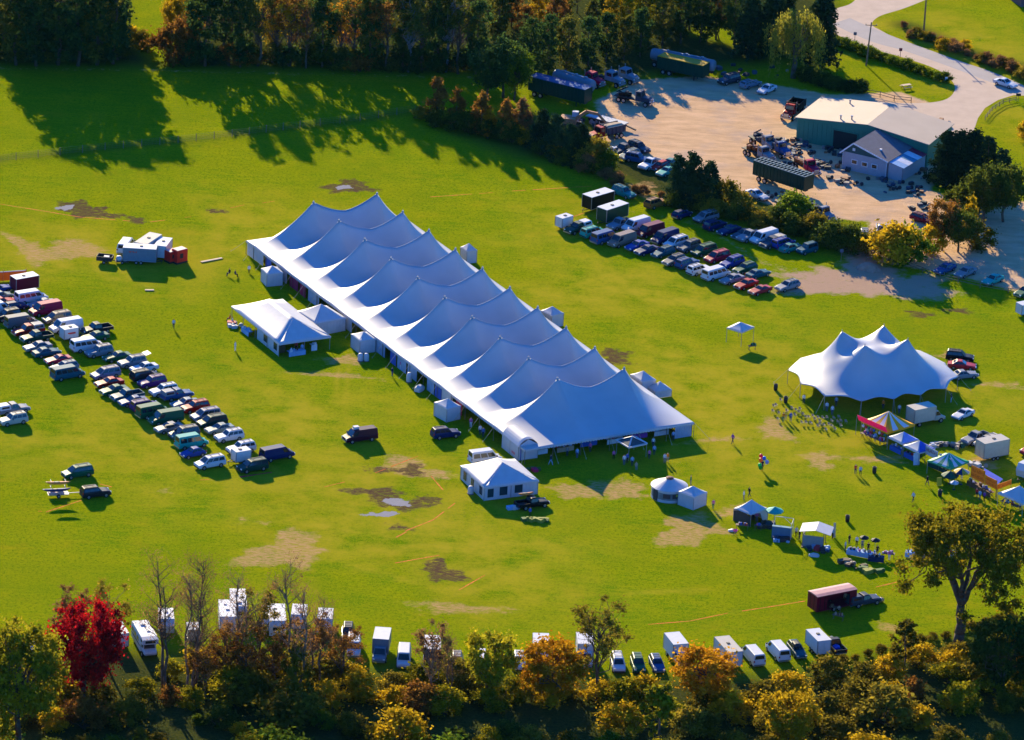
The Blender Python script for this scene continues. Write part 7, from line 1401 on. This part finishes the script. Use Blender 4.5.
for lab, px, py, w_, h_, M in [('white panel sign leaning at the deep blue canopy', 916, 465, 1.0, 2.0, mat('pale_blue_panel_sign', (.5, .58, .7), .6)), ('yellow board sign standing on the grass before the green parasol', 939, 485.5, .8, 1.3, mat('yellow_board', (.6, .38, .01), .6)), ('pale panel leaning at the right of the grey-fronted shed', 834, 537.5, .35, 2.4, mat('pale_brown_board', (.42, .34, .3), .7))]:
    g = G(px, py); t = thing('board_sign', lab, 'sign', g, R(18)); part('panel', MB().plate([(-w_/2, -.15, .05), (w_/2, -.15, .05), (w_/2, .1, h_), (-w_/2, .1, h_)], .05), M, t); part('strut', MB().slab((0, .6, 0), (0, .08, h_*.8), .06, .06), WOOD, t)
scrap('white tank and picnic goods behind the green striped stall', 938, 446, 9, 1.2, .8, 20, [WALLW, CL[1], CHW]); scrap('green and pale baskets behind the green striped stall', 950, 447, 14, 2.2, 1.0, 21, [mat('dark_green_cloth', (.01, .08, .05), .8), CL[1], mat('goods_tan', CL_['tan']), CL[3]]); scrap('pale boxes below the cream box trailer', 975, 466, 5, 1.2, .7, 22, [WALLW, CL[1]])
# lower stalls
AT, ala, alb = canopy('white peaked stall tent with dark arched front openings', (731.5, 509.2), (751, 515.2), (768.5, 508.4), 2.0, 3.5, walls='b', name='stall_tent', valance=0, sag=.2)
part('netting_wall', MB().plate([(.08, .1, .02), (.08, alb*.98, .02), (.08, alb*.98, 1.6), (.08, alb*.75, 1.95), (.08, alb*.3, 1.95), (.08, .1, 1.5)], .03), mat('brown_netting', (.06, .05, .04), .9), AT)
part('side_flap', MB().plate([(ala*.72, .05, .3), (ala-.05, .05, .02), (ala-.05, .05, 2.0), (ala*.2, .05, 2.0), (ala*.55, .05, 1.7)], .03), WALLW, AT); part('side_wall', MB().plate([(ala-.04, .1, .02), (ala-.04, alb, .02), (ala-.04, alb, 2.0), (ala-.04, .1, 2.0)], .03), WALLW, AT)
table('table of bright goods in front of the arched stall tent', 742, 529.5, (1, .1), 2.0, .7, ['blue', 'orange', 'white', 'red'], goods=8, seed=9); table('small table with pink goods right of the arched tent entrance', 758, 530, (1, .1), 1.2, .6, ['pink', 'blue', 'grey'], goods=5, seed=10)
g = G(732, 531); solo('cloth_bundle', 'white cloth bundle on grass left of the arched stall tent', 'bundle', MB().loft([[(x, y*k, z*k) for y, z in ((-.35, 0), (.35, 0), (.28, .3), (-.2, .35))] for x, k in ((-.6, .6), (0, 1), (.6, .6))]), [CANVAS], g, .2); g = G(814, 556); solo('cloth_bundle', 'white cloth heap on grass in front of the grey-fronted shed', 'bundle', MB().loft([[(x, y*k, z*k) for y, z in ((-.5, 0), (.5, 0), (.4, .4), (-.3, .5))] for x, k in ((-.8, .5), (-.2, 1), (.5, .9), (.8, .5))]), [CANVAS], g, -.2)
g = G(735, 535); t = thing('pink_basket', 'pink basket on legs left in front of the arched stall tent', 'basket', g); part('bowl', MB().lathe((0, 0, .55), [(.01, 0), (.3, .02), (.4, .3), (.36, .3), (.25, .08)], 12), mat('cloth_pink', CL_['pink']), t); part('legs', MB().slab((-.3, 0, 0), (.2, 0, .6), .05, .05).slab((.3, 0, 0), (-.2, 0, .6), .05, .05), WOOD, t)
# blue-fronted counter with open frame roof
g = G(781, 539); t = thing('counter_booth', 'blue-fronted counter booth with bare pole frame beside the green parasol', 'stall', g, R(-10)); BC = mat('blue_grey_front', (.07, .15, .24), .7, var=.1)
part('front_panel', MB().box(0, 0, .95, 2.9, .06, 1.9), BC, t); part('side_panel', MB().box(-1.45, 1.2, .95, .06, 2.4, 1.9).box(1.45, .5, .95, .06, 1.0, 1.9), BC, t); part('counter', MB().box(0, .25, 1.94, 3.0, .6, .06), mat('teal_counter', (.05, .2, .26), .5), t)
part('frame', MB().tube((1.45, 0, 0), (1.45, 0, 2.6), .04).tube((1.45, 2.4, 0), (1.45, 2.4, 2.6), .04).tube((-1.45, 2.4, 0), (-1.45, 2.4, 2.6), .04).tube((1.45, 0, 2.6), (1.45, 2.4, 2.6), .04).tube((1.45, 2.4, 2.6), (-1.45, 2.4, 2.6), .04).tube((1.45, 0, 2.6), (0, 1.2, 3.2), .03).tube((1.45, 2.4, 2.6), (0, 1.2, 3.2), .03).tube((-1.45, 2.4, 2.6), (0, 1.2, 3.2), .03), CANVAS, t)
scrap('dark goods crowded beside the arched tent and counter', 765, 528, 12, .8, 1.5, 23, [CL[3], mat('dark_brown_goods', (.08, .05, .03), .8)]); scrap('blue and pale goods at the foot of the blue-fronted counter', 780, 541, 10, 1.5, .5, 24, [CL[2], mat('goods_lightblue', CL_['lightblue']), CL[3]])
# grey-fronted shed
g = G(812.5, 547.5); t = thing('stall_shed', 'open stall shed with white sheet roof and grey front wall', 'stall', g, R(-10)); GF = mat('grey_green_front', (.24, .26, .25), .75, var=.08)
part('front_wall', MB().box(0, 0, .95, 3.1, .07, 1.9), GF, t); part('side_wall', MB().box(-1.6, 1.2, .95, .07, 2.4, 1.9), mat('cream_board', (.5, .42, .34), .7), t)
part('roof', MB().plate([(-2.1, -.5, 2.55), (.4, -.7, 3.1), (.4, 2.9, 3.1), (-2.1, 2.9, 2.55)], -.05).plate([(.4, -.7, 3.1), (2.7, -.6, 2.5), (2.7, 2.9, 2.5), (.4, 2.9, 3.1)], -.05), CANVAS, t)
for x, y in ((-1.6, .05), (1.6, .05), (-1.6, 2.4), (1.6, 2.4)): part('post', MB().tube((x, y, 0), (x, y, 2.5), .06), WOOD, t)
part('counter', MB().box(0, -.2, .06, 3.4, .5, .1), WOOD, t)
scrap('blue and dark goods in front of the grey-fronted shed', 817, 550, 16, 1.8, .9, 25, [CL[2], CL[3], mat('goods_red', CL_['red']), mat('goods_lightblue', CL_['lightblue'])])
table('crowded goods table below the black umbrellas', 861, 556, (1, .2), 4.4, 1.0, ['white', 'tan', 'lightblue', 'black', 'pink'], drape='lightblue', goods=20, seed=11); table('dark draped goods table right of the black umbrellas', 876, 561, (1, .1), 2.4, 1.0, ['white', 'tan', 'black'], drape='navy', goods=10, seed=12); table('pale goods table beside the elm crown left edge', 888, 558, (1, .1), 2.0, .8, ['white', 'pink', 'grey'], goods=9, seed=13); table('goods table half hidden behind the elm crown', 915, 557, (1, .1), 3.0, .9, ['white', 'lightblue', 'grey'], drape='lightblue', goods=10, seed=14); table('second goods table hidden behind the elm crown', 950, 556, (1, .1), 3.5, .9, ['white', 'red', 'lightblue'], drape='white', goods=12, seed=15)
scrap('brown baskets on grass below the crowd', 845, 564, 7, .8, .7, 26, [mat('dark_brown_goods', (.08, .05, .03), .8), mat('goods_tan', CL_['tan'])]); scrap('plant pots on grass below the crowd', 858, 569, 8, 2.2, .9, 27, [mat('pot_green', (.05, .12, .02), .8), mat('dark_brown_goods', (.08, .05, .03), .8)]); scrap('yellow-green plants in pots on grass right of the baskets', 871, 572, 7, 1.4, .7, 28, [mat('pot_yellow_green', (.25, .26, .03), .8), mat('pot_green', (.05, .12, .02), .8)])
# balloons
for lab, px, py, z, c in [('red balloon topmost of the bunch', 761, 456, 2.0, (.75, .01, .04)), ('orange balloon below the red one', 760.7, 460, 1.9, (.8, .16, .01)), ('bright blue balloon beside the red one', 764.2, 458.3, 1.9, (.01, .2, .7)), ('pale lilac balloon lowest on the right', 767, 462, 1.6, (.3, .32, .65)), ('bright green balloon beside the holder', 759.8, 465.2, 1.5, (.01, .6, .08)), ('darker green balloon just below the bright green one', 760.5, 467.5, 1.2, (.01, .35, .02))]:
    g = G(px, py, z); h_ = G(762, 470.5); t = thing('balloon', lab, 'balloon', g, 0, 'bunch of balloons'); part('skin', MB().ball((0, 0, 0), .32, 0, 14, 9, 1.12).lathe((0, 0, -.42), [(.05, 0), (.02, .07)], 8), mat('balloon_%d' % int(px*10), c, .3, var=0, trans=.3), t, True); d = h_+Vector((0, 0, 1.05))-g; part('string', MB().tube((0, 0, -.4), (d.x, d.y, d.z), .012, .012, 4), CANVAS, t)
# tanks, toilets and goods round the tents
for lab, px, py, h_ in [('white water tank left one before the walled canopy', 360.3, 361, 1.2), ('white water tank right one before the walled canopy', 366.2, 361, 1.2), ('white standing tank by the left side of the big tent', 409, 382, 1.5), ('small white cabinet at the left wall of the frame tent', 470.5, 494, 1.2)]:
    g = G(px, py); t = thing('water_tank', lab, 'tank', g, .4); part('tank', MB().lathe((0, 0, .1), [(.01, 0), (.42, 0), (.45, .1), (.45, h_*.75), (.3, h_), (.12, h_+.05), (.01, h_+.05)], 14), WALLW, t, True); part('stand', MB().box(0, 0, .06, .9, .9, .1), WOOD, t)
g = G(419.5, 391); solo('covered_cart', 'white sheet-covered cart by the left side of the big tent', 'cart', MB().loft([[(x, y*k, z*k) for y, z in ((-.6, .1), (.6, .1), (.55, .8), (.2, 1.1), (-.3, 1.0), (-.6, .7))] for x, k in ((-.9, .8), (-.3, 1), (.4, .95), (.9, .7))]), [CANVAS], (g.x, g.y, 0), R(60))
for i, (x, y, L_, rz, c) in enumerate([(4, 3, 3, 0, 'white'), (8.5, 2.6, 3, 0, 'tan'), (13, 3.2, 3, 0, 'blue'), (17.5, 2.6, 3, 0, 'white'), (22, 3.0, 3, 0, 'purple'), (26, 2.8, 2.6, 0, 'white'), (2.2, 15, 3, 90, 'white'), (2.2, 26, 3, 90, 'tan'), (2.2, 34, 3, 90, 'blue'), (2.2, 47, 3, 90, 'white'), (2.2, 55, 3, 90, 'red'), (2.2, 66, 3, 90, 'white'), (2.2, 81, 3, 90, 'tan')]):
    p = TP(x, y); lab = ('%s-covered display table inside the big tent %s' % (c, ['front left corner', 'front beside the left corner', 'front left of centre', 'front centre', 'front right of centre', 'front right corner', 'left side nearest the entrance tent', 'left side above the navy SUV', 'left side by the pink wall', 'left side by the white tank', 'left side beside the annex tent', 'left side by the crimson drape', 'left side by the far corner canopy'][i]))
    t = thing('display_table', lab, 'table', (p.x, p.y, 0), TYAW+R(rz), 'display tables inside the big tent'); part('tabletop', MB().box(0, 0, .76, L_, .9, .05), WOOD, t); part('drape', MB().box(0, -.46, .4, L_+.04, .02, .74).box(0, 0, .795, L_+.04, .96, .02), cloth(c), t)
    random.seed(i); mb = MB()
    for k in range(12): s = random.uniform(.15, .45); mb.box(random.uniform(-L_/2+.2, L_/2-.2), random.uniform(-.3, .3), .81+s*.4, s, s*.8, s*.8, k % 4, random.random())
    part('display', mb, [cloth('white'), cloth('tan'), cloth('lightblue'), cloth('red')], t)
table('goods table under the marquee open front', 296, 355, (1, -.15), 3.0, .9, ['white', 'lightblue', 'brown'], drape='lightblue', goods=7, seed=31); table('brown cabinet table at the marquee front left', 281.5, 352, (1, -.15), .9, .8, ['brown', 'tan'], drape='brown', goods=3, seed=32, h=1.1); table('white goods table at the marquee front right', 313, 350, (1, -.15), 1.0, .8, ['white'], drape='white', goods=3, seed=33, h=1.0); table('pale table in the open side of the marquee', 247, 334, (1, .75), 2.6, .8, ['lightblue', 'white'], drape='lightblue', goods=6, seed=34); table('table under the lone pop-up canopy', 752, 350, (1, -.1), 1.4, .6, ['black', 'green'], goods=4, seed=35)
scrap('red and green bags by the marquee left end', 233, 327, 7, .8, .9, 36, [mat('goods_red', CL_['red']), mat('dark_green_cloth', (.01, .08, .05), .8), WALLW]); scrap('crimson flowers on grass left of the frame tent corner', 533, 470, 6, .9, .5, 37, [mat('crimson_flowers', (.5, .01, .08), .8), mat('pot_green', (.05, .12, .02), .8)]); scrap('pale blue goods on grass beside the black pickup', 513, 509, 5, .7, .4, 38, [mat('goods_lightblue', CL_['lightblue']), WALLW]); scrap('low plants edging the shade below the black pickup', 535, 521, 9, 2.0, .6, 39, [mat('pot_green', (.05, .12, .02), .8), mat('pot_yellow_green', (.2, .2, .03), .8)])
table('goods on a bench in front of the maroon trailer', 835, 612, (1, .2), 1.8, .7, ['tan', 'brown', 'red'], goods=7, seed=40); table('table with pale lumps below the bench at the maroon trailer', 838, 620, (1, .25), 1.8, .7, ['tan', 'brown', 'red'], goods=7, seed=41); scrap('bright blue goods behind the maroon trailer tow bar', 855, 604, 4, .7, .5, 42, [mat('bright_blue_goods', (.03, .12, .5), .6), WALLW])
g = G(881, 602); t = thing('pumpkin', 'large orange pumpkin ahead of the dark capped pickup', 'pumpkin', g); part('shell', MB().ball((0, 0, .38), .48, 0, 12, 8, .8), mat('pumpkin_orange', (.5, .26, .08), .6), t, True); part('stalk', MB().tube((0, 0, .75), (.05, .02, .95), .05, .04, 6), mat('pot_green', (.05, .12, .02), .8), t)
# ---------------------------------------------------------------- thin blue air volume added to lift the shadows
hz = MB().box(0, -300, 199, 1500, 1500, 400).mesh('haze', []); HM = bpy.data.materials.new('shadow_lift_air'); HM.use_nodes = True; nt = HM.node_tree; nt.nodes.remove(nt.nodes['Principled BSDF'])
pv = nt.nodes.new('ShaderNodeVolumePrincipled'); pv.inputs['Color'].default_value = (.2, .68, 1, 1); pv.inputs['Density'].default_value = .000004; pv.inputs['Anisotropy'].default_value = .1
nt.links.new(pv.outputs[0], nt.nodes['Material Output'].inputs['Volume']); hz.materials.append(HM); o = obj('haze', hz); o['kind'] = 'stuff'
